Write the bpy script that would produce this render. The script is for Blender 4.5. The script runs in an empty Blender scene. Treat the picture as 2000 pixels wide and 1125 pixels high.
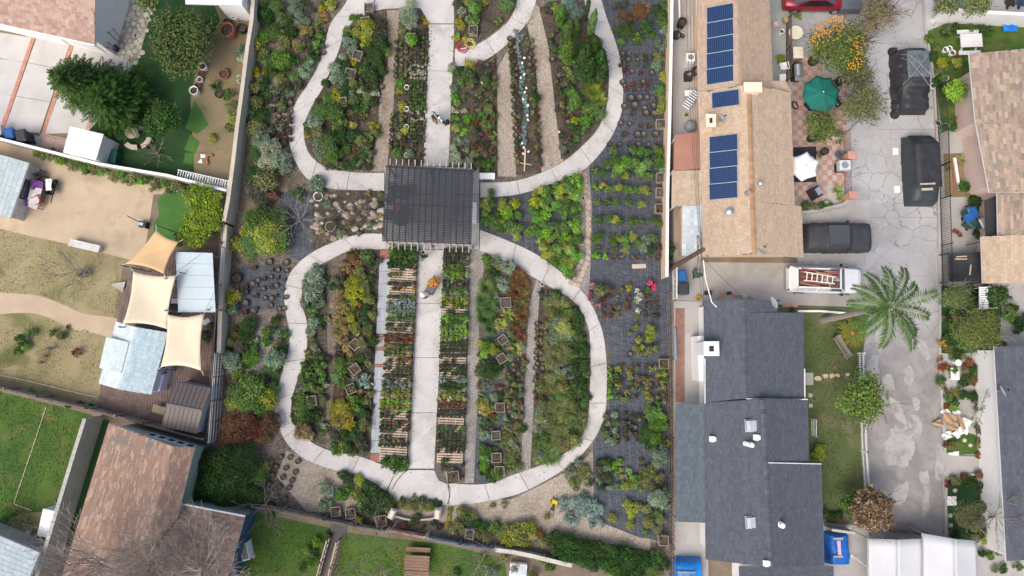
import bpy, math, random
import numpy as np
from mathutils import Vector, Matrix
from mathutils import noise as mnoise
pi = math.pi; sin = math.sin; cos = math.cos; rad = math.radians
sc = bpy.context.scene
col = sc.collection

# ------------------------------------------------------------------ camera (a drone, almost straight down)
FPX = 1387.0; TILT = rad(5.3); HC = 48.0
cd = bpy.data.cameras.new('camera'); cam = bpy.data.objects.new('camera', cd); col.objects.link(cam)
cam.location = (0, 0, HC); cam.rotation_euler = (TILT, 0, 0)
cd.sensor_fit = 'HORIZONTAL'; cd.sensor_width = 36.0; cd.lens = FPX / 2000 * 36.0
cd.clip_start = 0.5; cd.clip_end = 1000
sc.camera = cam

# ------------------------------------------------------------------ overcast daylight
SUN_EL, SUN_AZ = rad(56), rad(222)          # azimuth clockwise from +Y
w = bpy.data.worlds.new('World'); sc.world = w; w.use_nodes = True
nt = w.node_tree; bg = nt.nodes['Background']
sk = nt.nodes.new('ShaderNodeTexSky'); sk.sky_type = 'NISHITA'; sk.sun_disc = False
sk.sun_elevation = SUN_EL; sk.sun_rotation = SUN_AZ; sk.air_density = 1.0; sk.dust_density = 6.0; sk.ozone_density = 0.6
nt.links.new(sk.outputs[0], bg.inputs[0]); bg.inputs[1].default_value = 0.15
sd = bpy.data.lights.new('sun', 'SUN'); sd.energy = 0.7; sd.angle = rad(36); sd.color = (1.0, 0.985, 0.965)
so = bpy.data.objects.new('sun', sd); col.objects.link(so)
d = Vector((sin(SUN_AZ) * cos(SUN_EL), cos(SUN_AZ) * cos(SUN_EL), sin(SUN_EL)))
so.rotation_euler = d.to_track_quat('Z', 'Y').to_euler()
sc.view_settings.view_transform = 'Standard'; sc.view_settings.look = 'None'
sc.view_settings.gamma = 1.0; sc.view_settings.use_curve_mapping = False
sc.view_settings.exposure = 0.57

# ------------------------------------------------------------------ helpers
rn = random.Random(11)
_c, _s = cos(TILT), sin(TILT)
def P(px, py, h=0.0):
    """world point at height h seen at photo position (px, py)"""
    x = (px - 1000) / FPX; y = -(py - 562.5) / FPX
    Y = y * _c + _s; Z = y * _s - _c
    t = (h - HC) / Z
    return Vector((x * t, Y * t, h))
M = HC / FPX                                  # metres per photo pixel at the ground
def PP(pts, h=0.0): return [P(a, b, h) for a, b in pts]

def smooth_pts(pts, n=5, closed=False):
    p = [Vector(q) for q in pts]; out = []; N = len(p)
    for i in range(N if closed else N - 1):
        a = p[(i - 1) % N] if (closed or i > 0) else p[0]
        b = p[i]; c = p[(i + 1) % N]
        e = p[(i + 2) % N] if (closed or i + 2 < N) else p[-1]
        for k in range(n):
            t = k / n
            out.append(0.5 * ((2 * b) + (c - a) * t + (2 * a - 5 * b + 4 * c - e) * t * t + (3 * b - a - 3 * c + e) * t ** 3))
    if not closed: out.append(p[-1])
    return out

MATS = {}
def _new(name):
    m = bpy.data.materials.new(name); m.use_nodes = True
    n = m.node_tree; b = n.nodes['Principled BSDF']
    return m, n, b
def _noise(n, scale, detail=4, rough=.55, vec=None, dist=0.0):
    t = n.nodes.new('ShaderNodeTexNoise'); t.inputs['Scale'].default_value = scale
    t.inputs['Detail'].default_value = detail; t.inputs['Roughness'].default_value = rough
    t.inputs['Distortion'].default_value = dist
    n.links.new(vec, t.inputs['Vector']); return t.outputs['Fac']
def _pos(n):
    g = n.nodes.new('ShaderNodeNewGeometry'); return g.outputs['Position']
def _ramp(n, src, lo, hi):
    r = n.nodes.new('ShaderNodeMapRange'); r.inputs['From Min'].default_value = lo; r.inputs['From Max'].default_value = hi
    n.links.new(src, r.inputs['Value']); return r.outputs['Result']
def _mix(n, fac, a, b, mode='MIX'):
    m = n.nodes.new('ShaderNodeMix'); m.data_type = 'RGBA'; m.blend_type = mode
    if isinstance(fac, (int, float)): m.inputs['Factor'].default_value = fac
    else: n.links.new(fac, m.inputs['Factor'])
    for k, v in ((6, a), (7, b)):
        if isinstance(v, tuple): m.inputs[k].default_value = (v[0], v[1], v[2], 1)
        else: n.links.new(v, m.inputs[k])
    return m.outputs[2]
def _scalecol(n, c, fac, lo, hi):
    """multiply colour c by a grey running lo..hi with fac"""
    r = n.nodes.new('ShaderNodeMapRange'); r.inputs['To Min'].default_value = lo; r.inputs['To Max'].default_value = hi
    n.links.new(fac, r.inputs['Value'])
    return _mix(n, 1.0, c, r.outputs['Result'], 'MULTIPLY') if False else _mulv(n, c, r.outputs['Result'])
def _mulv(n, c, v):
    m = n.nodes.new('ShaderNodeVectorMath'); m.operation = 'SCALE'
    if isinstance(c, tuple): m.inputs[0].default_value = c
    else: n.links.new(c, m.inputs[0])
    n.links.new(v, m.inputs['Scale']); return m.outputs[0]
def _bump(n, b, h, strength, dist):
    u = n.nodes.new('ShaderNodeBump'); u.inputs['Strength'].default_value = strength; u.inputs['Distance'].default_value = dist
    n.links.new(h, u.inputs['Height']); n.links.new(u.outputs[0], b.inputs['Normal'])

def mat(name, c1, c2=None, scale=1.0, grain=18.0, gamt=.22, rough=.8, bump=.15, metal=0.0, spec=.35, lo=.38, hi=.62, c3=None, s3=.3):
    if name in MATS: return MATS[name]
    m, n, b = _new(name); pos = _pos(n)
    c2 = c2 or tuple(x * .82 for x in c1)
    f = _ramp(n, _noise(n, scale, 5, .6, pos), lo, hi)
    c = _mix(n, f, c1, c2)
    if c3: c = _mix(n, _ramp(n, _noise(n, s3, 6, .65, pos, .4), .52, .66), c, c3)
    g = _noise(n, grain, 3, .7, pos)
    c = _scalecol(n, c, _ramp(n, g, .25, .75), 1 - gamt, 1 + gamt)
    n.links.new(c, b.inputs['Base Color'])
    b.inputs['Roughness'].default_value = rough; b.inputs['Metallic'].default_value = metal
    b.inputs['Specular IOR Level'].default_value = spec
    if bump: _bump(n, b, g, bump, .02)
    MATS[name] = m; return m

def mat_attr(name, rough=.8, grain=14.0, gamt=.18, spec=.3, bump=.1, wear=None, wscale=.5, wlo=.55, whi=.68):
    """colour from the per-face attribute Col, with grain and an optional worn tone"""
    if name in MATS: return MATS[name]
    m, n, b = _new(name); pos = _pos(n)
    a = n.nodes.new('ShaderNodeAttribute'); a.attribute_name = 'Col'; c = a.outputs['Color']
    if wear: c = _mix(n, _ramp(n, _noise(n, wscale, 5, .65, pos, .3), wlo, whi), c, wear)
    g = _noise(n, grain, 3, .7, pos)
    c = _scalecol(n, c, _ramp(n, g, .25, .75), 1 - gamt, 1 + gamt)
    n.links.new(c, b.inputs['Base Color']); b.inputs['Roughness'].default_value = rough
    b.inputs['Specular IOR Level'].default_value = spec
    if bump: _bump(n, b, g, bump, .015)
    MATS[name] = m; return m

def mat_leaf():
    if 'leaf' in MATS: return MATS['leaf']
    m, n, b = _new('leaf')
    a = n.nodes.new('ShaderNodeAttribute'); a.attribute_name = 'Col'
    oi = n.nodes.new('ShaderNodeObjectInfo')
    hs = n.nodes.new('ShaderNodeHueSaturation'); n.links.new(a.outputs['Color'], hs.inputs['Color'])
    for sock, lo, hi, mul in (('Hue', .485, .515, 1.0), ('Value', .82, 1.35, 7.31), ('Saturation', .84, 1.08, 3.77)):
        mm = n.nodes.new('ShaderNodeMath'); mm.operation = 'MULTIPLY'; mm.inputs[1].default_value = mul
        n.links.new(oi.outputs['Random'], mm.inputs[0])
        fr = n.nodes.new('ShaderNodeMath'); fr.operation = 'FRACT'; n.links.new(mm.outputs[0], fr.inputs[0])
        r = n.nodes.new('ShaderNodeMapRange'); r.inputs['To Min'].default_value = lo; r.inputs['To Max'].default_value = hi
        n.links.new(fr.outputs[0], r.inputs['Value']); n.links.new(r.outputs[0], hs.inputs[sock])
    n.links.new(hs.outputs[0], b.inputs['Base Color'])
    b.inputs['Roughness'].default_value = .7; b.inputs['Specular IOR Level'].default_value = .12
    tr = n.nodes.new('ShaderNodeBsdfTranslucent'); n.links.new(hs.outputs[0], tr.inputs['Color'])
    ms = n.nodes.new('ShaderNodeMixShader'); ms.inputs[0].default_value = .25
    n.links.new(b.outputs[0], ms.inputs[1]); n.links.new(tr.outputs[0], ms.inputs[2])
    n.links.new(ms.outputs[0], n.nodes['Material Output'].inputs['Surface'])
    MATS['leaf'] = m; return m

def mat_gravel(name, c1, c2, c3, scale=14.0, big=.5):
    m, n, b = _new(name); pos = _pos(n)
    v = n.nodes.new('ShaderNodeTexVoronoi'); v.inputs['Scale'].default_value = scale; n.links.new(pos, v.inputs['Vector'])
    sp = n.nodes.new('ShaderNodeSeparateColor'); n.links.new(v.outputs['Color'], sp.inputs[0])
    c = _mix(n, _ramp(n, sp.outputs[0], .1, .9), c1, c2)
    c = _mix(n, _ramp(n, _noise(n, big, 6, .62, pos, .5), .45, .68), c, c3)
    c = _scalecol(n, c, _ramp(n, _noise(n, 5.0, 4, .7, pos), .3, .7), .82, 1.18)
    c = _scalecol(n, c, sp.outputs[1], .7, 1.3)
    n.links.new(c, b.inputs['Base Color']); b.inputs['Roughness'].default_value = .95
    b.inputs['Specular IOR Level'].default_value = .15
    _bump(n, b, v.outputs['Distance'], .5, .03)
    MATS[name] = m; return m

def mat_fabric(name, c1=(.032, .036, .046), c2=(.052, .056, .066)):
    """woven weed-control cloth with pale marker threads every 0.37 m"""
    m, n, b = _new(name); pos = _pos(n)
    f = _ramp(n, _noise(n, .9, 6, .65, pos, .6), .35, .7)
    c = _mix(n, f, c1, c2)
    sx = n.nodes.new('ShaderNodeSeparateXYZ'); n.links.new(pos, sx.inputs[0])
    wv = n.nodes.new('ShaderNodeMath'); wv.operation = 'FRACT'
    dv = n.nodes.new('ShaderNodeMath'); dv.operation = 'DIVIDE'; dv.inputs[1].default_value = .46
    n.links.new(sx.outputs[0], dv.inputs[0]); n.links.new(dv.outputs[0], wv.inputs[0])
    lt = n.nodes.new('ShaderNodeMath'); lt.operation = 'LESS_THAN'; lt.inputs[1].default_value = .07
    n.links.new(wv.outputs[0], lt.inputs[0])
    md = n.nodes.new('ShaderNodeMath'); md.operation = 'MULTIPLY'; md.inputs[1].default_value = .5
    n.links.new(lt.outputs[0], md.inputs[0])
    c = _mix(n, md.outputs[0], c, (.16, .165, .18))
    c = _mix(n, _ramp(n, _noise(n, .8, 7, .75, pos, .6), .54, .78), c, (.13, .115, .095))
    n.links.new(c, b.inputs['Base Color']); b.inputs['Roughness'].default_value = .6
    b.inputs['Specular IOR Level'].default_value = .4
    mp = n.nodes.new('ShaderNodeMapping'); mp.inputs['Scale'].default_value = (1.0, 1.7, 1.0); n.links.new(pos, mp.inputs[0])
    _bump(n, b, _noise(n, 1.6, 5, .6, mp.outputs[0], 1.2), .8, .2)
    MATS[name] = m; return m

def mat_street(name):
    m, n, b = _new(name); pos = _pos(n)
    c = _mix(n, _ramp(n, _noise(n, .28, 6, .62, pos, .6), .38, .62), (.39, .388, .39), (.31, .306, .303))
    c = _mix(n, _ramp(n, _noise(n, .7, 6, .7, pos, .8), .58, .7), c, (.44, .435, .43))
    c = _mix(n, _ramp(n, _noise(n, .5, 5, .7, pos, 1.0), .64, .74), c, (.24, .22, .205))
    # cracks: cell borders of a warped voronoi
    wn = n.nodes.new('ShaderNodeTexNoise'); wn.inputs['Scale'].default_value = 1.1; wn.inputs['Detail'].default_value = 4; n.links.new(pos, wn.inputs['Vector'])
    wm = n.nodes.new('ShaderNodeVectorMath'); wm.operation = 'SCALE'; wm.inputs['Scale'].default_value = .95; n.links.new(wn.outputs['Color'], wm.inputs[0])
    wa = n.nodes.new('ShaderNodeVectorMath'); wa.operation = 'ADD'; n.links.new(pos, wa.inputs[0]); n.links.new(wm.outputs[0], wa.inputs[1])
    v = n.nodes.new('ShaderNodeTexVoronoi'); v.feature = 'DISTANCE_TO_EDGE'; v.inputs['Scale'].default_value = .8
    n.links.new(wa.outputs[0], v.inputs['Vector'])
    lt = n.nodes.new('ShaderNodeMapRange'); lt.inputs['From Min'].default_value = .026; lt.inputs['From Max'].default_value = .008
    n.links.new(v.outputs['Distance'], lt.inputs['Value'])
    mk = n.nodes.new('ShaderNodeMath'); mk.operation = 'MULTIPLY'; n.links.new(lt.outputs[0], mk.inputs[0])
    n.links.new(_ramp(n, _noise(n, .25, 4, .6, pos), .36, .54), mk.inputs[1])
    sy = n.nodes.new('ShaderNodeSeparateXYZ'); n.links.new(pos, sy.inputs[0])
    ya = n.nodes.new('ShaderNodeMath'); ya.operation = 'MULTIPLY_ADD'; ya.inputs[1].default_value = 3.0; n.links.new(_noise(n, .35, 4, .6, pos, .6), ya.inputs[0]); n.links.new(sy.outputs[1], ya.inputs[2])
    c = _mix(n, mk.outputs[0], c, (.20, .194, .188))
    jx = n.nodes.new('ShaderNodeMath'); jx.operation = 'PINGPONG'; jx.inputs[1].default_value = 1.55; n.links.new(sy.outputs[1], jx.inputs[0])
    jl = n.nodes.new('ShaderNodeMapRange'); jl.inputs['From Min'].default_value = .035; jl.inputs['From Max'].default_value = .01; n.links.new(jx.outputs[0], jl.inputs['Value'])
    jm = n.nodes.new('ShaderNodeMath'); jm.operation = 'MULTIPLY'; n.links.new(jl.outputs[0], jm.inputs[0]); n.links.new(_ramp(n, _noise(n, .4, 3, .6, pos), .45, .55), jm.inputs[1])
    c = _mix(n, jm.outputs[0], c, (.24, .235, .23))
    c = _mix(n, _ramp(n, ya.outputs[0], 4.2, .8), c, _mix(n, _ramp(n, _noise(n, .8, 5, .65, pos, .5), .4, .65), (.205, .19, .185), (.285, .27, .262)))   # older bitumen surface further down the lane
    c = _mix(n, _ramp(n, _noise(n, 1.1, 6, .7, pos, .8), .62, .74), c, (.17, .155, .145))
    g = _noise(n, 22.0, 3, .7, pos)
    c = _scalecol(n, c, _ramp(n, g, .25, .75), .84, 1.16)
    n.links.new(c, b.inputs['Base Color']); b.inputs['Roughness'].default_value = .85
    _bump(n, b, g, .2, .02)
    MATS[name] = m; return m

WLOC = {}
def tag(o, label=None, cat=None, group=None, kind=None):
    if label: o['label'] = label
    if cat: o['category'] = cat
    if group: o['group'] = group
    if kind: o['kind'] = kind
    return o
def thing(name, label, cat, loc=(0, 0, 0), group=None, rz=0.0, kind=None):
    o = bpy.data.objects.new(name, None); col.objects.link(o)
    o.location = loc; o.rotation_euler = (0, 0, rz); o.empty_display_size = .2
    WLOC[o.name] = Vector(loc)
    return tag(o, label, cat, group, kind)

def link_mesh(name, me, parent=None, loc=(0, 0, 0), rz=0.0, scale=1.0):
    o = bpy.data.objects.new(name, me); col.objects.link(o); o.location = loc
    if rz: o.rotation_euler = (0, 0, rz)
    if scale != 1.0: o.scale = (scale, scale, scale) if isinstance(scale, (int, float)) else scale
    if parent: o.parent = parent
    return o
def copy_tree(o, loc=None, rz=None, parent=None, scale=None):
    c = o.copy(); col.objects.link(c); c.parent = parent
    if loc is not None: c.location = loc
    if rz is not None: c.rotation_euler = (0, 0, rz)
    if scale is not None: c.scale = (scale,) * 3
    for ch in list(o.children):
        copy_tree(ch, parent=c)
    return c

class MB:
    def __init__(s): s.v = []; s.f = []; s.mi = []; s.fc = []; s.m = 0; s.c = None
    def add(s, vs, fs):
        o = len(s.v); s.v.extend(tuple(x) for x in vs)
        for f in fs:
            s.f.append([i + o for i in f]); s.mi.append(s.m); s.fc.append(s.c)
        return s
    def box(s, c, size, rz=0.0, tilt=0.0):
        hx, hy, hz = size[0] / 2, size[1] / 2, size[2] / 2
        mt = Matrix.Rotation(rz, 3, 'Z') @ Matrix.Rotation(tilt, 3, 'X'); c = Vector(c)
        vs = [c + mt @ Vector((x, y, z)) for z in (-hz, hz) for x, y in ((-hx, -hy), (hx, -hy), (hx, hy), (-hx, hy))]
        return s.add(vs, [(3, 2, 1, 0), (4, 5, 6, 7), (0, 1, 5, 4), (1, 2, 6, 5), (2, 3, 7, 6), (3, 0, 4, 7)])
    def bar(s, a, b, wd, th, up=(0, 0, 1)):
        """rectangular bar from a to b"""
        a = Vector(a); b = Vector(b); t = (b - a).normalized(); u = Vector(up)
        if abs(t.dot(u)) > .97: u = Vector((1, 0, 0))
        x = t.cross(u).normalized(); y = x.cross(t).normalized()
        q = [x * wd / 2 * i + y * th / 2 * j for i, j in ((-1, -1), (1, -1), (1, 1), (-1, 1))]
        return s.add([a + k for k in q] + [b + k for k in q], [(3, 2, 1, 0), (4, 5, 6, 7), (0, 1, 5, 4), (1, 2, 6, 5), (2, 3, 7, 6), (3, 0, 4, 7)])
    def prism(s, pts, z0, z1, bottom=False):
        n = len(pts); p = [Vector(q) for q in pts]
        if sum(p[i].x * p[(i + 1) % n].y - p[(i + 1) % n].x * p[i].y for i in range(n)) < 0: p.reverse()
        vs = [(q.x, q.y, z0) for q in p] + [(q.x, q.y, z1) for q in p]
        fs = [tuple(range(n, 2 * n))] + [(i, (i + 1) % n, n + (i + 1) % n, n + i) for i in range(n)]
        if bottom: fs.append(tuple(range(n - 1, -1, -1)))
        return s.add(vs, fs)
    def poly(s, pts, z=None):
        p = [Vector((q[0], q[1], q[2] if z is None else z)) for q in pts]; n = len(p)
        if sum(p[i].x * p[(i + 1) % n].y - p[(i + 1) % n].x * p[i].y for i in range(n)) < 0: p.reverse()
        return s.add(p, [tuple(range(n))])
    def tube(s, pts, r, n=6, cap=True):
        p = [Vector(q) for q in pts]; rr = r if isinstance(r, (list, tuple)) else [r] * len(p)
        vs = []; prev = None
        for i, q in enumerate(p):
            t = (p[min(i + 1, len(p) - 1)] - p[max(i - 1, 0)])
            t = t.normalized() if t.length > 1e-9 else Vector((0, 0, 1))
            if prev is None:
                u = Vector((0, 0, 1)) if abs(t.z) < .9 else Vector((1, 0, 0)); prev = t.cross(u).normalized()
            x = (prev - t * prev.dot(t)); x = x.normalized() if x.length > 1e-6 else t.orthogonal().normalized(); prev = x
            y = t.cross(x)
            vs += [q + (x * cos(2 * pi * k / n) + y * sin(2 * pi * k / n)) * rr[i] for k in range(n)]
        fs = [(i * n + k, i * n + (k + 1) % n, (i + 1) * n + (k + 1) % n, (i + 1) * n + k) for i in range(len(p) - 1) for k in range(n)]
        if cap: fs += [tuple(range(n - 1, -1, -1)), tuple((len(p) - 1) * n + k for k in range(n))]
        return s.add(vs, fs)
    def lathe(s, c, prof, n=16, cap=True):
        """prof: list of (radius, z)"""
        c = Vector(c); vs = [c + Vector((r * cos(2 * pi * k / n), r * sin(2 * pi * k / n), z)) for r, z in prof for k in range(n)]
        fs = [(i * n + k, i * n + (k + 1) % n, (i + 1) * n + (k + 1) % n, (i + 1) * n + k) for i in range(len(prof) - 1) for k in range(n)]
        if cap: fs += [tuple(range(n - 1, -1, -1)), tuple((len(prof) - 1) * n + k for k in range(n))]
        return s.add(vs, fs)
    def grid(s, rows, closed=False):
        """rows: list of equal-length point lists"""
        m = len(rows[0]); vs = [q for r in rows for q in r]
        fs = [(i * m + k, i * m + (k + 1) % m, (i + 1) * m + (k + 1) % m, (i + 1) * m + k)
              for i in range(len(rows) - 1) for k in range(m if closed else m - 1)]
        return s.add(vs, fs)
    def mesh(s, name, mats, origin=(0, 0, 0), smooth=False):
        me = bpy.data.meshes.new(name); ox, oy, oz = origin
        me.from_pydata([(x - ox, y - oy, z - oz) for x, y, z in s.v], [], s.f)
        for mm in (mats if isinstance(mats, (list, tuple)) else [mats]): me.materials.append(mm)
        if any(s.mi): me.polygons.foreach_set('material_index', s.mi)
        if any(q is not None for q in s.fc):
            at = me.color_attributes.new('Col', 'FLOAT_COLOR', 'CORNER'); buf = []
            for f, q in zip(s.f, s.fc): buf.extend(((q or (.5, .5, .5)) + (1.0,)) * len(f))
            at.data.foreach_set('color', [float(k) for k in buf])
        if smooth: me.polygons.foreach_set('use_smooth', [True] * len(s.f))
        me.update(); return me
    def build(s, name, mats, parent=None, label=None, cat=None, group=None, kind=None, smooth=False, loc=None, local=False):
        if local: o = link_mesh(name, s.mesh(name, mats, (0, 0, 0), smooth), parent, loc or (0, 0, 0))
        else:
            po = WLOC.get(parent.name, Vector((0, 0, 0))) if parent else Vector((0, 0, 0))
            org = Vector(loc) if loc is not None else po
            o = link_mesh(name, s.mesh(name, mats, org, smooth), parent, org - po)
            WLOC[o.name] = org
        return tag(o, label, cat, group, kind)

def inpoly(x, y, pts):
    r = False; j = len(pts) - 1
    for i in range(len(pts)):
        a, b = pts[i], pts[j]
        if (a[1] > y) != (b[1] > y) and x < (b[0] - a[0]) * (y - a[1]) / (b[1] - a[1]) + a[0]: r = not r
        j = i
    return r
def bbox(pts): return min(p[0] for p in pts), max(p[0] for p in pts), min(p[1] for p in pts), max(p[1] for p in pts)
def jit(c, a=.15, r=rn):
    k = 1 + r.uniform(-a, a); return tuple(max(0.0, x * k * (1 + r.uniform(-a, a) * .35)) for x in c)
# ------------------------------------------------------------------ plants: leaf clouds shared between copies
nr = np.random.RandomState(5)
PAL = {  # leaf colours, linear
 'dg': [(.026, .062, .014), (.040, .085, .020), (.052, .105, .028), (.032, .068, .022)],
 'mg': [(.060, .130, .024), (.085, .160, .034), (.100, .175, .045), (.055, .105, .026)],
 'br': [(.120, .260, .028), (.160, .310, .040), (.095, .210, .028)],
 'yg': [(.180, .230, .026), (.230, .260, .030), (.130, .190, .030), (.270, .270, .040)],
 'ye': [(.420, .330, .020), (.340, .300, .030), (.240, .230, .030), (.160, .190, .028)],
 'gg': [(.130, .190, .120), (.165, .225, .150), (.095, .150, .090), (.200, .250, .175)],
 'bl': [(.150, .230, .200), (.190, .270, .240), (.120, .190, .165), (.230, .300, .270)],
 'ol': [(.125, .145, .048), (.160, .175, .065), (.10, .12, .04), (.19, .19, .08)],
 'oc': [(.230, .170, .060), (.270, .190, .070), (.180, .150, .055), (.150, .150, .050)],
 'ru': [(.150, .075, .034), (.120, .060, .030), (.180, .095, .045), (.090, .060, .030)],
 'rd': [(.120, .030, .028), (.160, .045, .034), (.085, .035, .028), (.070, .055, .026)],
 'dk': [(.040, .052, .034), (.055, .068, .042), (.072, .080, .052), (.085, .078, .056)],
 'wf': [(.62, .62, .55), (.50, .52, .44), (.10, .15, .05), (.07, .12, .04)],
 'pk': [(.55, .10, .30), (.60, .22, .40), (.12, .12, .05), (.08, .12, .04)],
 'cr': [(.60, .02, .09), (.68, .04, .14), (.50, .02, .07)],
 'ro': [(.55, .06, .03), (.45, .05, .03), (.06, .11, .03), (.05, .09, .03)],
 'or': [(.62, .30, .03), (.55, .22, .03), (.20, .16, .03)],
 'cp': [(.340, .240, .110), (.270, .170, .085), (.400, .300, .150), (.150, .140, .055)],
 'tw': [(.190, .165, .150), (.230, .205, .190), (.150, .130, .115)],
 'tg': [(.330, .360, .230), (.260, .300, .190), (.400, .420, .300)],
}
SOIL = (.105, .083, .062)
def leafquads(c, nrm, L, W, colr):
    N = len(c); r = nr.normal(size=(N, 3))
    nrm = nrm / (np.linalg.norm(nrm, axis=1, keepdims=True) + 1e-9)
    t = r - nrm * (r * nrm).sum(1, keepdims=True); t /= (np.linalg.norm(t, axis=1, keepdims=True) + 1e-9)
    b = np.cross(nrm, t)
    L = np.broadcast_to(L, (N,))[:, None]; W = np.broadcast_to(W, (N,))[:, None]
    v = np.stack([c - t * L * .5, c + b * W * .5 - t * L * .05, c + t * L * .5 - nrm * L * .12, c - b * W * .5 - t * L * .05], 1)
    return v.reshape(-1, 3), np.arange(N * 4).reshape(N, 4), colr
def np_mesh(name, parts, mats):
    """parts: list of (verts, quads, colours per quad, material index)"""
    vs = []; fs = []; cs = []; ms = []; o = 0
    for v, q, c, mi in parts:
        vs.append(v); fs.append(q + o); cs.append(c); ms.append(np.full(len(q), mi)); o += len(v)
    v = np.concatenate(vs); q = np.concatenate(fs); c = np.concatenate(cs); ms = np.concatenate(ms)
    me = bpy.data.meshes.new(name); N = len(q)
    me.vertices.add(len(v)); me.vertices.foreach_set('co', v.astype(np.float32).ravel())
    me.loops.add(N * 4); me.loops.foreach_set('vertex_index', q.astype(np.int32).ravel())
    me.polygons.add(N); me.polygons.foreach_set('loop_start', np.arange(0, N * 4, 4, dtype=np.int32))
    me.polygons.foreach_set('material_index', ms.astype(np.int32))
    at = me.color_attributes.new('Col', 'FLOAT_COLOR', 'CORNER')
    cc = np.concatenate([np.repeat(c, 4, 0), np.ones((N * 4, 1))], 1)
    at.data.foreach_set('color', cc.astype(np.float32).ravel())
    for mm in mats: me.materials.append(mm)
    me.update(); me.validate(); return me
def pick(pal, n, clump=None, amp=.22):
    p = np.array(PAL[pal]) * (1.2 if max(PAL[pal][0]) < .34 else 1.0); k = nr.randint(0, len(p), n); c = p[k]
    b = 1 + nr.uniform(-amp, amp, (n, 1))
    if clump is not None: b = b * clump[:, None]
    return np.clip(c * b, .004, .9)
def cloud(pal, r, h, n, L, W, lumps=14, z0=0.0, spread=.34, flat=.5, pal2=None, p2=0.0, shell=.62):
    """leaves in lumps through an ellipsoid of radius r, height h standing at z0"""
    u = nr.normal(size=(lumps, 3)); u /= np.linalg.norm(u, axis=1, keepdims=True); u[:, 2] = np.abs(u[:, 2]) * 1.0 - .25
    rr = nr.uniform(shell, 1.0, (lumps, 1)) * nr.uniform(.8, 1.06, (lumps, 1))
    lc = u * rr; lb = nr.uniform(.80, 1.22, lumps)
    k = nr.randint(0, lumps, n)
    off = nr.normal(size=(n, 3)); off /= (np.linalg.norm(off, axis=1, keepdims=True) + 1e-9); off *= nr.uniform(.35, 1.05, (n, 1)) * spread
    q = lc[k] * .72 + off
    nrm = q * .55 + off * 1.2 + nr.normal(size=(n, 3)) * .45 + np.array([0, 0, flat])
    c = q * np.array([r, r, h * .5]) + np.array([0, 0, z0 + h * .5])
    c[:, 2] = np.maximum(c[:, 2], z0 + .02)
    cl = pick(pal, n, lb[k])
    if pal2:
        s = nr.uniform(size=n) < p2; cl[s] = pick(pal2, int(s.sum()), None)
    return leafquads(c, nrm, L * nr.uniform(.7, 1.3, n), W * nr.uniform(.7, 1.3, n), cl) + (0,)
def blades(pal, r, h, n, W, segs=3, base=.08, droop=.6, z0=0.0, lmin=.6):
    """arching strap leaves from a common crown"""
    a = nr.uniform(0, 2 * pi, n); ln = nr.uniform(lmin, 1.0, n); el = nr.uniform(.15, 1.0, n)
    pv = []; qs = []; cs = []; o = 0
    d = np.stack([np.cos(a), np.sin(a), np.zeros(n)], 1); sd = np.stack([-np.sin(a), np.cos(a), np.zeros(n)], 1)
    cl = pick(pal, n)
    rows = []
    for k in range(segs + 1):
        t = k / segs; out = r * (base + (1 - base) * t * (1 - .35 * (1 - t) * el)) * ln
        z = z0 + h * ln * (np.sin(np.minimum(t * pi * (.5 + droop * (1.2 - el) * .6), pi)) * (.35 + .65 * el) * (1 if t < 1 else .98))
        c = d * out[:, None]; c[:, 2] = z
        wd = W * (1 - .85 * t ** 2) * .5
        rows.append((c - sd * wd, c + sd * wd))
    for k in range(segs):
        a0, b0 = rows[k]; a1, b1 = rows[k + 1]
        pv.append(np.stack([a0, b0, b1, a1], 1).reshape(-1, 3)); qs.append(np.arange(n * 4).reshape(n, 4) + o); o += n * 4; cs.append(cl)
    return np.concatenate(pv), np.concatenate(qs), np.concatenate(cs), 0
def twigs(pal, r, h, n, W=.02, z0=0.0):
    """bare stems fanning out"""
    v, q, c, _ = blades(pal, r, h, n, W, 2, .05, .1, z0, .4)
    return v, q, c, 0
def pot_quads(r, h, z0=0.0, n=10, soil=True, colr=(.018, .018, .02)):
    a = np.arange(n) * 2 * pi / n
    ring = lambda rr, z: np.stack([np.cos(a) * rr, np.sin(a) * rr, np.full(n, z)], 1)
    rs = [ring(r * .8, z0), ring(r, z0 + h), ring(r * .86, z0 + h), ring(r * .84, z0 + h * .86)]
    v = np.concatenate(rs); q = []
    for i in range(3):
        for k in range(n): q.append((i * n + k, i * n + (k + 1) % n, (i + 1) * n + (k + 1) % n, (i + 1) * n + k))
    c = [colr] * (3 * n)
    for k in range(0, n // 2 - 1): q.append((3 * n + k, 3 * n + k + 1, 3 * n + n - 2 - k, 3 * n + n - 1 - k)); c.append(SOIL)
    return v, np.array(q), np.array(c), 1
LEAF = mat_leaf(); POTM = mat_attr('pot_plastic', .5, 20, .12, .4, .05)
BARK = mat('bark', (.13, .10, .075), (.085, .065, .05), 3.0, 20, .3, .9, .5)
BARKG = mat('bark_grey', (.24, .215, .195), (.16, .14, .125), 2.0, 20, .25, .9, .4)
TERRA = mat('terracotta', (.34, .13, .075), (.27, .10, .06), 2.0, 20, .15, .8, .15)
_pm = {}
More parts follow.
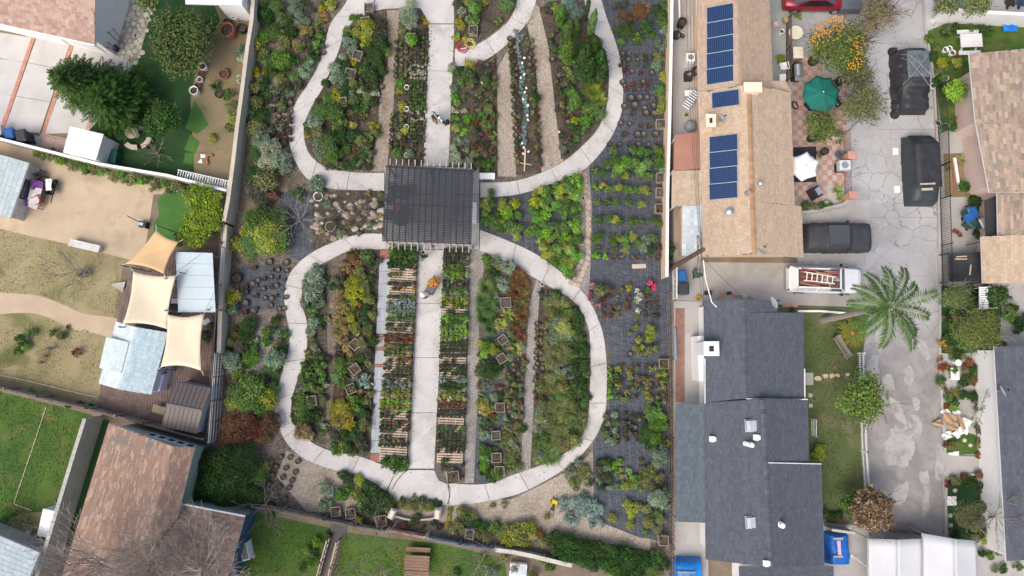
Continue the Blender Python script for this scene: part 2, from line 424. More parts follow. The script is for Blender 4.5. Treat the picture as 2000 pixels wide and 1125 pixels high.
STY = {  # style: (pal, form, opts)
 'dg': ('dg', 'b'), 'mg': ('mg', 'b'), 'br': ('br', 'b'), 'yg': ('yg', 'b'), 'ye': ('ye', 'b'), 'gg': ('gg', 'b'), 'bl': ('bl', 'b'),
 'ol': ('ol', 'b'), 'oc': ('oc', 'b'), 'ru': ('ru', 'b'), 'rd': ('rd', 'b'), 'dk': ('dk', 'b'), 'wf': ('wf', 'b'), 'pk': ('pk', 'b'), 'cr': ('cr', 'b'),
 'ro': ('ro', 'b'), 'or': ('or', 'b'), 'cp': ('cp', 'b'), 'tg': ('tg', 'b'),
 'Gm': ('mg', 'g'), 'Go': ('ol', 'g'), 'Gr': ('ru', 'g'), 'Gg': ('gg', 'g'), 'Gy': ('yg', 'g'), 'Gd': ('dg', 'g'), 'Gt': ('tg', 'g'),
 'Sm': ('mg', 's'), 'Sg': ('bl', 's'), 'Sy': ('yg', 's'), 'Sd': ('dg', 's'), 'Sr': ('rd', 's'),
 'tw': ('tw', 't'), 'ep': (None, 'e'), 'tr': ('ru', 't'),
}
def plant_mesh(st, size, var, pot):
    """unit-free mesh in metres for radius class: T .16, S .26, M .5, L .95, X 1.6"""
    key = (st, size, var, pot)
    if key in _pm: return _pm[key]
    r = {'T': .15, 'S': .26, 'M': .5, 'L': .95, 'X': 1.6}[size]; pal, form = STY[st]
    z0 = 0.0; parts = []
    if pot:
        pr = r * {'T': .74, 'S': .56, 'M': .42, 'L': .3, 'X': .22}[size]; ph = {'T': .16, 'S': .26, 'M': .34, 'L': .4, 'X': .45}[size]
        if form == 'e': pr = r * .95
        parts.append(pot_quads(pr, ph)); z0 = ph * .85
    n = {'T': 70, 'S': 170, 'M': 620, 'L': 1900, 'X': 4200}[size]; L = {'T': .08, 'S': .10, 'M': .115, 'L': .13, 'X': .15}[size]
    lump = {'T': 5, 'S': 8, 'M': 12, 'L': 24, 'X': 44}[size] + var * 2
    if form == 'b':
        h = r * (1.35 if size in 'TS' else 1.5); parts.append(cloud(pal, r * (1, 1.06, .96, 1.1)[var % 4], h, n, L * (1, .8, 1.25, 1.05)[var % 4], L * (.6, .5, .62, .35)[var % 4], lump, z0 if pot else 0.0, (.34, .28, .4, .3)[var % 4]))
    elif form == 'g': parts.append(blades(pal, r * 1.1, r * 1.0, {'T': 30, 'S': 60, 'M': 130, 'L': 300, 'X': 500}[size], .022 + r * .012, 3, .06, .7, z0))
    elif form == 's': parts.append(blades(pal, r * 1.05, r * .9, {'T': 10, 'S': 18, 'M': 30, 'L': 44, 'X': 60}[size], .03 + r * .1, 3, .08, .4, z0))
    elif form == 't': parts.append(twigs(pal, r, r * 2.0, {'T': 10, 'S': 18, 'M': 40, 'L': 90, 'X': 160}[size], .016, z0))
    me = np_mesh('plant_' + st + size, parts, [LEAF, POTM]); _pm[key] = me; return me
RCLS = (('T', .15), ('S', .26), ('M', .5), ('L', .95), ('X', 1.6))
KNAME = {'b': 'shrub', 'g': 'grass_plant', 's': 'strap_leaf_plant', 't': 'bare_stem_plant', 'e': 'soil_filled_pot'}
CWORD = {'dg': 'dark green', 'mg': 'mid green', 'br': 'bright green', 'yg': 'yellow-green', 'ye': 'yellow-leaved', 'gg': 'grey-green', 'bl': 'blue-grey', 'ol': 'olive green',
 'oc': 'ochre', 'ru': 'rusty brown', 'rd': 'dark red', 'dk': 'blackish green', 'wf': 'white-flowered', 'pk': 'pink-flowered', 'cr': 'crimson-flowered', 'ro': 'red-flowered',
 'or': 'orange-leaved', 'cp': 'coppery', 'tg': 'pale silvery green', 'tw': 'leafless grey', 'tr': 'leafless brown'}
NCOUNT = {}
def pname(st, size, pot):
    pal, form = STY[st]
    if form == 'e': return 'soil_filled_pot'
    base = {'b': {'T': 'seedling', 'S': 'small_shrub', 'M': 'shrub', 'L': 'bushy_shrub', 'X': 'large_shrub'}[size], 'g': 'grass_plant', 's': 'strap_leaf_plant', 't': 'bare_stem_plant'}[form]
    return CWORD[st if st in CWORD else pal].replace('-', '_').replace(' ', '_') + '_' + base
def plant(st, px, py, rm, where, pot=False, h0=0.0, cat=None):
    if STY[st][1] == 'e': pot = True
    """one plant with crown centre seen at (px,py), radius rm metres, standing at height h0"""
    rm *= 1.0 if STY[st][1] == 'e' else 1.22
    size, rc = min(RCLS, key=lambda q: abs(math.log(q[1] / rm)))
    me = plant_mesh(st, size, rn.randrange(4), pot)
    s = rm / rc; hz = rm * .8 + h0
    l = P(px, py, hz); l.z = h0
    nm = pname(st, size, pot)
    o = link_mesh(nm, me, None, l, rn.uniform(0, 6.28), (s, s, s * rn.uniform(.85, 1.12)))
    pal, form = STY[st]
    if form == 'e': lab = 'black pot of bare soil ' + where
    else: lab = ('potted ' if pot else '') + CWORD[st if st in CWORD else pal] + ' ' + {'b': {'T': 'seedling', 'S': 'small shrub', 'M': 'shrub', 'L': 'bushy shrub', 'X': 'large shrub'}[size], 'g': 'grass clump', 's': 'strap-leaved plant', 't': 'stemmed plant'}[form] + ' ' + where
    tag(o, lab, cat or ('pot' if form == 'e' else 'potted plant' if pot else 'plant'), 'plants ' + where)
    return o
def plants(txt, where, pot=False, h0=0.0):
    """'style x y radius_px; ...'"""
    for e in txt.replace('\n', ' ').split(';'):
        e = e.split()
        if len(e) < 4: continue
        plant(e[0], float(e[1]), float(e[2]), float(e[3]) * M, where, pot, h0)
def fill(poly, step, kinds, where, pot=True, rj=(.8, 1.15), jt=.35, skip=0.0, r=None, h0=0.0, avoid=()):
    """staggered planting of a bed outline; kinds: 'dg*3 mg ep*2'"""
    ks = []
    for k in kinds.split():
        a, _, b = k.partition('*'); ks += [a] * int(b or 1)
    x0, x1, y0, y1 = bbox(poly); y = y0 + step * .5; row = 0
    while y < y1:
        x = x0 + step * (.5 if row % 2 else .15)
        while x < x1:
            xx = x + rn.uniform(-jt, jt) * step; yy = y + rn.uniform(-jt, jt) * step
            x += step
            if rn.random() < skip or not inpoly(xx, yy, poly): continue
            if any(math.hypot(xx - a[0], yy - a[1]) < a[2] for a in avoid): continue
            plant(rn.choice(ks), xx, yy, (r or step * .55) * M * rn.uniform(*rj), where, pot, h0)
        y += step * .92; row += 1
def rows(x0, y0, x1, y1, nx, ny, kinds, r, where, pot=True, skip=0.0, jt=.22, h0=0.0):
    """regular block of nx by ny pots between two corners"""
    ks = []
    for k in kinds.split():
        a, _, b = k.partition('*'); ks += [a] * int(b or 1)
    for j in range(ny):
        for i in range(nx):
            if rn.random() < skip: continue
            fx = i / max(nx - 1, 1); fy = j / max(ny - 1, 1)
            sx = (x1 - x0) / max(nx - 1, 1); sy = (y1 - y0) / max(ny - 1, 1)
            plant(rn.choice(ks), x0 + (x1 - x0) * fx + rn.uniform(-jt, jt) * sx, y0 + (y1 - y0) * fy + rn.uniform(-jt, jt) * (sy or sx), r * M * rn.uniform(.85, 1.15), where, pot, h0)

# ---------------- trees
def limbs(mb, a, d, ln, r, depth, rnd, up=.25, fork=3, spread=.65, taper=.72, nseg=3, ends=None, sides=5, minr=.006):
    p = Vector(a); d = Vector(d).normalized(); pts = [p.copy()]; rr = [r]
    for k in range(nseg):
        d = (d + Vector((rnd.uniform(-1, 1), rnd.uniform(-1, 1), rnd.uniform(-1, 1))) * .16 + Vector((0, 0, up * .25))).normalized()
        p = p + d * ln / nseg; pts.append(p.copy()); rr.append(max(minr, r * (1 - (1 - taper) * (k + 1) / nseg)))
    mb.tube(pts, rr, sides if depth > 1 else 3, cap=False)
    if depth <= 0:
        if ends is not None: ends.append(p)
        return
    for k in range(fork):
        q = pts[-1] if k == 0 else pts[rnd.randrange(1, len(pts))]
        ax = Vector((rnd.uniform(-1, 1), rnd.uniform(-1, 1), rnd.uniform(-.4, .8)))
        dd = (d + ax * spread).normalized()
        limbs(mb, q, dd, ln * rnd.uniform(.6, .85), max(minr, rr[-1] * rnd.uniform(.6, .85)), depth - 1, rnd, up, fork, spread, taper, nseg, ends, sides, minr)
def round_tree(name, label, px, py, rpx, zc, pal, n=2600, L=.2, W=.12, base=None, flatz=.8, pal2=None, p2=0.0, lumps=40, trunk_r=.11, bark=None, group=None, spread=.3, shell=.55, seed=1):
    """tree whose crown (centre height zc) is seen centred at px,py"""
    rm = rpx * 1.08 * (HC - zc) / FPX; c = P(px, py, zc); g = P(*base) if base else Vector((c.x, c.y, 0)).lerp(P(px, py), .55); g.z = 0
    t = thing(name, label, 'tree', g, group); rnd = random.Random(seed)
    mb = MB(); hh = rm * flatz
    top = c - g + Vector((0, 0, -hh * .35))
    mb.tube([(0, 0, 0), top * .5 + Vector((.08, .05, 0)), top], [trunk_r * 1.3, trunk_r, trunk_r * .8], 8)
    for k in range(7):
        a = k * .9 + rnd.random(); limbs(mb, top * rnd.uniform(.75, 1), (cos(a), sin(a), .55), rm * .5, trunk_r * .5, 2, rnd)
    mb.build('trunk', bark or BARK, t, local=True)
    pr = cloud(pal, rm, hh * 2, n, L, W, lumps, 0.0, spread, .5, pal2, p2, shell)
    v = pr[0] + np.array(c - g - Vector((0, 0, hh)))
    me = np_mesh('crown', [(v, pr[1], pr[2], 0)], [LEAF]); link_mesh('crown', me, t)
    return t
def bare_tree(name, label, base, top, spread_px, n0=6, depth=4, r=.09, seed=3, group=None, m=None, up=.3, cat='tree', ln=None, fork=3, sprd=.65, minr=.007):
    g = P(*base); tp = P(top[0], top[1], top[2]); t = thing(name, label, cat, g, group); rnd = random.Random(seed); mb = MB()
    v = tp - g; mb.tube([(0, 0, 0), v * .5, v], [r * 1.3, r, r * .8], 7); t_ = mb.build('trunk', m or BARKG, t, local=True)
    mb = MB(); L0 = (ln or spread_px * M * .45)
    for k in range(n0):
        a = 2 * pi * k / n0 + rnd.uniform(-.4, .4)
        limbs(mb, v * rnd.uniform(.7, 1.0), (cos(a), sin(a), rnd.uniform(.1, .7)), L0, r * .5, depth, rnd, up, fork, sprd, minr=minr)
    mb.build('branches', m or BARKG, t, local=True); return t
def frond(pal, length, leaf_l, leaf_w, n, rise, drop, az, z0=0.0, tri=False, el0=.5):
    """feather leaf: rachis with leaflets on both sides; returns verts, quads, colours"""
    d = np.array([cos(az), sin(az), 0.0]); s = np.array([-sin(az), cos(az), 0.0])
    t = np.repeat(np.linspace(.08, 1.0, n), 2); sg = np.tile([1.0, -1.0], n)
    c = d[None] * (length * t * (1 - .12 * t))[:, None]; c[:, 2] += z0 + rise * np.sin(t * 1.9) * length - drop * length * t ** 2
    ll = leaf_l * (np.minimum(1, (1.15 - t) * 1.2) if tri else np.sin(np.clip(t * 2.6 + .35, 0, pi)) * .75 + .25) * nr.uniform(.8, 1.15, len(t))
    dirv = s[None] * sg[:, None] * (.85) + d[None] * (.55 + .3 * t[:, None]); dirv[:, 2] += nr.uniform(-.45, .1, len(t)) - .15
    dirv /= np.linalg.norm(dirv, axis=1, keepdims=True)
    side = np.cross(dirv, np.array([0, 0, 1.0])); side /= np.linalg.norm(side, axis=1, keepdims=True)
    e = c + dirv * ll[:, None]; e[:, 2] -= ll * .18; mid = c + dirv * ll[:, None] * .45
    wv = side * leaf_w * .5
    v = np.stack([c, mid + wv, e, mid - wv], 1).reshape(-1, 3)
    return v, np.arange(len(t) * 4).reshape(-1, 4), pick(pal, len(t))
# ------------------------------------------------------------------ materials of the place
CONC = mat('concrete', (.505, .495, .48), (.44, .43, .414), .7, 16, .12, .85, .12, c3=(.37, .352, .325), s3=.5)
CONC2 = mat('drive_concrete', (.385, .375, .36), (.34, .33, .315), .5, 16, .10, .85, .12, c3=(.30, .285, .25), s3=.4)
CONCD = mat('joint_dirt', (.13, .115, .10), (.10, .085, .07), 2, 20, .2)
SOILM = mat_gravel('bed_soil', (.070, .058, .044), (.105, .090, .070), (.052, .042, .031), 11, .8)
GRAV = mat_gravel('pea_gravel', (.305, .262, .21), (.365, .32, .262), (.235, .197, .153), 22, .4)
GRAVG = mat_gravel('grey_gravel', (.24, .228, .21), (.31, .295, .272), (.19, .172, .15), 22, .5)
NURS = mat_gravel('nursery_ground_mix', (.125, .107, .086), (.185, .16, .132), (.075, .062, .048), 10, .55)
MULCH = mat_gravel('mulch', (.24, .20, .16), (.31, .265, .215), (.18, .143, .108), 20, .6)
FABR = mat_fabric('weed_cloth', (.046, .055, .072), (.068, .079, .099))
SAND = mat('yard_sand', (.47, .375, .262), (.415, .33, .228), .5, 20, .10, .95, .15, c3=(.36, .285, .20), s3=.6)
SANDP = mat('path_sand', (.45, .36, .255), (.40, .315, .222), .7, 20, .10, .95, .15)
DRYG = mat('dry_grass', (.23, .20, .10), (.29, .25, .145), .5, 14, .25, .95, .3, c3=(.10, .115, .035), s3=.28)
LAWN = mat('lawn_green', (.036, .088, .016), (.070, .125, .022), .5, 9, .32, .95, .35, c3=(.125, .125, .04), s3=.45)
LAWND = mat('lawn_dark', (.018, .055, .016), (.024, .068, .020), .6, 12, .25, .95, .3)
LAWNF = mat('lawn_front', (.062, .092, .030), (.092, .118, .042), .6, 12, .28, .95, .35, c3=(.14, .13, .068), s3=.5)
TURF = mat('artificial_turf', (.045, .13, .024), (.06, .155, .03), .8, 20, .12, .9, .15)
DIRT = mat('yard_dirt', (.225, .175, .105), (.18, .15, .085), .7, 14, .22, .95, .25, c3=(.12, .125, .045), s3=.5)
BROWND = mat('brown_dirt', (.15, .118, .085), (.20, .165, .12), .8, 14, .22, .95, .25)
STREET = mat_street('street_paving')
PATCH = mat('cement_patch', (.37, .368, .36), (.30, .295, .286), 1.6, 18, .16, .85, .12, c3=(.23, .218, .208), s3=1.1)
BRICKR = mat_attr('brick_paving', .85, 14, .15)
STONE = mat_attr('stone', .85, 9, .22, .25, .3)
BLOCK = mat('wall_block', (.50, .45, .37), (.43, .385, .315), .8, 12, .14, .9, .2)
BLOCKG = mat('wall_block_grey', (.43, .41, .375), (.34, .33, .30), .9, 12, .14, .9, .2)
WHITE = mat('white_paint', (.78, .78, .77), (.72, .72, .71), .9, 16, .05, .5, .04)
WHITEW = mat('white_stucco', (.80, .80, .795), (.75, .75, .745), .8, 16, .06, .8, .08)
CREAM = mat('cream_stucco', (.70, .52, .36), (.64, .47, .32), .8, 16, .06, .85, .1)
PINKST = mat('pink_stucco', (.56, .43, .385), (.50, .385, .34), .8, 16, .06, .85, .1)
GLASS = mat('window_glass', (.055, .07, .085), (.08, .10, .12), .8, 3, .05, .12, 0, spec=.6)
WOOD = mat('weathered_wood', (.30, .255, .215), (.235, .195, .16), 1.8, 9, .2, .85, .2)
WOODL = mat('pallet_wood', (.50, .41, .32), (.42, .335, .255), 1.5, 9, .18, .85, .15)
WOODD = mat('deck_wood', (.125, .088, .075), (.165, .12, .10), 1.4, 8, .25, .8, .15, c3=(.23, .19, .17), s3=.9)
WOODR = mat('table_wood', (.25, .155, .11), (.20, .125, .09), 1.8, 9, .2, .8, .15)
BLACK = mat('black_metal', (.022, .022, .024), (.03, .03, .032), 1, 10, .1, .5, 0)
DARKR = mat('dark_rubber', (.02, .02, .021), (.028, .028, .03), 2, 12, .15, .75, .05)
STEEL = mat('steel', (.55, .56, .58), (.48, .49, .51), 2, 12, .08, .35, 0, metal=.8)

# ------------------------------------------------------------------ ground sheets
def sheet(name, pts, z, m, sm=0, world=False, kind='structure', **k):
    q = [Vector(p) for p in pts] if world else PP(pts)
    if sm: q = smooth_pts(q, sm, True)
    mb = MB(); mb.poly(q, z); return mb.build(name, m, kind=kind, **k)
sheet('ground', [(-300, -300, 0), (300, -300, 0), (300, 300, 0), (-300, 300, 0)], 0, BROWND, world=True)
sheet('street', [(1500, -80), (1835, -80), (1850, 1300), (1640, 1300), (1690, 950), (1684, 690), (1560, 560), (1550, 300)], .004, STREET)
# nursery
NUR = [(505, -60), (1312, -60), (1314, 1125), (1130, 1108), (860, 1052), (640, 1012), (505, 985), (432, 860), (438, 600), (455, 430), (470, 300), (485, 180)]
sheet('nursery_ground', NUR, .0047, NURS)
GRV = [
 ([(972, 133), (972, 345), (1010, 345), (1002, 181), (993, 96)], GRAV), ([(1020, 56), (1029, 45), (1047, 136), (1056, 302), (1058, 340), (1100, 315), (1084, 211), (1071, 91), (1053, 15), (1045, 5)], GRAV),
 ([(756, 20), (758, 121), (741, 196), (738, 257), (724, 335), (755, 335), (762, 272), (768, 211), (774, 121), (780, 20)], MULCH),
 ([(937, 485), (915, 480), (903, 945), (931, 942), (936, 600), (948, 495)], GRAVG), ([(1048, 545), (1033, 600), (1017, 925), (1036, 915), (1052, 600), (1058, 560)], GRAVG),
 ([(945, 20), (980, 15), (985, 50), (935, 85), (945, 50)], MULCH), ([(632, 522), (640, 700), (630, 870), (650, 880), (655, 700), (662, 515)], NURS),
 ([(560, 880), (700, 930), (760, 975), (1000, 975), (1120, 915), (1160, 880), (1165, 1010), (1270, 1045), (1270, 1075), (1060, 1040), (860, 1020), (700, 1000), (600, 1000), (540, 930)], GRAV),
 ([(488, 330), (560, 300), (565, 480), (470, 490)], BROWND), ([(520, 140), (560, 150), (560, 240), (520, 240)], GRAV), ([(455, 640), (560, 640), (545, 730), (440, 730)], GRAVG)]
for k, (pp, m) in enumerate(GRV): sheet('gravel_aisle', pp, .008 + .0006 * k, m)
FB = [[(1150, -60), (1310, -60), (1312, 1058), (1250, 1050), (1160, 1015), (1158, 870), (1190, 800), (1190, 690), (1150, 560), (1150, 330), (1200, 260), (1215, 160), (1185, 40)],
 [(935, 380), (1130, 320), (1130, 575), (1100, 545), (1000, 480), (935, 455)], [(545, 375), (607, 375), (612, 495), (585, 510), (560, 498)], [(470, 520), (560, 515), (560, 605), (460, 605)],
 [(940, 640), (985, 640), (985, 720), (940, 720)], [(935, 740), (985, 740), (980, 945), (925, 945)]]
for k, pp in enumerate(FB): sheet('weed_fabric', pp, .018 + .0006 * k, FABR)
BEDS = {
 'a': [(717, 30), (690, 45), (671, 72), (662, 102), (647, 138), (629, 177), (611, 207), (597, 240), (595, 266), (603, 296), (621, 316), (648, 328), (724, 335), (738, 257), (741, 196), (758, 121), (756, 25)],
 'b': [(780, 22), (836, 45), (827, 325), (757, 325), (768, 211), (774, 121)],
 'c': [(889, -20), (1012, -20), (1000, 27), (980, 52), (932, 86), (889, 92)],
 'd': [(882, 132), (934, 126), (970, 104), (972, 340), (880, 340)],
 'e': [(993, 98), (1017, 60), (1029, 48), (1047, 136), (1058, 338), (1008, 342), (1002, 181)],
 'f': [(1053, 15), (1140, -20), (1150, 35), (1165, 75), (1182, 105), (1188, 145), (1187, 187), (1179, 227), (1161, 259), (1131, 289), (1107, 310), (1096, 311), (1084, 211), (1071, 91)],
 'g': [(650, 508), (602, 540), (592, 570), (592, 600), (603, 640), (600, 680), (592, 715), (578, 750), (570, 785), (570, 825), (580, 832), (612, 862), (636, 868), (640, 700), (638, 520)],
 'h': [(662, 512), (700, 490), (745, 488), (735, 700), (718, 892), (690, 886), (650, 878), (645, 860), (655, 700)],
 'i': [(945, 498), (965, 503), (1045, 545), (1032, 600), (1018, 922), (950, 944), (931, 940), (935, 600)],
 'j': [(1056, 560), (1080, 570), (1106, 582), (1129, 600), (1145, 640), (1150, 690), (1150, 778), (1145, 820), (1132, 855), (1107, 880), (1072, 900), (1036, 912), (1052, 600)]}
for k in BEDS:
    if k != 'i': sheet('planting_bed', BEDS[k], .013, SOILM)
sheet('planting_bed', [(745, 485), (822, 485), (800, 915), (735, 905)], .0125, CONCD)
sheet('planting_bed', [(866, 485), (918, 485), (908, 945), (850, 925)], .0128, CONCD)
sheet('rock_bed', [(605, 375), (752, 370), (752, 458), (708, 458), (670, 466), (612, 492), (600, 440)], .0132, SOILM)
# left yards
sheet('upper_yard', [(-40, -60), (505, -60), (490, 110), (470, 240), (455, 372), (340, 345), (210, 325), (-40, 262)], .004, DIRT)
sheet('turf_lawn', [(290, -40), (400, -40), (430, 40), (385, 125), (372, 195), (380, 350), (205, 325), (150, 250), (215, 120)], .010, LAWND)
for q in ([(380, 195), (392, 215), (408, 245), (385, 262), (362, 250)], [(372, 262), (390, 278), (382, 300), (360, 292)], [(362, 298), (380, 300), (376, 322), (358, 318)]):
    sheet('turf_offcut', q, .016, TURF)
sheet('sand_yard', [(-40, 262), (210, 328), (340, 350), (318, 378), (272, 512), (130, 478), (-40, 438)], .005, SAND)
sheet('dry_lawn', [(-40, 440), (140, 478), (272, 512), (235, 700), (195, 800), (-40, 748)], .006, DRYG)
sheet('sand_path', [(-40, 574), (40, 574), (85, 580), (130, 598), (165, 613), (235, 625), (228, 660), (190, 652), (140, 642), (100, 622), (55, 611), (-40, 612)], .010, SANDP, 4)
sheet('small_lawn', [(312, 384), (360, 378), (372, 430), (360, 462), (345, 466), (305, 468), (300, 440), (310, 420)], .012, TURF, 3)
sheet('deck_ground', [(300, 380), (440, 370), (425, 862), (190, 800), (240, 520), (280, 510)], .0067, BROWND)
sheet('back_lawn', [(-40, 755), (180, 810), (150, 900), (100, 1060), (-40, 1050)], .006, LAWN)
sheet('bare_patch', [(15, 1020), (40, 1005), (85, 1000), (100, 1010), (80, 1050), (20, 1042)], .012, DRYG, 3)
sheet('side_strip', [(180, 812), (215, 822), (140, 1060), (60, 1200), (30, 1200), (100, 1060)], .007, LAWND)  # darker lawn material carries the shade beside the block wall in its colour
sheet('south_lawn', [(500, 1000), (640, 1030), (655, 1050), (600, 1200), (440, 1200), (480, 1080)], .006, LAWN)
sheet('table_lawn', [(672, 1040), (860, 1062), (985, 1090), (1000, 1200), (640, 1200)], .0065, LAWN)
# right side
sheet('side_passage', [(1312, -60), (1372, -60), (1372, 520), (1316, 520)], .005, CONC2)
sheet('lower_passage', [(1316, 590), (1380, 590), (1384, 1200), (1316, 1200)], .0055, CONC2)
sheet('front_lawn', [(1520, 590), (1700, 592), (1684, 700), (1692, 960), (1660, 1000), (1610, 1015), (1560, 1010)], .008, LAWNF)
sheet('lower_drive', [(1590, 1020), (1700, 1028), (1700, 1300), (1590, 1300)], .009, CONC2)
sheet('east_yards', [(1832, -60), (2300, -60), (2300, 1300), (1850, 1300), (1840, 850), (1832, 560)], .006, CONC2)
sheet('east_lawn', [(1808, 62), (1850, 45), (2060, 55), (2060, 110), (1945, 120), (1930, 200), (1888, 260), (1840, 255), (1832, 200)], .011, LAWN)
sheet('porch_bed', [(1843, 300), (1905, 300), (1908, 385), (1845, 385)], .011, DIRT)
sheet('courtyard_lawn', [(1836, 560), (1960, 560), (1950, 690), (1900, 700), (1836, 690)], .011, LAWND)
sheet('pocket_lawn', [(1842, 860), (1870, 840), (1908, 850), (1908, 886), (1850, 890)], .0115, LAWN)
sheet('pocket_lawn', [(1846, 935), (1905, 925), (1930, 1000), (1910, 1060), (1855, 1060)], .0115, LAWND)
sheet('flower_bed', [(1836, 690), (1950, 690), (1945, 800), (1850, 800)], .0116, CONC2)
sheet('flower_bed', [(1905, 800), (1960, 800), (1960, 910), (1908, 905)], .0117, BROWND)
sheet('parking_court', [(1498, -60), (1660, -60), (1565, 60), (1549, 100), (1548, 170), (1498, 170)], .009, mat('green_concrete', (.30, .33, .30), (.26, .29, .265), .8, 14, .12))

# ------------------------------------------------------------------ concrete garden paths, slab by slab
def resample(pts, n):
    p = [Vector(q) for q in pts]; d = [0.0]
    for i in range(1, len(p)): d.append(d[-1] + (p[i] - p[i - 1]).length)
    out = []; j = 0
    for k in range(n):
        s = d[-1] * k / (n - 1)
        while j < len(p) - 2 and d[j + 1] < s: j += 1
        f = (s - d[j]) / max(1e-9, d[j + 1] - d[j]); out.append(p[j].lerp(p[j + 1], min(1, max(0, f))))
    return out
LITTER = []
def ribbon(root, L, Rr, slab_m=1.9, z0=.0, z1=.06, gap=.03, sm=True, m=None, nm='slab', sub=5):
    a = PP(L); b = PP(Rr)
    if sm: a = smooth_pts(a, 6); b = smooth_pts(b, 6)
    LITTER.extend((a, b)); ln = sum((a[i + 1] - a[i]).length for i in range(len(a) - 1)); ns = max(1, round(ln / slab_m)); n = ns * sub + 1
    a = resample(a, n); b = resample(b, n)
    for k in range(ns):
        i = range(k * sub, k * sub + sub + 1); aa = [a[j].copy() for j in i]; bb = [b[j].copy() for j in i]
        for s in (aa, bb):
            s[0] += (s[1] - s[0]).normalized() * gap / 2; s[-1] += (s[-2] - s[-1]).normalized() * gap / 2
        mb = MB(); mb.prism(aa + bb[::-1], z0, z1 + rn.uniform(-.004, .004)); mb.build(nm, m or CONC, root)
def path(nm): return thing(nm, None, None, (0, 0, 0), kind='structure')
OUT_UL = [(694, -25), (668, 18), (650, 39), (641, 60), (632, 100), (623, 127), (602, 165), (581, 196), (569, 227), (564, 263), (570, 298), (585, 330), (605, 353), (630, 365), (665, 370), (751, 373)]
IN_UL = [(745, -25), (717, 26), (690, 42), (671, 70), (662, 100), (647, 136), (629, 175), (611, 205), (596, 239), (594, 266), (602, 296), (620, 317), (647, 330), (692, 337), (720, 338), (751, 338)]
p = path('garden_path'); ribbon(p, OUT_UL, IN_UL, 2.6)
p = path('garden_path')
ribbon(p, [(1167, -25), (1186, 39), (1201, 79), (1212, 121), (1217, 166), (1214, 218), (1198, 260), (1174, 298), (1141, 331), (1100, 350), (1050, 369), (1000, 382), (938, 386)],
       [(1138, -25), (1147, 30), (1165, 73), (1182, 103), (1189, 145), (1188, 187), (1180, 227), (1162, 260), (1132, 290), (1108, 311), (1065, 335), (1004, 354), (938, 357)], 2.6)
p = path('garden_path')
ribbon(p, [(888, 96), (932, 88), (981, 54), (1002, 27), (1018, -25)], [(888, 131), (934, 124), (975, 100), (1017, 60), (1038, 30), (1054, -25)], 2.6)
p = path('garden_path')
ribbon(p, [(746, 457), (708, 457), (670, 466), (638, 479), (612, 492), (586, 511), (567, 534), (558, 559), (556, 590), (561, 622), (566, 650), (564, 682), (548, 739), (537, 785), (543, 828), (562, 867), (594, 895), (644, 915), (690, 924), (722, 938), (754, 959)],
       [(764, 487), (708, 487), (676, 492), (650, 505), (625, 518), (602, 537), (591, 566), (590, 594), (598, 620), (601, 645), (600, 675), (594, 710), (580, 746), (571, 778), (568, 815), (576, 831), (608, 863), (648, 881), (690, 888), (715, 895), (768, 916)], 2.6)
p = path('garden_path')
ribbon(p, [(878, 987), (949, 979), (1016, 963), (1073, 934), (1116, 906), (1148, 874), (1169, 842), (1182, 806), (1185, 756), (1184, 700), (1178, 653), (1166, 618), (1151, 588), (1126, 556), (1097, 533), (1065, 508), (1033, 489), (998, 473), (966, 460), (937, 449)],
       [(876, 944), (949, 945), (1002, 927), (1038, 915), (1073, 902), (1109, 881), (1134, 856), (1148, 820), (1151, 778), (1153, 735), (1153, 689), (1150, 643), (1141, 620), (1129, 597), (1106, 578), (1077, 562), (1039, 540), (1004, 521), (965, 501), (937, 489)], 2.6)
p = path('central_path')
ribbon(p, [(838, 48), (836, 120), (832, 200), (827, 325)], [(887, 48), (885, 120), (881, 200), (876, 325)], 3.0, sm=False)
ribbon(p, [(818, 488), (812, 600), (804, 760), (797, 915)], [(866, 488), (863, 600), (856, 760), (848, 915)], 3.6, sm=False)
def slab(root, pts, sm=0, m=None, z1=.06, nm='slab'):
    q = PP(pts)
    if sm: q = smooth_pts(q, sm, True)
    mb = MB(); mb.prism(q, 0, z1); mb.build(nm, m or CONC, root)
slab(p, [(748, -25), (886, -25), (887, 46), (838, 46), (822, 17), (800, 15), (750, 18), (722, 24)])
slab(p, [(797, 918), (848, 918), (857, 938), (874, 945), (877, 965), (876, 986), (840, 986), (800, 985), (772, 977), (757, 958), (770, 930), (785, 919)])
slab(p, [(738, 905), (770, 916), (784, 917), (768, 930), (755, 957), (748, 952), (738, 930)])
p = path('pergola_floor')
for i in range(4):
    for j in range(3):
        x0, x1 = 752 + 46.2 * i, 752 + 46.2 * (i + 1) - 1; y0, y1 = 327 + 53.6 * j, 327 + 53.6 * (j + 1) - 1
        slab(p, [(x0, y0), (x1, y0), (x1, y1), (x0, y1)], m=CONC2)

# grey pavers with brick bands
p = thing('paver_walk', None, None, (0, 0, 0), kind='structure')
PAV = mat_attr('paver', .8, 14, .12)
def quad_tiles(root, A, B, C, D, nu, nv, cols, nm='paver', gap=.012, z0=0., z1=.045, m=None, filt=None):
    """A-B first row, D-C last row (world points); cols(i,j)->colour"""
    for j in range(nv):
        for i in range(nu):
            if filt and not filt(i, j): continue
            f = lambda u, v: (A.lerp(B, u)).lerp(D.lerp(C, u), v)
            q = [f(i / nu, j / nv), f((i + 1) / nu, j / nv), f((i + 1) / nu, (j + 1) / nv), f(i / nu, (j + 1) / nv)]
            ce = sum(q, Vector()) / 4; q = [x + (ce - x).normalized() * gap for x in q]
            mb = MB(); mb.c = cols(i, j); mb.prism(q, z0, z1 + rn.uniform(-.004, .004)); mb.build(nm, m or PAV, root)
gp = lambda i, j: jit((.34, .37, .395), .06)
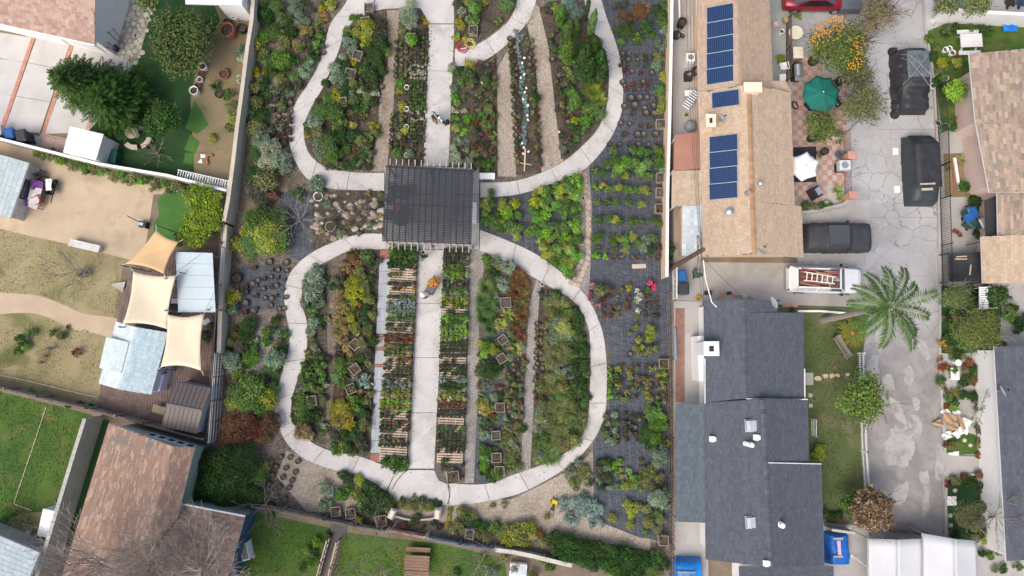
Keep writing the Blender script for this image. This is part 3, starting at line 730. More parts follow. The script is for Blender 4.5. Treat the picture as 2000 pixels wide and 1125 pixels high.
for ya, yb, n in ((506, 652, 6), (684, 711, 1), (717, 885, 7)):
    xa = 742 - (ya - 506) * .0475; xb = 742 - (yb - 506) * .0475
    quad_tiles(p, P(xa, ya), P(xa + 21, ya), P(xb + 20.5, yb), P(xb, yb), 3, n, gp)
for ya, yb in ((489, 505), (653, 658), (678, 683), (711.5, 716.5), (886, 901)):
    xa = 742 - (ya - 506) * .0475; xb = 742 - (yb - 506) * .0475
    mb = MB(); A, B, C, D = P(xa, ya), P(xa + 21, ya), P(xb + 20.5, yb), P(xb, yb); nv = max(1, round((yb - ya) / 3.4))
    for j in range(nv):
        for i in range(8):
            f = lambda u, v: (A.lerp(B, u)).lerp(D.lerp(C, u), v)
            q = [f((i + a) / 8, (j + b) / nv) for a, b in ((.06, .08), (.94, .08), (.94, .92), (.06, .92))]
            mb.c = jit((.36, .165, .125), .15); mb.prism(q, 0, .045)
    mb.build('brick_band', BRICKR, p, kind='stuff')
mb = MB(); mb.c = (.48, .33, .28)
mb.prism(PP([(747.5, 659), (754, 659), (753, 677), (746.5, 677)]), 0, .044); mb.build('paver', PAV, p)
mb = MB(); mb.c = (.34, .37, .395); mb.prism(PP([(734.5, 659), (746.5, 659), (745.5, 677), (733.5, 677)]), 0, .044); mb.build('paver', PAV, p)

# stepping stone path of round flagstones
p = thing('stepping_stone_path', None, None, (0, 0, 0), kind='structure')
sheet('stone_path_bed', [(1122, 328), (1150, 325), (1156, 400), (1154, 500), (1150, 590), (1130, 560), (1112, 540), (1126, 500), (1130, 420)], .0225, GRAVG)
def blob_stone(root, px, py, rpx, colr, nm='stone', h=.07, n=9, asp=1.0, m=None, zb=0.0, sd=None):
    c = P(px, py); r = rpx * M; a0 = rn.uniform(0, 6); rr = [r * rn.uniform(.8, 1.12) for _ in range(n)]
    q = [c + Vector((cos(a0 + 2 * pi * k / n) * rr[k], sin(a0 + 2 * pi * k / n) * rr[k] * asp, 0)) for k in range(n)]
    mb = MB(); mb.c = colr; s = [c + (x - c) * .9 for x in q]
    vs = [(x.x, x.y, zb) for x in q] + [(x.x, x.y, zb + h * .75) for x in q] + [(x.x, x.y, zb + h) for x in s]
    fs = [tuple(range(2 * n, 3 * n))] + [(r0 * n + i, r0 * n + (i + 1) % n, (r0 + 1) * n + (i + 1) % n, (r0 + 1) * n + i) for r0 in (0, 1) for i in range(n)]
    mb.add(vs, fs); return mb.build(nm, m or STONE, root)
for i in range(21):
    y = 336 + i * 10.8
    xa = 1143 - (max(0, y - 505) * .42) if y > 505 else (1133 if y < 350 else 1145)
    for k in (0, 1):
        x = (1131, 1142)[k] if y < 380 else (1135.5, 1148)[k]
        if 410 < y < 440 and k == 0: continue
        if y > 505: x -= (y - 505) * .42
        blob_stone(p, x + rn.uniform(-1, 1), y + (5 if k else 0) + rn.uniform(-1, 1), rn.uniform(5.6, 6.8), jit((.43, .345, .275), .1), h=.075)

# ------------------------------------------------------------------ driveway, flagstones, kerbs, patio
p = thing('driveway', None, None, (0, 0, 0), kind='structure')
dl = lambda t: (67 - 62 * t, 74 + 176 * t)           # first brick strip
d2 = lambda t: (140 - 58 * t, 92 + 172 * t)
DW = mat('yard_concrete', (.50, .49, .47), (.45, .44, .42), .5, 16, .08, .85, .1, c3=(.42, .41, .385), s3=.5)
for s0, s1 in ((0, .27), (.275, .64), (.645, 1.0)):
    a, b = dl(s0), dl(s1); c, e = d2(s0), d2(s1)
    slab(p, [(-60, a[1] - 20), (a[0] - 4, a[1]), (b[0] - 4, b[1]), (-60, b[1] - 15)], m=DW, z1=.05)
    slab(p, [(a[0] + 5, a[1] + 1), (c[0] - 4, c[1] - 3), (e[0] - 4, e[1] - 3), (b[0] + 5, b[1] + 1)], m=DW, z1=.05)
slab(p, [(145, 90), (222, 106), (262, 124), (205, 220), (172, 258), (88, 262), (128, 150)], m=DW, z1=.05)
slab(p, [(-60, 248), (8, 252), (86, 268), (130, 275), (130, 300), (-60, 258)], m=DW, z1=.045)
def brick_strip(root, a, b, wpx, ncol, step=.11):
    A = P(*a); B = P(*b); t = (B - A).normalized(); x = Vector((t.y, -t.x, 0)); n = int((B - A).length / step); mb = MB(); wd = wpx * M
    for j in range(n):
        for i in range(ncol):
            c = A + t * (j + .5) * step + x * ((i + .5) / ncol - .5) * wd
            mb.c = jit((.50, .25, .19), .14); mb.box((c.x, c.y, .026), (wd / ncol - .008, step - .008, .05), math.atan2(x.y, x.x))
    mb.build('brick_strip', BRICKR, root, kind='stuff')
brick_strip(p, (67, 70), (6, 248), 8, 3); brick_strip(p, (141, 88), (84, 266), 8, 3); brick_strip(p, (186, 208), (170, 256), 7, 3)
mb = MB()
for i in range(15):
    for j in range(9):
        c = P(82 + i * 3.4 + j * -1.0, 262 + j * 3.2 + i * .7); mb.c = jit((.46, .33, .27), .12); mb.box((c.x, c.y, .03), (.105, .10, .06), -.2)
mb.build('brick_apron', BRICKR, p, kind='stuff')
p = thing('flagstone_walk', None, None, (0, 0, 0), kind='structure')
FLG = [(246, -30), (305, -30), (296, 20), (282, 75), (268, 128), (224, 106), (236, 60)]
sheet('flagstone_bed', FLG, .013, mat('mortar', (.33, .30, .25), (.22, .22, .14), 1.5))
yy = -25
while yy < 130:
    xx = 225
    while xx < 305:
        if inpoly(xx, yy, FLG): blob_stone(p, xx + rn.uniform(-3.5, 3.5) + (5 if int(yy / 10.5) % 2 else 0), yy + rn.uniform(-3, 3), rn.uniform(3.8, 6.8), jit((.47, .43, .36), .14), 'flagstone', .04, 6)
        xx += 11.5
    yy += 10.5
def kerb(name, pts, wd=.16, h=.13, m=None, sm=0):
    q = PP(pts)
    if sm: q = smooth_pts(q, sm)
    mb = MB()
    nrm = []
    for i in range(len(q)):
        t = (q[min(i + 1, len(q) - 1)] - q[max(i - 1, 0)]).normalized(); nrm.append(Vector((-t.y, t.x, 0)))
    rows_ = [[q[i] + nrm[i] * wd / 2, q[i] + nrm[i] * wd / 2 + Vector((0, 0, h)), q[i] - nrm[i] * wd / 2 + Vector((0, 0, h)), q[i] - nrm[i] * wd / 2] for i in range(len(q))]
    mb.grid(rows_); return mb.build(name, m or CONC2, kind='structure')
kerb('kerb', [(1822, 150), (1830, 300), (1834, 560), (1834, 690), (1838, 790), (1844, 870)]); kerb('kerb', [(1844, 870), (1850, 890), (1905, 893)], sm=4)
kerb('kerb', [(1906, 925), (1860, 932), (1847, 945), (1846, 1040), (1853, 1062)], sm=4); kerb('kerb', [(1800, -40), (1805, 50), (1822, 150)])
sheet('pavement', [(1797, -60), (1840, -60), (1838, 20), (1822, 48), (1806, 55)], .02, CONC)
sheet('entry_walk', [(1840, 895), (1960, 890), (1960, 922), (1843, 932)], .012, CONC2)
p = thing('driveway', None, None, (0, 0, 0), kind='structure')
slab(p, [(1372, 512), (1560, 514), (1690, 528), (1712, 512), (1722, 520), (1720, 590), (1700, 600), (1620, 598), (1375, 590)], m=CONC2, z1=.03)
slab(p, [(1552, 420), (1640, 408), (1700, 390), (1690, 520), (1620, 512), (1562, 508)], m=CONC2, z1=.026)
slab(p, [(1316, 520), (1371, 520), (1374, 590), (1316, 590)], m=CONC2, z1=.028)
slab(p, [(1694, 528), (1716, 514), (1740, 520), (1742, 590), (1722, 640), (1700, 600)], m=PATCH, z1=.034)
# cement repairs in the street
PT = [[(1742, 838), (1762, 832), (1780, 845), (1784, 880), (1775, 905), (1755, 912), (1735, 900), (1728, 875)], [(1772, 815), (1790, 810), (1800, 830), (1796, 852), (1782, 852)], [(1766, 725), (1778, 715), (1786, 735), (1782, 755), (1768, 748)],
 [(1700, 700), (1716, 695), (1714, 715), (1720, 730), (1704, 738), (1692, 722)], [(1744, 958), (1768, 940), (1775, 955), (1760, 985), (1745, 980)], [(1795, 930), (1812, 920), (1815, 990), (1800, 1000), (1806, 960)], [(1783, 775), (1794, 780), (1796, 800), (1786, 797)],
 [(1725, 735), (1742, 735), (1745, 760), (1728, 755)], [(1790, 665), (1810, 670), (1818, 710), (1806, 700)], [(1712, 640), (1728, 655), (1722, 690), (1708, 672)], [(1735, 775), (1760, 790), (1770, 830), (1750, 815)], [(1830, 870), (1845, 868), (1846, 930), (1828, 935)]]
for k, q in enumerate(PT):
    w_ = smooth_pts(PP(q), 10, True); ce = sum(w_, Vector()) / len(w_)
    w_ = [x + (x - ce) * (.25 * mnoise.noise(x * 1.1) + .22 * mnoise.noise(x * 3.3) + .12 * mnoise.noise(x * 8)) for x in w_]
    sheet('cement_patch', w_, .009 + .0005 * k, PATCH, world=True)
# checkered patio tiles, each tile a piece
p = thing('checkered_patio', None, None, (0, 0, 0), kind='structure')
sheet('patio_bed', [(1540, 100), (1660, 100), (1660, 400), (1540, 420)], .012, CONC2)
A, B, C, D = P(1548, 110), P(1654, 110), P(1654, 392), P(1548, 392)
TILE = mat_attr('patio_tile', .6, 10, .12, .35, .03)
quad_tiles(p, A, B, C, D, 11, 29, lambda i, j: jit((.40, .215, .17) if (i + j) % 2 else (.40, .35, .305), .1), 'tile', .004, 0, .03, TILE,
           lambda i, j: not (j > 25 and i > 6) and not (j < 4 and i > 5))
# ------------------------------------------------------------------ walls and fences
def block_wall(name,label,line,h,th,m,bl=.4,courses=None,cap=True,capm=None):
    """masonry wall along ground points; every cap block is a piece"""
    q=PP(line); t=thing(name,label,'wall',q[0])
    for a,b in zip(q[:-1],q[1:]):
        dv=b-a; L=dv.length; u=dv/L; rz=math.atan2(u.y,u.x); n=max(1,round(L/bl)); cs=courses or max(1,round(h/.2)); ch=h/cs
        mb=MB()
        for j in range(cs):
            off=.5 if j%2 else 0.0
            for i in range(n+(1 if off else 0)):
                s0=max(0,(i-off)*L/n); s1=min(L,(i+1-off)*L/n)
                if s1-s0<.02: continue
                c=a+u*(s0+s1)/2; mb.box((c.x,c.y,(j+.5)*ch),(s1-s0-.012,th,ch-.012),rz)
        mb.box(((a+b)/2).to_tuple()[:2]+(h/2,),(L-.02,th-.02,h-.02),rz)
        mb.build('block_courses',m,t,kind='stuff')
        if cap:
            for i in range(n):
                c=a+u*(i+.5)*L/n; k=MB(); k.box((c.x,c.y,h+.025),(L/n-.012,th+.04,.05),rz); k.build('cap_block',capm or m,t)
    return t
def plain_wall(name,label,line,h,th,m,cat='wall',capm=None):
    q=PP(line); t=thing(name,label,cat,q[0])
    for a,b in zip(q[:-1],q[1:]):
        u=b-a; rz=math.atan2(u.y,u.x); c=(a+b)/2
        k=MB(); k.box((c.x,c.y,h/2),(u.length,th,h),rz); k.build('wall_panel',m,t)
        k=MB(); k.box((c.x,c.y,h+.03),(u.length,th+.06,.06),rz); k.build('coping',capm or m,t)
    return t
def board_fence(name,label,line,h,m,bw=.15,th=.025,rail=True,gap=.012,postm=None,cat='fence',lean=.0,nm='board',maxn=280):
    q=PP(line); t=thing(name,label,cat,q[0]); tot=sum((b-a).length for a,b in zip(q[:-1],q[1:])); bw=max(bw,tot/maxn)
    bm= None
    for a,b in zip(q[:-1],q[1:]):
        dv=b-a; L=dv.length; u=dv/L; rz=math.atan2(u.y,u.x); n=max(1,round(L/bw)); x=Vector((-u.y,u.x,0))
        k=MB(); k.box((0,0,h/2),(L/n-gap,th,h)); bm=k.mesh(nm,m)
        for i in range(n):
            c=a+u*(i+.5)*L/n; o=link_mesh(nm,bm,t,Vector((c.x,c.y,rn.uniform(-.03,.02)))-q[0],rz+rn.uniform(-.02,.02))
        if rail:
            for z in (.35,h-.12):
                k=MB(); k.bar(a+x*.05+Vector((0,0,z)),b+x*.05+Vector((0,0,z)),.05,.09); k.build('rail',postm or m,t)
        npst=max(1,round(L/2.4))
        for i in range(npst+1):
            c=a+u*(i*L/npst)+x*.1; k=MB(); k.box((c.x,c.y,h/2+.05),(.1,.1,h+.1),rz); k.build('post',postm or m,t)
    return t
def bar_fence(name,label,line,h,m,sp=.14,bwd=.028,rails=(.15,1.0),postm=None,post_sp=2.4,cat='fence',nm='picket',post=.06):
    q=PP(line); t=thing(name,label,cat,q[0])
    k=MB(); k.box((0,0,h/2),(bwd,bwd,h)); bm=k.mesh(nm,m)
    for a,b in zip(q[:-1],q[1:]):
        dv=b-a; L=dv.length; u=dv/L; rz=math.atan2(u.y,u.x); n=max(1,round(L/sp))
        for i in range(n+1):
            c=a+u*i*L/n; link_mesh(nm,bm,t,c-q[0],rz)
        for z in rails:
            k=MB(); k.bar(a+Vector((0,0,z*h)),b+Vector((0,0,z*h)),bwd*1.15,bwd*1.4); k.build('rail',m,t)
        ps=max(1,round(L/post_sp))
        for i in range(ps+1):
            c=a+u*i*L/ps; k=MB(); k.box((c.x,c.y,h/2+.04),(post,post,h+.08),rz); k.build('post',postm or m,t)
    return t
plain_wall('garden_wall','tall beige stucco wall with coping beside the nursery planting strip',[(512,-20),(507,60),(499,110),(488,200),(480,260),(472,330),(463,400),(455,440)],1.5,.2,BLOCK)
plain_wall('garden_wall','low beige wall running beside the timber deck trellis',[(453,445),(445,560),(441,690)],1.1,.22,BLOCK)
plain_wall('boundary_wall','thin grey wall with white coping behind the ivy hedge',[(-30,268),(60,291),(214,330),(345,352),(458,381)],1.3,.12,BLOCKG,capm=WHITE)
board_fence('board_fence','weathered grey board fence dividing dry lawn from bright green lawn',[(-30,744),(100,775),(192,797),(300,825),(412,855)],1.35,WOOD,.16)
block_wall('block_wall','long grey block wall beside the brown shingle house',[(201,812),(180,880),(150,980),(120,1080),(98,1160)],2.0,.2,BLOCKG)
bar_fence('trellis_fence','white wire trellis fence beside the brown metal shed',[(440,690),(434,780),(428,860)],1.7,WHITE,.12,.02,(.1,.35,.6,.85,1.0),WOOD,1.8)
bar_fence('trellis_fence','short pale wire trellis between deck and yellow shrub',[(452,490),(447,560)],1.6,WHITE,.12,.02,(.1,.35,.6,.85,1.0),WOOD,1.8)
board_fence('timber_fence','dark timber fence behind the deck and metal roof',[(458,383),(444,480),(436,600),(428,700),(420,858)],1.3,WOODD,.16,postm=WOOD)
plain_wall('garden_wall','beige wall with pale coping between nursery pots and tan house',[(1304,-30),(1301,120),(1298,260),(1294,400),(1293,545)],1.5,.14,CREAM,capm=WHITEW)
bar_fence('wire_fence','rusty wire fence between weed cloth and the dark roofed house',[(1302,575),(1304,700),(1306,850),(1308,1000),(1308,1120)],1.5,mat('rusty_wood',(.22,.16,.12),(.16,.115,.09),2),.3,.03,(.1,.5,1.0), None,2.2)
bar_fence('picket_fence','white picket fence between front lawn and the street',[(1676,690),(1679,800),(1682,880),(1687,955)],.85,WHITE,.15,.05,(.25,.8), None,2.0,nm='picket',post=.1)
bar_fence('iron_fence','black iron fence along the kerb before the pink house',[(1826,175),(1832,262),(1835,390),(1838,480),(1840,560)],1.25,BLACK,.15,.025,(.1,.95))
FENR=mat('rust_rail',(.30,.19,.15),(.25,.16,.125),2)
bar_fence('patio_fence','rust coloured iron patio fence facing the street',[(1646,262),(1648,310),(1649,385)],1.1,FENR,.15,.025,(.1,.95))
ORG=mat('orange_pillar_paint',(.58,.36,.22),(.52,.31,.19),1.5)
for x,y,lb in ((1649,312,'middle'),(1651,388,'lower')):
    t=thing('fence_pillar',f'orange stucco pillar at the {lb} end of the patio fence','pillar',P(x,y)); g=P(x,y)
    k=MB(); k.box((g.x,g.y,.55),(.45,.4,1.1)); k.build('shaft',ORG,t); k=MB(); k.box((g.x,g.y,1.13),(.55,.5,.08)); k.build('cap',mat('pink_tile',(.55,.28,.22)),t)
bar_fence('iron_rail','dark railing beside the green porch of the tan house',[(1535,40),(1535,160)],1.0,mat('brown_iron',(.11,.06,.05)),.12,.03,(.1,.98))
plain_wall('white_wall','long white rendered wall at the top of the lawn',[(1818,40),(1900,46),(2080,55)],1.6,.18,WHITEW)
plain_wall('drive_wall','low curved retaining wall beside the covered pickup drive',[(1556,418),(1600,412),(1640,402),(1655,392)],.35,.15,CONC2)
plain_wall('lawn_edging','white edging board between grass strip and front lawn',[(1556,608),(1600,608),(1648,612)],.18,.08,WHITE,'edging')
plain_wall('south_wall','pale low wall at the foot of the yellow-green bushes',[(968,1068),(1000,1072),(1040,1080),(1080,1090),(1115,1098)],.7,.2,mat('pale_concrete',(.52,.50,.44),(.42,.40,.35),1.0))
board_fence('tin_fence','blue tin panel fence behind the south planting strip',[(838,1046),(900,1058),(965,1068)],.9,mat('blue_tin',(.20,.26,.34),(.30,.31,.32),2),.3)
board_fence('south_fence','old brown board fence along the south planting strip',[(505,985),(560,992),(640,1010),(700,1022),(760,1032)],1.1,WOOD,.18)
board_fence('rusty_panel_fence','rust stained white panel fence under the twin white planters',[(762,1030),(832,1044)],1.0,mat('rust_white',(.62,.5,.42),(.42,.21,.13),1.2),.3)
bar_fence('ladder_fence','white lattice fence dropping into the south lawns',[(646,1048),(634,1090),(618,1150)],1.1,WOODL,.35,.06,(.25,.95))
bar_fence('ladder_fence','second lattice fence beside the black shade tarp',[(664,1052),(652,1100),(640,1150)],1.0,WOODL,.3,.06,(.25,.95))
mb=MB(); a=PP([(648,1016),(680,1022),(676,1048),(652,1062),(638,1110),(622,1150),(614,1150),(628,1100),(640,1050)],0)
mb.prism([(q.x,q.y)+(0,) for q in a],.0,.05); mb.build('shade_tarp',mat('tarp_black',(.018,.02,.022),(.03,.032,.035),2,8,.2,.45,.3),label='black shade tarp lying between the two lattice fences',cat='tarp')

# ------------------------------------------------------------------ houses
def V(px,py,h): return P(px,py,h)
def shingles(mb,A,B,C,D,course,tab,pal,lift=.018,amp=.12,rnd=rn):
    """A-B eave, D-C ridge"""
    up=((D+C)-(A+B))/2; L=up.length; nrm=(B-A).cross(D-A).normalized()
    if nrm.z<0:nrm=-nrm
    n=max(1,round(L/course))
    for j in range(n):
        t0,t1=j/n,min(1,(j+1.25)/n); rf=1+rnd.uniform(-.045,.045)
        a0,b0=A.lerp(D,t0),B.lerp(C,t0); a1,b1=A.lerp(D,t1),B.lerp(C,t1); W=(b0-a0).length; m=max(1,round(W/tab)); off=rnd.random()
        for i in range(m+1):
            s0=max(0,(i-off)/m); s1=min(1,(i+1-off)/m)
            if s1-s0<.01: continue
            e=.004/W; s0+=e; s1-=e
            p0,p1=a0.lerp(b0,s0)+nrm*(lift+rnd.uniform(0,.006)),a0.lerp(b0,s1)+nrm*lift; p3,p2=a1.lerp(b1,s0)+nrm*.004,a1.lerp(b1,s1)+nrm*.004
            mb.c=tuple(x*rf for x in jit(rnd.choice(pal),amp,rnd)); mb.add([p0,p1,p2,p3,p0-nrm*lift,p1-nrm*lift],[(0,1,2,3),(4,5,1,0)])
SHM=mat_attr('shingle',.9,12,.14,.2,.15)
UNDER=mat('roof_underlay',(.09,.08,.075))
def slope(t,A,B,C,D,pal,course=.15,tab=.28,deck=None,th=.12,m=None,amp=.05,nm='roof',lift=.018):
    mb=MB(); dn=Vector((0,0,.012)); n=6; nrm=(B-A).cross(D-A); fl=nrm.z<0
    g=[[A.lerp(B,i/n).lerp(D.lerp(C,i/n),j/n)-dn for j in range(n+1)] for i in range(n+1)]
    mb.m=1; mb.grid(g if fl else g[::-1]); mb.m=0; lo=[[q-Vector((0,0,th)) for q in r_] for r_ in g]; mb.grid(lo[::-1] if fl else lo)
    for e0,e1 in ((g[0],lo[0]),(g[-1],lo[-1]),([r_[0] for r_ in g],[r_[0] for r_ in lo]),([r_[-1] for r_ in g],[r_[-1] for r_ in lo])):mb.grid([e0,e1])
    r=mb.build(nm,[deck or WHITE,UNDER],t)
    s=MB(); shingles(s,A,B,C,D,course,tab,pal,lift,amp); s.build('shingles',m or SHM,r,kind='stuff'); return r
def ridge_cap(t,a,b,pal,n=None,w=.16):
    d=b-a; L=d.length; n=n or max(2,round(L/.28)); mb=MB(); u=d/L; x=Vector((-u.y,u.x,0))
    for i in range(n):
        p0=a+u*i*L/n; p1=a+u*(i+1.1)*L/n; mb.c=jit(rn.choice(pal),.14)
        z0=Vector((0,0,.055)); z1=Vector((0,0,.04)); dn=Vector((0,0,-.045))
        mb.add([p0-x*w+dn+z0,p0+z0,p0+x*w+dn+z0,p1-x*w+dn+z1,p1+z1,p1+x*w+dn+z1],[(0,1,4,3),(1,2,5,4)])
    mb.build('ridge_caps',SHM,t,kind='stuff')
def walls(t,pts,z0,z1,m,nm='wall'):
    mb=MB(); mb.prism([(q[0],q[1],0) for q in pts],z0,z1); return mb.build(nm,m,t)
def facet(t,pts,m,nm='gable',th=.06):
    """flat wall piece with thickness"""
    p=[Vector(q) for q in pts]; n=(p[1]-p[0]).cross(p[2]-p[0]).normalized()*th; k=len(p); mb=MB()
    mb.add(p+[q-n for q in p],[tuple(range(k)),tuple(range(2*k-1,k-1,-1))]+[((i+1)%k,i,k+i,k+(i+1)%k) for i in range(k)]); return mb.build(nm,m,t)
def window(t,c,wd,ht,face,bars=2,frame=None,nm='window'):
    """window on a wall; face = outward unit vector (x,y)"""
    f=Vector((face[0],face[1],0)).normalized(); s=Vector((-f.y,f.x,0)); c=Vector(c)+f*.02; rz=math.atan2(s.y,s.x)
    fr=MB()
    for sg in (-1,1):
        q=c+s*sg*wd/2; fr.box((q.x,q.y,q.z),(.06,.07,ht+.06),rz); fr.box((c.x,c.y,c.z+sg*ht/2),(wd-.06,.07,.06),rz)
    for i in range(1,bars):
        q=c+s*(i/bars-.5)*wd; fr.box((q.x,q.y,q.z),(.035,.06,ht-.06),rz)
    w_=fr.build(nm,frame or WHITE,t)
    g=MB(); g.box((c.x,c.y,c.z),(wd-.05,.03,ht-.05),rz); g.build('pane',GLASS,w_)
PTAN=[(.42,.325,.235),(.445,.345,.25),(.395,.305,.22),(.435,.34,.25)]
PTANU=[(.375,.28,.205),(.40,.30,.22),(.35,.26,.19),(.39,.295,.22)]
PBRN=[(.275,.185,.14),(.30,.205,.155),(.25,.165,.125),(.23,.165,.14),(.35,.25,.19)]
PDRK=[(.080,.091,.112),(.085,.097,.118),(.075,.085,.105),(.090,.101,.123)]
PSKT=[(.095,.12,.14),(.105,.13,.15),(.088,.11,.13)]
PBLU=[(.50,.58,.60),(.53,.61,.63),(.47,.55,.575)]
PGAR=[(.36,.245,.20),(.40,.28,.225),(.33,.22,.185),(.42,.31,.26)]
PPNK=[(.30,.235,.185),(.265,.205,.165),(.34,.265,.205),(.25,.20,.17),(.35,.275,.21)]

# --- tan house
t=thing('tan_house','long tan shingle roofed house with solar panels and cream walls','house',P(1460,380))
he,hr=2.7,3.95
xw,xr,xe1,xe2=V(1369,300,he).x,V(1467,300,hr).x,V(1548,300,he).x,V(1569,450,he).x
xru,xeu=V(1443,80,hr).x,V(1506,80,he).x
yS,yJ,yT,yN=V(1400,502,he).y,V(1400,402,he).y,V(1500,179,he).y,V(1400,-60,he).y
def vv(x,y,z): return Vector((x,y,z))
slope(t,vv(xw,yS,he),vv(xw,yT,he),vv(xr,yT,hr),vv(xr,yS,hr),PTAN)
slope(t,vv(xe1,yJ,he),vv(xe1,yT,he),vv(xr,yT,hr),vv(xr,yJ,hr),PTAN)
slope(t,vv(xe2,yS,he-.15),vv(xe2,yJ,he-.15),vv(xr,yJ,hr),vv(xr,yS,hr),PTAN)
ridge_cap(t,vv(xr,yS,hr),vv(xr,yT,hr),[(.33,.205,.125),(.36,.23,.14)])
slope(t,vv(xw,yT+.02,he),vv(xw,yN,he),vv(xru,yN,hr-.12),vv(xru,yT+.02,hr-.12),PTANU)
slope(t,vv(xeu,yT+.02,he),vv(xeu,yN,he),vv(xru,yN,hr-.12),vv(xru,yT+.02,hr-.12),PTANU)
slope(t,V(1507,178,2.55),V(1545,180,2.55),V(1535,158,2.75),V(1507,158,2.75),PTANU)
ov=.42
walls(t,[(xw+ov,yS+.35),(xe1-ov,yS+.35),(xe1-ov,yT),(xw+ov,yT)],0,he-.1,CREAM)
walls(t,[(xw+ov,yT),(xeu-.3,yT),(xeu-.3,yN),(xw+ov,yN)],0,he-.1,CREAM)
walls(t,[(xe1-ov,yS+.35),(xe2-.4,yS+.35),(xe2-.4,yJ-.4),(xe1-ov,yJ-.4)],0,he-.25,CREAM)
facet(t,[(xw+ov,yS+.35,he-.1),(xe2-.4,yS+.35,he-.25),(xr,yS+.35,hr-.16)],CREAM)
for px in (1441,1494):window(t,vv(V(px,505,2.0).x,yS+.35,2.15),1.0,.55,(0,-1),2)
for py in (10,50,110,205):window(t,vv(xw+ov,V(1360,py,1.6).y,1.65),1.25,1.0,(-1,0),3)
flat= lambda pts,h,m,nm='porch_roof',th=.1:MB().prism([(*V(a,b,h).to_tuple()[:2],0) for a,b in pts],h-th,h, True).build(nm,m,t)
flat([(1317,264),(1368,258),(1369,331),(1316,333)],2.35,mat('rust_sheet',(.36,.185,.13),(.31,.155,.11),.8,14,.1),'porch_roof')
slope(t,V(1312,402,2.25),V(1313,334,2.25),V(1369,332,2.6),V(1369,402,2.6),PTAN,.22,.34,th=.08)
slope(t,V(1332,500,2.3),V(1333,395,2.3),V(1370,395,2.6),V(1371,500,2.6),[(.44,.49,.50),(.50,.54,.55),(.40,.45,.47)],.24,.4,th=.08)
a=V(1336,498,2.2); b=V(1336,398,2.2); walls(t,[(a.x+.15,a.y+.2),(xw+ov,a.y+.2),(xw+ov,b.y),(a.x+.15,b.y)],0,2.15,CREAM)
a=V(1316,400,2.2); b=V(1318,264,2.2)
for q in ((a.x+.1,a.y),(a.x+.1,(a.y+b.y)/2),(b.x+.1,b.y-.1)):MB().box((q[0],q[1],1.1),(.1,.1,2.2)).build('porch_post',WHITE,t)
def chimney(t,px,py,h0,h1,sx,sy,m,hole=True,nm='chimney'):
    c=V(px,py,h1); o=MB().box((c.x,c.y,(h0+h1)/2),(sx,sy,h1-h0)).build(nm,m,t)
    MB().box((c.x,c.y,h1+.04),(sx+.1,sy+.1,.08)).build('chimney_cap',m,o)
    if hole:MB().box((c.x,c.y,h1+.075),(sx*.35,sy*.45,.02)).build('flue',BLACK,o)
CREAML=mat('cream_light',(.78,.63,.48),(.72,.57,.43),.9,12,.06)
chimney(t,1470,171,3.2,4.35,1.05,.55,CREAML, False)
chimney(t,1388,236,2.2,3.9,.55,.75,CREAML)
def pipe_vent(px,py,h,r,hh,m,label,nm='roof_vent'):
    c=V(px,py,h); k=MB(); k.lathe((0,0,0),[(r*1.8,0),(r*1.6,.04),(r,.06),(r,hh),(r*1.5,hh),(r*1.5,hh+.1),(r*.5,hh+.16)],12)
    k.build(nm,m,label=label,cat='vent',loc=c,local=True)
pipe_vent(1424,414,3.35,.14,.22,STEEL,'round steel roof vent with dark throat on the tan house')
pipe_vent(1459,378,3.85,.1,.35,WOOD,'brown stub vent beside the tan house ridge')
pipe_vent(1481,361,3.7,.1,.45,STEEL,'shiny steel flue pipe east of the tan house ridge')
# solar panels, each a thing with frame, glass and cells
CELL=mat('solar_cell',(.007,.026,.085),(.010,.034,.105),.5,4,.15,.5,0,spec=.15)
FRAM=mat('panel_frame',(.30,.34,.40),(.27,.31,.37),2,8,.05,.5,0)
LINE=mat('solar_backsheet',(.055,.095,.19),(.05,.085,.17),2,8,.05,.4,0)
slp=(hr-he)/(xr-xw)
def roofz(x): return he+(x-xw)*slp
def solar(px0,px1,py0,py1,label,group):
    hm=3.35; a=V(px0,py1+.6,hm); b=V(px1,py0,hm); x0,x1,y0,y1=a.x,b.x,a.y,b.y
    t=thing('solar_panel',label,'solar panel',(x0,y0,roofz(x0)),group); L=math.hypot(x1-x0,roofz(x1)-roofz(x0)); W=y1-y0
    ux=Vector((x1-x0,0,roofz(x1)-roofz(x0))).normalized(); uy=Vector((0,1,0)); n=ux.cross(uy); o=n*.1
    def bx(mb,u0,u1,v0,v1,z0,z1):
        pts=[ux*u+uy*v+n*z for z in (z0,z1) for u,v in ((u0,v0),(u1,v0),(u1,v1),(u0,v1))]
        mb.add(pts,[(3,2,1,0),(4,5,6,7),(0,1,5,4),(1,2,6,5),(2,3,7,6),(3,0,4,7)])
    k=MB(); bx(k,0.02,L-.02,.02,W-.02,.09,.12); k.build('backsheet',LINE,t,local=True)
    k=MB(); f=.03
    f=.022; bx(k,0,L,0,f,.08,.14); bx(k,0,L,W-f,W,.08,.14); bx(k,0,f,f,W-f,.08,.14); bx(k,L-f,L,f,W-f,.08,.14); k.build('frame',FRAM,t,local=True)
    k=MB(); nu,nv=12,8; g=.009
    for i in range(nu):
        for j in range(nv):
            u0=f+.01+(L-2*f-.02)*i/nu; u1=f+.01+(L-2*f-.02)*(i+1)/nu; v0=f+.01+(W-2*f-.02)*j/nv; v1=f+.01+(W-2*f-.02)*(j+1)/nv
            bx(k,u0+g,u1-g,v0+g,v1-g,.119,.126)
    k.build('cells',CELL,t,local=True,kind='stuff')
    k=MB()
    for u in (L*.25,L*.75):bx(k,u-.03,u+.03,.1,W-.1,.0,.09)
    k.build('rails',FRAM,t,local=True,kind='stuff')
ord_=['first','second','third','fourth','fifth']
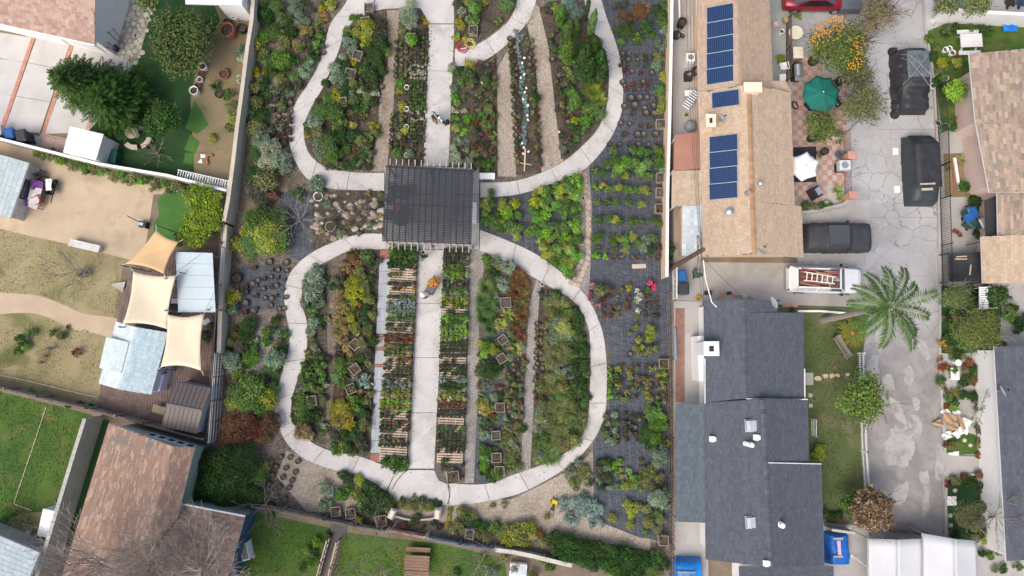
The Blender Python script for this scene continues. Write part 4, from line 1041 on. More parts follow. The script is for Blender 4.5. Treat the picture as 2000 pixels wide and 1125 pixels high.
for i in range(5):solar(1384.5,1430.5,11+30.2*i,40.6+30.2*i,f'{ord_[i]} blue solar panel from the top of the five-panel row','five solar panels in a row on the tan roof')
solar(1394,1440,179,209,'single blue solar panel standing alone beside the chimney', None)
for i in range(4):solar(1390,1438,264.5+31*i,294.8+31*i,f'{ord_[i]} blue solar panel from the top of the four-panel row','four solar panels in a row on the tan roof')
# satellite dishes
def dish(px,py,h,r,az,label,el=.7):
    c=V(px,py,h); t=thing('satellite_dish',label,'satellite dish',(c.x,c.y,h-.45)); k=MB()
    mt=Matrix.Rotation(az,3,'Z')@Matrix.Rotation(pi/2-el,3,'Y'); n=18; rows_=[]
    for i in range(5):
        rr=r*i/4; rows_.append([mt@Vector((rr*cos(2*pi*j/n),rr*.88*sin(2*pi*j/n),.16*r*(i/4)**2))+Vector((0,0,.45)) for j in range(n)])
    k.grid(rows_, True); k.grid([[q+mt@Vector((0,0,-.02)) for q in r_] for r_ in rows_[::-1]], True); k.build('reflector',mat('dish_paint',(.62,.68,.68),(.56,.62,.62),1.5,8,.04,.4),t,local=True,smooth=True)
    k=MB(); k.tube([(0,0,0),(0,0,.4)],.03,8); k.build('mast',STEEL,t,local=True)
    k=MB(); e=mt@Vector((0,0,r*.9))+Vector((0,0,.45)); k.tube([mt@Vector((r*.9,0,.1))+Vector((0,0,.45)),e],.018,6); k.box(e,(.09,.09,.12),az); k.build('feed_arm',BLACK,t,local=True)
dish(1409,232,3.7,.36,.6,'grey satellite dish beside the cream chimney on the tan roof')
dish(1487,489,3.7,.36,.9,'white satellite dish near the gable end of the tan roof')
dish(1510,592,3.4,.45,.5,'large pale satellite dish on the corner of the dark roof')
dish(1957,765,3.3,.42,.5,'white satellite dish with dark feed on the eastern dark roof')

# --- dark roofed house
t=thing('dark_roof_house','long house with dark slate-grey shingle roof and white walls','house',P(1460,850)); dk_house=t
DKD=mat('dark_fascia',(.10,.105,.115))
slope(t,V(1375,587,2.6),V(1376,786,2.6),V(1455,778,3.65),V(1453,586,3.65),PDRK,deck=DKD)
slope(t,V(1517,587,2.9),V(1517,611,2.9),V(1453,610,3.65),V(1453,586,3.65),PDRK,deck=DKD)
slope(t,V(1569,611,2.5),V(1571,779,2.5),V(1455,779,3.65),V(1453,610,3.65),PDRK,deck=WHITE)
slope(t,V(1376,786.5,2.6),V(1379,1093,2.6),V(1505,1108,4.0),V(1489,779.5,4.0),PDRK,deck=DKD)
slope(t,V(1577,780,2.65),V(1580,904,2.65),V(1493,902,4.0),V(1489,780,4.0),PDRK,deck=DKD)
slope(t,V(1604,906,2.45),V(1610,1104,2.45),V(1505,1108,4.0),V(1493,902.5,4.0),PDRK,deck=WHITE)
slope(t,V(1319,1019,2.1),V(1320,789,2.1),V(1376,789,2.55),V(1378,1021,2.55),PSKT,deck=DKD,th=.08)
slope(t,V(1445,1160,2.2),V(1630,1160,2.2),V(1628,1106,2.3),V(1443,1106,2.3),PDRK,deck=WHITE,th=.08)
ridge_cap(t,V(1453,600,3.65),V(1455,778,3.65),PDRK); ridge_cap(t,V(1489,781,4.0),V(1505,1106,4.0),PDRK)
a,b,c,e=V(1384,596,2.5),V(1388,1080,2.5),V(1565,1080,2.5),V(1552,620,2.4)
walls(t,[(a.x,a.y),(b.x,b.y),(c.x,c.y),(V(1567,785,2.5).x,V(1567,785,2.5).y),(e.x,e.y),(V(1505,620,2.5).x,e.y),(V(1505,600,2.5).x,a.y)],0,2.52,WHITEW)
facet(t,[V(1384,594,2.5),V(1505,594,2.8),V(1453,592,3.55)],WHITEW)
a,b=V(1449,1104,2.1),V(1610,1104,2.1); walls(t,[(a.x,a.y),(b.x,b.y),(b.x,b.y-3),(a.x,a.y-3)],0,2.15,WHITEW)
wx=V(1384,640,1.6).x
window(t,vv(wx-.02,V(1370,622,1.6).y,1.65),.9,.8,(-1,0),2)
window(t,vv(V(1388,1060,1.6).x-.02,V(1370,1052,1.6).y,1.65),.7,.6,(-1,0),2)
chimney(t,1389,681,1.5,3.7,.85,.8,WHITE); 
a=V(1357,690,1.2); MB().box((V(1366,700,.7).x,V(1366,700,.7).y,.9),(.7,2.9,1.8)).build('chimney_base',WHITEW,t)
for px,py,h,lb in ((1468,831,3.7,'upper'),(1469,1019,3.55,'lower')):
    c=V(px,py,h); k=MB(); k.box((0,0,.05),(.85,.75,.1),.05); k.box((-.3,0,.2),(.22,.6,.28),.05); k.add([(-.2,-.3,.3),(-.2,.3,.3),(.42,.34,.1),(.42,-.34,.1)],[(3,2,1,0)])
    k.build('roof_vent',mat('galvanised',(.46,.51,.53),(.40,.45,.47),1.5,8,.06,.4),label=f'galvanised cowl vent, {lb} of two on the dark roof',cat='vent',loc=c,local=True)
for px,py,h,lb in ((1390,857,2.85,'beside the blue-grey skirt roof'),(1476,854,3.8,'near the upper cowl vent'),(1495,1099,3.9,'at the foot of the dark ridge')):
    c=V(px,py,h); k=MB(); k.box((0,0,.06),(.34,.34,.12)); k.box((.0,0,.18),(.22,.36,.11)); k.box((.18,0,.15),(.1,.26,.08)); k.build('box_vent',WHITE,label='small white box vent '+lb,cat='vent',loc=c,local=True)
pipe_vent(1465,868,3.8,.1,.3,WHITE,'white twin pipe vent below the upper cowl'); pipe_vent(1456,866,3.65,.09,.25,WHITE,'thin white pipe vent beside the twin vent'); pipe_vent(1524,1024,3.7,.11,.3,WHITE,'white pipe vent alone on the eastern dark slope')

for a,b in ((V(1458,779,3.66),V(1577,780,2.68)),(V(1496,903.5,3.98),V(1604,906,2.5)),(V(1571,720,2.53),V(1571.5,779,2.53)),(V(1376.5,788,2.62),V(1376.5,700,2.62))):MB().bar(a+Vector((0,0,.03)),b+Vector((0,0,.03)),.05,.05).build('rake_trim',WHITE,t)
# --- brown house lower left
t=thing('brown_house','house with weathered brown shingle roof and dark blue end wall','house',P(330,960))
BSH=mat_attr('brown_shingle',.9,10,.16,.2,.15,wear=(.155,.15,.155),wscale=.5,wlo=.56,whi=.66)
slope(t,V(213,826,2.6),V(144,1052,2.6),V(280,1092,3.9),V(337,872,3.9),PBRN,.135,.4,m=BSH,amp=.08)
slope(t,V(380,874,3.2),V(346,1010,3.2),V(281,1090,3.9),V(337,872,3.9),PBRN,.135,.4,m=BSH,amp=.08)
slope(t,V(354,985,2.6),V(478,1009,2.6),V(430,1180,4.0),V(270,1130,4.0),PBRN,.135,.34,m=BSH,amp=.08)
slope(t,V(144,1053,2.55),V(110,1160,2.55),V(262,1190,3.6),V(280,1093,3.8),PBRN,.135,.4,m=BSH,amp=.08)
GRN=mat('green_siding',(.33,.40,.34),(.27,.34,.28),1,10,.1); BLUW=mat('blue_wall',(.035,.085,.17),(.03,.07,.145),1,10,.1,.6)
a,b,c,e=V(224,834,2.5),V(372,880,3.0),V(356,988,2.5),V(160,1050,2.5)
walls(t,[(a.x,a.y),(b.x,b.y),(c.x,c.y),(V(290,1090,2.5).x,V(290,1090,2.5).y),(e.x,e.y)],0,2.5,GRN)
facet(t,[a,b,V(337,878,3.75)],GRN)
for i in range(5):
    q=a.lerp(b,.42+i*.12); window(t,vv(q.x,q.y,1.9),.5,.9,((b-a).y*-1,(b-a).x),1)
a,b,c=V(362,988,2.5),V(474,1012,2.5),V(428,1180,2.5)
q=[(a.x,a.y),(b.x,b.y),(c.x,c.y),(V(270,1150,2.5).x,V(270,1150,2.5).y)]
walls(t,q,0,2.48,GRN); 
facet(t,[vv(c.x,c.y,0)+Vector((.03,0,0)),vv(b.x,b.y,0)+Vector((.03,0,0)),vv(b.x,b.y,2.5)+Vector((.03,0,0)),vv(c.x,c.y,3.9)+Vector((.03,0,0))],BLUW,'end_wall')
MB().bar(V(354,984,2.66),V(479,1008,2.66),.1,.1).build('gutter',WHITE,t)
c=P(486,1072); t2=thing('air_conditioner','dirty white air conditioner unit beside the dark blue wall','air conditioner',c,rz=.25)
MB().box((0,0,.4),(.45,1.1,.75)).build('casing',WHITE,t2,local=True); MB().box((.0,0,.79),(.36,.9,.03)).build('grille',WOOD,t2,local=True); MB().box((0,0,.01),(.6,1.3,.03)).build('base_pad',CONC2,t2,local=True)

# --- pale roof house at the corner
t=thing('pale_roof_house','house corner with pale blue tiled roof below the block wall','house',P(20,1100))
slope(t,V(-60,1022,2.5),V(78,1080,2.5),V(40,1170,3.6),V(-80,1130,3.6),PBLU,.3,.4)
slope(t,V(78,1080.5,2.5),V(50,1190,2.5),V(20,1200,3.2),V(40,1170,3.5),PBLU,.3,.4)
a,b,c=V(-60,1035,2.4),V(70,1088,2.4),V(30,1190,2.4); walls(t,[(a.x,a.y),(b.x,b.y),(c.x,c.y),(a.x,c.y)],0,2.4,BLOCKG)

# --- garage house upper left
t=thing('garage_house','white garage house with pinkish brown shingle roof and brick driveway','house',P(60,0))
A,B=V(-70,31,2.7),V(185,87,2.7); C=V(187,-60,4.1); D=A+(C-B)
slope(t,A,B,C,D,PGAR,.2,.3,th=.2)
u=(B-A).normalized(); n_=Vector((-u.y,u.x,0)); b0=B-u*.3+n_*.4; a0=A+n_*.4; c0=b0+n_*5
walls(t,[(a0.x,a0.y),(b0.x,b0.y),(c0.x,c0.y),((a0+n_*5).x,(a0+n_*5).y)],0,2.5,WHITEW)
facet(t,[vv(b0.x,b0.y,2.5),vv(c0.x,c0.y,2.5),vv(c0.x,c0.y,3.95),vv(b0.x,b0.y,2.62)],WHITEW)
for s0,s1 in ((3.2,6.4),(.6,2.6)):
    q0,q1=b0-u*s0,b0-u*s1
    q0.z=q1.z=0
    MB().bar(q0.lerp(q1,.5)-n_*.03+Vector((-u*abs(s1-s0)/2))+Vector((0,0,1.1)),q0.lerp(q1,.5)-n_*.03+u*abs(s1-s0)/2+Vector((0,0,1.1)),.05,2.2).build('garage_door',WHITE,t)
MB().bar(A-n_*.05+Vector((0,0,-.06)),B-n_*.05+Vector((0,0,-.06)),.11,.12).build('gutter',WHITE,t)
# garden store at the top
t=thing('garden_store','flat roofed white garden store above the terracotta pots','shed',P(435,10))
a=[V(362,-40,2.3),V(472,-40,2.3),V(472,10,2.3),V(417,9,2.3),V(362,8,2.3)]; MB().prism(a,2.2,2.3, True).build('roof',WHITE,t)
a=[V(420,-40,2.2),V(478,-40,2.2),V(474,12,2.2),V(424,8,2.2)]; walls(t,a,0,2.18,WHITEW)

# --- white shed behind ivy
t=thing('white_shed','white metal garden shed behind the ivy hedge','shed',P(175,290))
A,B,C,D=V(123,298,2.0),V(187,313,2.0),V(202,262,2.1),V(137,247,2.1)
MB().add([A,B,C,D]+[q-Vector((0,0,.1)) for q in (A,B,C,D)],[(0,1,2,3),(7,6,5,4),(4,5,1,0),(5,6,2,1),(6,7,3,2),(7,4,0,3)]).build('roof',WHITE,t)
ce=(A+B+C+D)/4; walls(t,[ce+(q-ce)*.94 for q in (A,B,C,D)],0,1.95,mat('shed_panel',(.62,.64,.62),(.56,.58,.56),1))
a=[(214,318),(235,325),(240,300),(222,295)]; k=MB(); k.prism(PP(a),0,.7); k.build('storage_box',mat('green_plastic',(.02,.11,.07),(.015,.09,.06),1,8,.08,.4),label='dark green plastic storage box beside the white shed',cat='box')

# --- white playhouse at the sand yard
t=thing('white_playhouse','white weathered playhouse with pale blue roof at the sand yard','playhouse',P(30,365))
slope(t,V(20,427,1.3),V(57,318,1.3),V(-40,290,1.95),V(-70,405,1.95),[(.42,.50,.51),(.45,.53,.54),(.40,.48,.49)],.3,.5)
a,b=V(21,425,1.22),V(55,320,1.22); a.z=b.z=0; u=(b-a).normalized(); x=Vector((u.y,-u.x,0)); WW=mat('white_wash',(.62,.61,.59),(.44,.42,.40),1.8,8,.15)
walls(t,[a,b,b-x*4,a-x*4],0,1.2,WW)
for i in range(14):
    q=a.lerp(b,(i+.5)/14)+x*.025; MB().box((q.x,q.y,.6),((b-a).length/14-.02,.03,1.18),math.atan2(u.y,u.x)).build('board',WW,t)
q=a.lerp(b,.55); window(t,vv(q.x,q.y,.72)+x*.04,1.3,.72,(x.x,x.y),3,BLACK)
wd=thing('plank_table','white plank table beside the playhouse wall','table',P(70,385)); A,B,C,D=V(62,356,.6),V(84,363,.6),V(72,410,.6),V(50,402,.6)
for i in range(5):
    f0,f1=i/5,(i+.93)/5; MB().prism([A.lerp(B,f0),A.lerp(B,f1),D.lerp(C,f1),D.lerp(C,f0)],.56,.6, True).build('plank',WW,wd)
for q in (A,B,C,D):q=q.lerp((A+C)/2,.15); MB().box((q.x,q.y,.28),(.06,.06,.56)).build('leg',WOOD,wd)
PURP=mat('purple_cloth',(.16,.06,.24),(.13,.045,.20),2,8,.2)
k=MB(); n=10
k.grid([[V(60+30*i/n,350+1.6*j+6*i/n+(j*.6 if i<3 else 0),.66-(.3 if i>8 else 0)+.05*sin(i*1.3+j)) for j in range(n)] for i in range(n)]); k.grid([[V(48+6*i/5,388+2.2*j,.64+.04*sin(i+j*1.7)) for j in range(8)] for i in range(6)]); k.build('purple_cloth',PURP,label='crumpled purple cloth draped over the white plank table',cat='cloth')

# --- blue playhouse on the deck
t=thing('blue_playhouse','playhouse with pale blue shingle roof standing on the timber deck','playhouse',P(265,700))
slope(t,V(295,771,1.9),V(328,649,1.9),V(266,639,2.6),V(233,761,2.6),[(.44,.56,.59),(.48,.60,.63),(.41,.53,.57)],.16,.3)  # darker, bluer palette than the west slope: its shaded side put into the colour
slope(t,V(227,628,1.95),V(193,749,1.95),V(233,761,2.6),V(266,639,2.6),PBLU,.16,.3)
slope(t,V(208,658,2.25),V(194,719,2.25),V(236,730,2.62),V(252,668,2.62),PBLU,.16,.3,nm='dormer')
A,B,C,D=V(297,765,1.8),V(324,655,1.8),V(236,634,1.8),V(205,745,1.8)
walls(t,[A,B,C,D],.15,1.85,mat('lilac_paint',(.55,.55,.68),(.50,.50,.63),1))
a,b=V(304,768,1.3),V(333,712,1.3); k=MB()
walls(t,[P(306,765,.2),P(325,762,.2),P(338,712,.2),P(318,712,.2)],.15,1.1,mat('lilac_paint',(.6,.6,.7)),'bay')
k=MB()
for i in range(40):
    x,y=rn.uniform(-7,7),rn.uniform(-9,9)
    if x*x/49+y*y/81<1:c=V(320+x,722+y,1.13); k.lathe(c,[(.06,-.01),(.05,.015)],6)
k.build('cutout_screen',BLACK,t,kind='stuff')
# --- deck boards
t=thing('timber_deck', None, None,P(300,700),kind='structure')
def deck(t,A,B,C,D,n,z,m=WOODD,gap=.012):
    """boards run from A-B side to D-C side"""
    for i in range(n):
        f0,f1=i/n,(i+1)/n
        q=[A.lerp(B,f0),A.lerp(B,f1),D.lerp(C,f1),D.lerp(C,f0)]; ce=(q[0]+q[1])/2; 
        q=[q[0].lerp(q[1],.05),q[1].lerp(q[0],.05),q[2].lerp(q[3],.05),q[3].lerp(q[2],.05)]
        MB().prism(q,z-.05,z+rn.uniform(-.004,.004), True).build('board',m,t)
deck(t,P(225,640),P(425,660),P(412,862),P(188,800),42,.16)
deck(t,P(262,505),P(436,480),P(428,658),P(228,638),30,.14)
# --- brown metal shed
t=thing('brown_shed','brown standing-seam metal shed in the deck corner','shed',P(370,795))
BRM=mat('brown_metal',(.105,.088,.085),(.12,.10,.098),.6,6,.08,.45)
A,B,r0,r1,C,D=V(342,745,1.9),V(412,758,1.9),V(326,789,2.4),V(395,803,2.4),V(384,847,1.9),V(316,833,1.9)
for a,b,c,e in ((A,B,r1,r0),(D,C,r1,r0)):
    r=MB().add([a,b,c,e]+[q-Vector((0,0,.05)) for q in (a,b,c,e)],[(0,1,2,3),(7,6,5,4),(4,5,1,0),(5,6,2,1),(6,7,3,2),(7,4,0,3)]).build('roof',BRM,t)
    for i in range(9):MB().bar(a.lerp(b,i/8)+Vector((0,0,.015)),e.lerp(c,i/8)+Vector((0,0,.015)),.035,.04).build('seam',BRM,r)
MB().bar(r0+Vector((0,0,.02)),r1+Vector((0,0,.02)),.14,.05).build('ridge_cap',BRM,t)
GRM=mat('shed_wall',(.36,.40,.46),(.31,.35,.41),1,6,.08,.5)
ce=(A+B+C+D)/4; q=[ce+(x-ce)*.97 for x in (A,B,C,D)]; walls(t,q,.15,1.88,GRM)
facet(t,[q[1],q[2],r1.lerp(r0,.03)-Vector((0,0,.04))],GRM); facet(t,[q[0],q[3],r0.lerp(r1,.03)-Vector((0,0,.04))],GRM)
# --- pale metal deck roof
t=thing('metal_canopy','pale blue corrugated metal canopy roof over the deck','canopy',P(390,555))
A,B,C,D=V(348,609,2.1),V(421,609,2.3),V(415,494,2.3),V(343,492,2.1)
MTL=mat('pale_sheet',(.44,.53,.56),(.41,.49,.53),.5,6,.05,.4)
n=5
for i in range(n):
    f0,f1=i/n,(i+.995)/n; q=[A.lerp(D,f0),B.lerp(C,f0),B.lerp(C,f1),A.lerp(D,f1)]
    MB().add(q+[x-Vector((0,0,.03+.01*(i%2))) for x in q],[(0,1,2,3),(7,6,5,4),(4,5,1,0),(5,6,2,1),(6,7,3,2),(7,4,0,3)]).build('roof_sheet',MTL,t)
    MB().bar(q[0]+Vector((0,0,.02)),q[1]+Vector((0,0,.02)),.05,.03).build('lap_seam',MTL,t)
for q in (A,B,C,D):
    x=((A+B+C+D)/4).lerp(q,.92); MB().box((x.x,x.y,1.02),(.1,.1,2.0)).build('post',WOOD,t)
# --- shade sails
def sail(label,pts,hs,m,conc=.1):
    c=[V(a,b,h) for (a,b),h in zip(pts,hs)]; ce=sum(c,Vector())/len(c); n=14; rows_=[]
    t=thing('shade_sail',label,'shade sail',(ce.x,ce.y,0))
    def edge(a,b,s):
        m_=a.lerp(b,s); return m_+(ce-m_)*conc*4*s*(1-s)
    for i in range(n+1):
        u=i/n; row=[]
        for j in range(n+1):
            v=j/n
            l,r,bo,to=edge(c[0],c[3],v),edge(c[1],c[2],v),edge(c[0],c[1],u),edge(c[3],c[2],u)
            q=l.lerp(r,u)+bo.lerp(to,v)-(c[0].lerp(c[1],u)).lerp(c[3].lerp(c[2],u),v)
            q.z+=-.25*sin(pi*u)*sin(pi*v)+.035*sin(9*(u-v))*sin(pi*u)*sin(pi*v)
            row.append(q)
        rows_.append(row)
    k=MB(); k.grid(rows_); o=k.build('cloth',m,t,smooth=True); md=o.modifiers.new('thick','SOLIDIFY'); md.thickness=.012
    for q in c:
        d_=(q-ce); d_.z=0; e=q+d_.normalized()*.3; k=MB(); k.tube([q,e],.015,5); k.build('corner_cord',WHITE,t)
        k=MB(); k.tube([(e.x,e.y,0),e+Vector((0,0,.1))],.045,8); k.build('mast',WOOD,t)
SAILO=mat('sail_tan',(.58,.40,.215),(.54,.37,.195),.8,10,.05,.8,.05); SAILC=mat('sail_cream',(.66,.57,.425),(.62,.535,.395),.8,10,.05,.8,.05)
sail('tan shade sail, the small one beside the vine arbour',[(245,515),(320,535),(350,472),(305,449)],(2.6,2.9,2.5,2.9),SAILO,.13)
sail('large cream shade sail in the middle of the deck',[(240,632),(327,643),(344,538),(260,530)],(2.9,2.5,2.9,2.6),SAILC)
sail('cream shade sail spread over the deck beside the playhouse roof',[(314,717),(393,724),(399,612),(327,614)],(2.6,2.9,2.6,2.9),SAILC,.12)

# --- pink stucco house, east
t=thing('pink_house','pink stucco house with brown mottled shingle roof by the iron fence','house',P(1960,300))
he2=2.8
slope(t,V(1906,240,he2),V(1893,105,he2),V(2060,90,4.6),V(2060,240,4.6),PPNK,.17,.42,amp=.15)
slope(t,V(1933,375,he2),V(1907,242,he2),V(2060,240,4.6),V(2060,375,4.6),PPNK,.17,.42,amp=.15)
slope(t,V(1950,460,he2-.2),V(1948,372,he2-.2),V(2060,370,3.9),V(2060,460,3.9),PPNK,.17,.42,amp=.15)
slope(t,V(1920,553,2.5),V(1917,462,2.5),V(2060,455,3.6),V(2060,553,3.6),PTAN,.2,.34)
a= lambda x,y:V(x,y,2.6).to_tuple()[:2]+(0,)
walls(t,[a(1914,128),a(2060,120),a(2060,545),a(1960,545),a(1958,372),a(1938,362),a(1925,250),a(1912,235)],0,2.55,PINKST)
MB().prism([P(1876,195),P(1905,195),P(1905,250),P(1873,250)],0,2.6).build('bay',PINKST,t)
q=V(1902,190,1.5); window(t,vv(V(1914,180,1.6).x,V(1905,178,1.6).y,1.7),1.4,1.1,(-1,0),3)
window(t,vv(V(1936,330,1.6).x,V(1928,328,1.6).y,1.6),1.9,1.2,(-1,0),3)
MB().prism([P(1868,258),P(1890,256),P(1892,300),P(1853,300),P(1852,262)],0,.12).build('doorstep',CONC2,t)
MB().prism([P(1881,266),P(1893,266),P(1893,286),P(1881,286)],.12,.14).build('door_mat',BLACK,t)
# --- eastern dark roof
t=thing('east_house','pale walled house with dark grey roof at the eastern edge','house',P(1980,870))
slope(t,V(1942,676,2.7),V(1966,1096,2.7),V(2080,1090,4.0),V(2080,676,4.0),PDRK,.2,.34)
walls(t,[V(1952,684,2.6),V(1974,1090,2.6),V(2080,1090,2.6),V(2080,684,2.6)],0,2.6,WHITEW)
window(t,vv(V(1972,1060,1.6).x-.02,V(1956,1045,1.6).y,1.6),1.6,1.1,(-1,.05),3)
# --- white tents
def tent(label,pts,h,hr_,zsub):
    c=[V(a,b,h) for a,b in pts]; t=thing('white_tent',label,'tent',P(sum(a for a,b in pts)/4,sum(b for a,b in pts)/4)); n=8
    m0,m1=c[0].lerp(c[1],.5),c[3].lerp(c[2],.5); m0=m0+Vector((0,0,hr_)); m1=m1+Vector((0,0,hr_)); FAB=mat('tent_cloth',(.54,.55,.56),(.51,.52,.53),.5,6,.04,.7,.05)
    for a,b,d1,d0,nm in ((c[0],m0,m1,c[3],'roof_panel'),(m0,c[1],c[2],m1,'roof_panel')):
        k=MB(); k.grid([[a.lerp(b,i/n).lerp(d0.lerp(d1,i/n),j/n)+Vector((0,0,-.06*sin(pi*i/n)*sin(pi*j/4*.98))) for j in range(n+1)] for i in range(n+1)]); o=k.build(nm,FAB,t,smooth=True); o.modifiers.new('thick','SOLIDIFY').thickness=.01
    for a,b in ((c[0],c[3]),(c[1],c[2])):
        k=MB(); k.bar(a-Vector((0,0,.12)),b-Vector((0,0,.12)),.01,.24); k.build('valance',FAB,t)
    for q in c:MB().tube([(q.x,q.y,0),q],.03,8).build('pole',STEEL,t)
tent('large white tent with ridged roof standing at the street end',[(1697,1052),(1801,1052),(1801,1190),(1697,1190)],2.2,.25,0)
tent('second white tent with sagging canopy next to the dead tree',[(1804,1042),(1908,1056),(1912,1190),(1804,1190)],2.3,.45,0)
# ------------------------------------------------------------------ pergola with shade cloth
t=thing('pergola','large timber pergola roofed with black shade cloth between the two garden loops','pergola',P(840,405))
hp=2.75
A,B,C,D=V(754,322,hp),V(925,331,hp),V(921,478,hp),V(746,471,hp)
PW=mat('pergola_wood',(.43,.40,.36),(.36,.33,.295),1.5,9,.15)
DKW=mat('dark_batten',(.030,.032,.038),(.038,.040,.046),1,8,.1,.7)
nR=14
for i in range(nR):
    f=(i+.6)/nR; a=A.lerp(B,f); b=D.lerp(C,f); u=(b-a).normalized()
    MB().bar(a-u*.45-Vector((0,0,.1)),b+u*.5-Vector((0,0,.1)),.055,.13).build('rafter',PW,t)
for a,b in ((A,B),(D,C),(A.lerp(D,.5),B.lerp(C,.5))):MB().bar(a-Vector((0,0,.25)),b-Vector((0,0,.25)),.1,.17).build('beam',PW,t)
nS=44
for i in range(nS):
    f=(i+.5)/nS; MB().bar(A.lerp(D,f)+Vector((0,0,.0)),B.lerp(C,f)+Vector((0,0,.0)),.035,.035).build('slat',DKW,t)
for i in range(nR):
    f=(i+.6)/nR; a=A.lerp(B,f); b=D.lerp(C,f); MB().bar(a+Vector((0,0,.035)),b+Vector((0,0,.035)),.05,.03).build('batten',DKW,t)
for fx in (.03,.5,.97):
    for fy in (.03,.97):
        q=A.lerp(B,fx).lerp(D.lerp(C,fx),fy); MB().box((q.x,q.y,1.2),(.16,.16,2.4)).build('post',PW,t)
m,n,b_=_new('shade_cloth'); tr=n.nodes.new('ShaderNodeBsdfTransparent'); ms=n.nodes.new('ShaderNodeMixShader'); pos=_pos(n)
b_.inputs['Base Color'].default_value=(.028,.031,.040,1); b_.inputs['Roughness'].default_value=.85
n.links.new(_ramp(n,_noise(n,3.0,3,.6,pos),-.9,1.25),ms.inputs[0]); n.links.new(tr.outputs[0],ms.inputs[1]); n.links.new(b_.outputs[0],ms.inputs[2]); n.links.new(ms.outputs[0],n.nodes['Material Output'].inputs['Surface'])
k=MB(); N=24
k.grid([[A.lerp(B,i/N).lerp(D.lerp(C,i/N),j/N)+Vector((0,0,.07+.02*sin(i*2.1)*sin(j*1.7)+(-.12+.05*sin(i*3) if j in (0,N) else 0))) for j in range(N+1)] for i in range(N+1)])
k.build('shade_cloth',m,t,smooth=True)
def round_table(px,py,r,h,m,label,legs=1):
    t=thing('round_table',label,'table',P(px,py)); MB().lathe((0,0,h-.04),[(r*.98,0),(r,.015),(r,.035),(r*.97,.045)],24).build('table_top',m,t,local=True)
    MB().lathe((0,0,0),[(r*.5,0),(r*.48,.04),(.05,.06),(.05,h-.04)],12).build('pedestal',m,t,local=True)
GRNT=mat('dark_green_metal',(.03,.055,.05),(.04,.065,.06),1)
round_table(790,381,.55,.74,GRNT,'dark round table under the pergola beside the rocks, upper of two')
round_table(786,430,.55,.74,GRNT,'dark round table under the pergola beside the rocks, lower of two')
def chair(px,py,rz,m,label,arms=True,group=None,s=1.0):
    t=thing('garden_chair',label,'chair',P(px,py),group,rz); w_=.5*s
    k=MB(); k.grid([[Vector((x*w_/2,y*w_/2,.43-.03*(1-x*x)*(1-y*y))) for x in (-1,-.5,0,.5,1)] for y in (-1,-.5,0,.5,1)][::-1]); k.box((0,0,.395),(w_*.9,w_*.9,.02)); k.build('seat',m,t,local=True)
    for i in range(5):MB().bar((-w_*.36+i*w_*.18,-w_*.5,.43),(-w_*.36+i*w_*.18,-w_*.72,.86),.05,.02,(0,1,0)).build('back_slat',m,t,local=True)
    k=MB(); k.tube([(-w_*.5,-w_*.48,.42),(-w_*.48,-w_*.72,.8),(-w_*.25,-w_*.76,.92),(w_*.25,-w_*.76,.92),(w_*.48,-w_*.72,.8),(w_*.5,-w_*.48,.42)],.025,6); k.build('back_frame',m,t,local=True)
    for x in (-1,1):
        for y in (-1,1):MB().tube([(x*w_*.45,y*w_*.45,.42),(x*w_*.52,y*w_*.52,0)],.025,6).build('leg',m,t,local=True)
        if arms:MB().tube([(x*w_*.52,w_*.45,.42),(x*w_*.55,w_*.4,.64),(x*w_*.55,-w_*.5,.66)],.028,6).build('armrest',m,t,local=True)
    return t
chair(778,408,1.57,mat('red_plastic',(.42,.05,.07)),'red chair under the pergola between the two round tables')
chair(900,415,-1.57,mat('blue_plastic',(.25,.32,.40)),'pale blue chair under the pergola by the east edge')
for x,y,l in ((763,392,'upper'),(761,425,'lower'),(772,372,'topmost')):chair(x,y,rn.uniform(0,6),BLACK,f'black metal chair under the pergola, {l} of three by the rocks')
t=thing('white_shelf','white slatted shelf standing at the east edge of the pergola','shelf',P(926,420))
for i in range(8):
    c=P(927,402+i*4.6); MB().box((c.x,c.y,.8),(.36,.13,.03)).build('slat',WHITE,t)
for y in (402,436):
    c=P(927,y); MB().box((c.x,c.y,.4),(.32,.05,.78)).build('end_panel',WHITE,t)
def bench(px,py,rz,L,m,label,back=True,group=None,slats=4,wd=.45,h=.45):
    t=thing('garden_bench',label,'bench',P(px,py),group,rz)
    for i in range(slats):MB().box((0,-wd/2+wd*(i+.5)/slats,h),(L,wd/slats-.015,.04)).build('seat_slat',m,t,local=True)
    if back:
        for i in range(4):MB().box((0,-wd/2-.05-.04*i,h+.12+i*.11),(L,.03,.085)).build('back_slat',m,t,local=True)
    for s in (-1,1):
        k=MB(); k.box((s*(L/2-.12),0,h/2-.01),(.07,wd*.9,h-.03)); k.build('leg',m,t,local=True)
        if back:MB().box((s*(L/2-.05),-.02,h+.2),(.06,wd,.05)).build('armrest',m,t,local=True)
    return t
bench(952,347,0,1.05,WHITEW,'pale stone bench beside the pergola path corner', False,slats=1)
bench(1640,676,-1.03,1.6,WOOD,'weathered slatted bench beside the yellow cycad')
bench(173,482,-.22,2.1,mat('white_wash2',(.66,.65,.62),(.5,.48,.45),1.6),'long white washed plank bench at the edge of the sand', False,slats=3,h=.5,wd=.5)
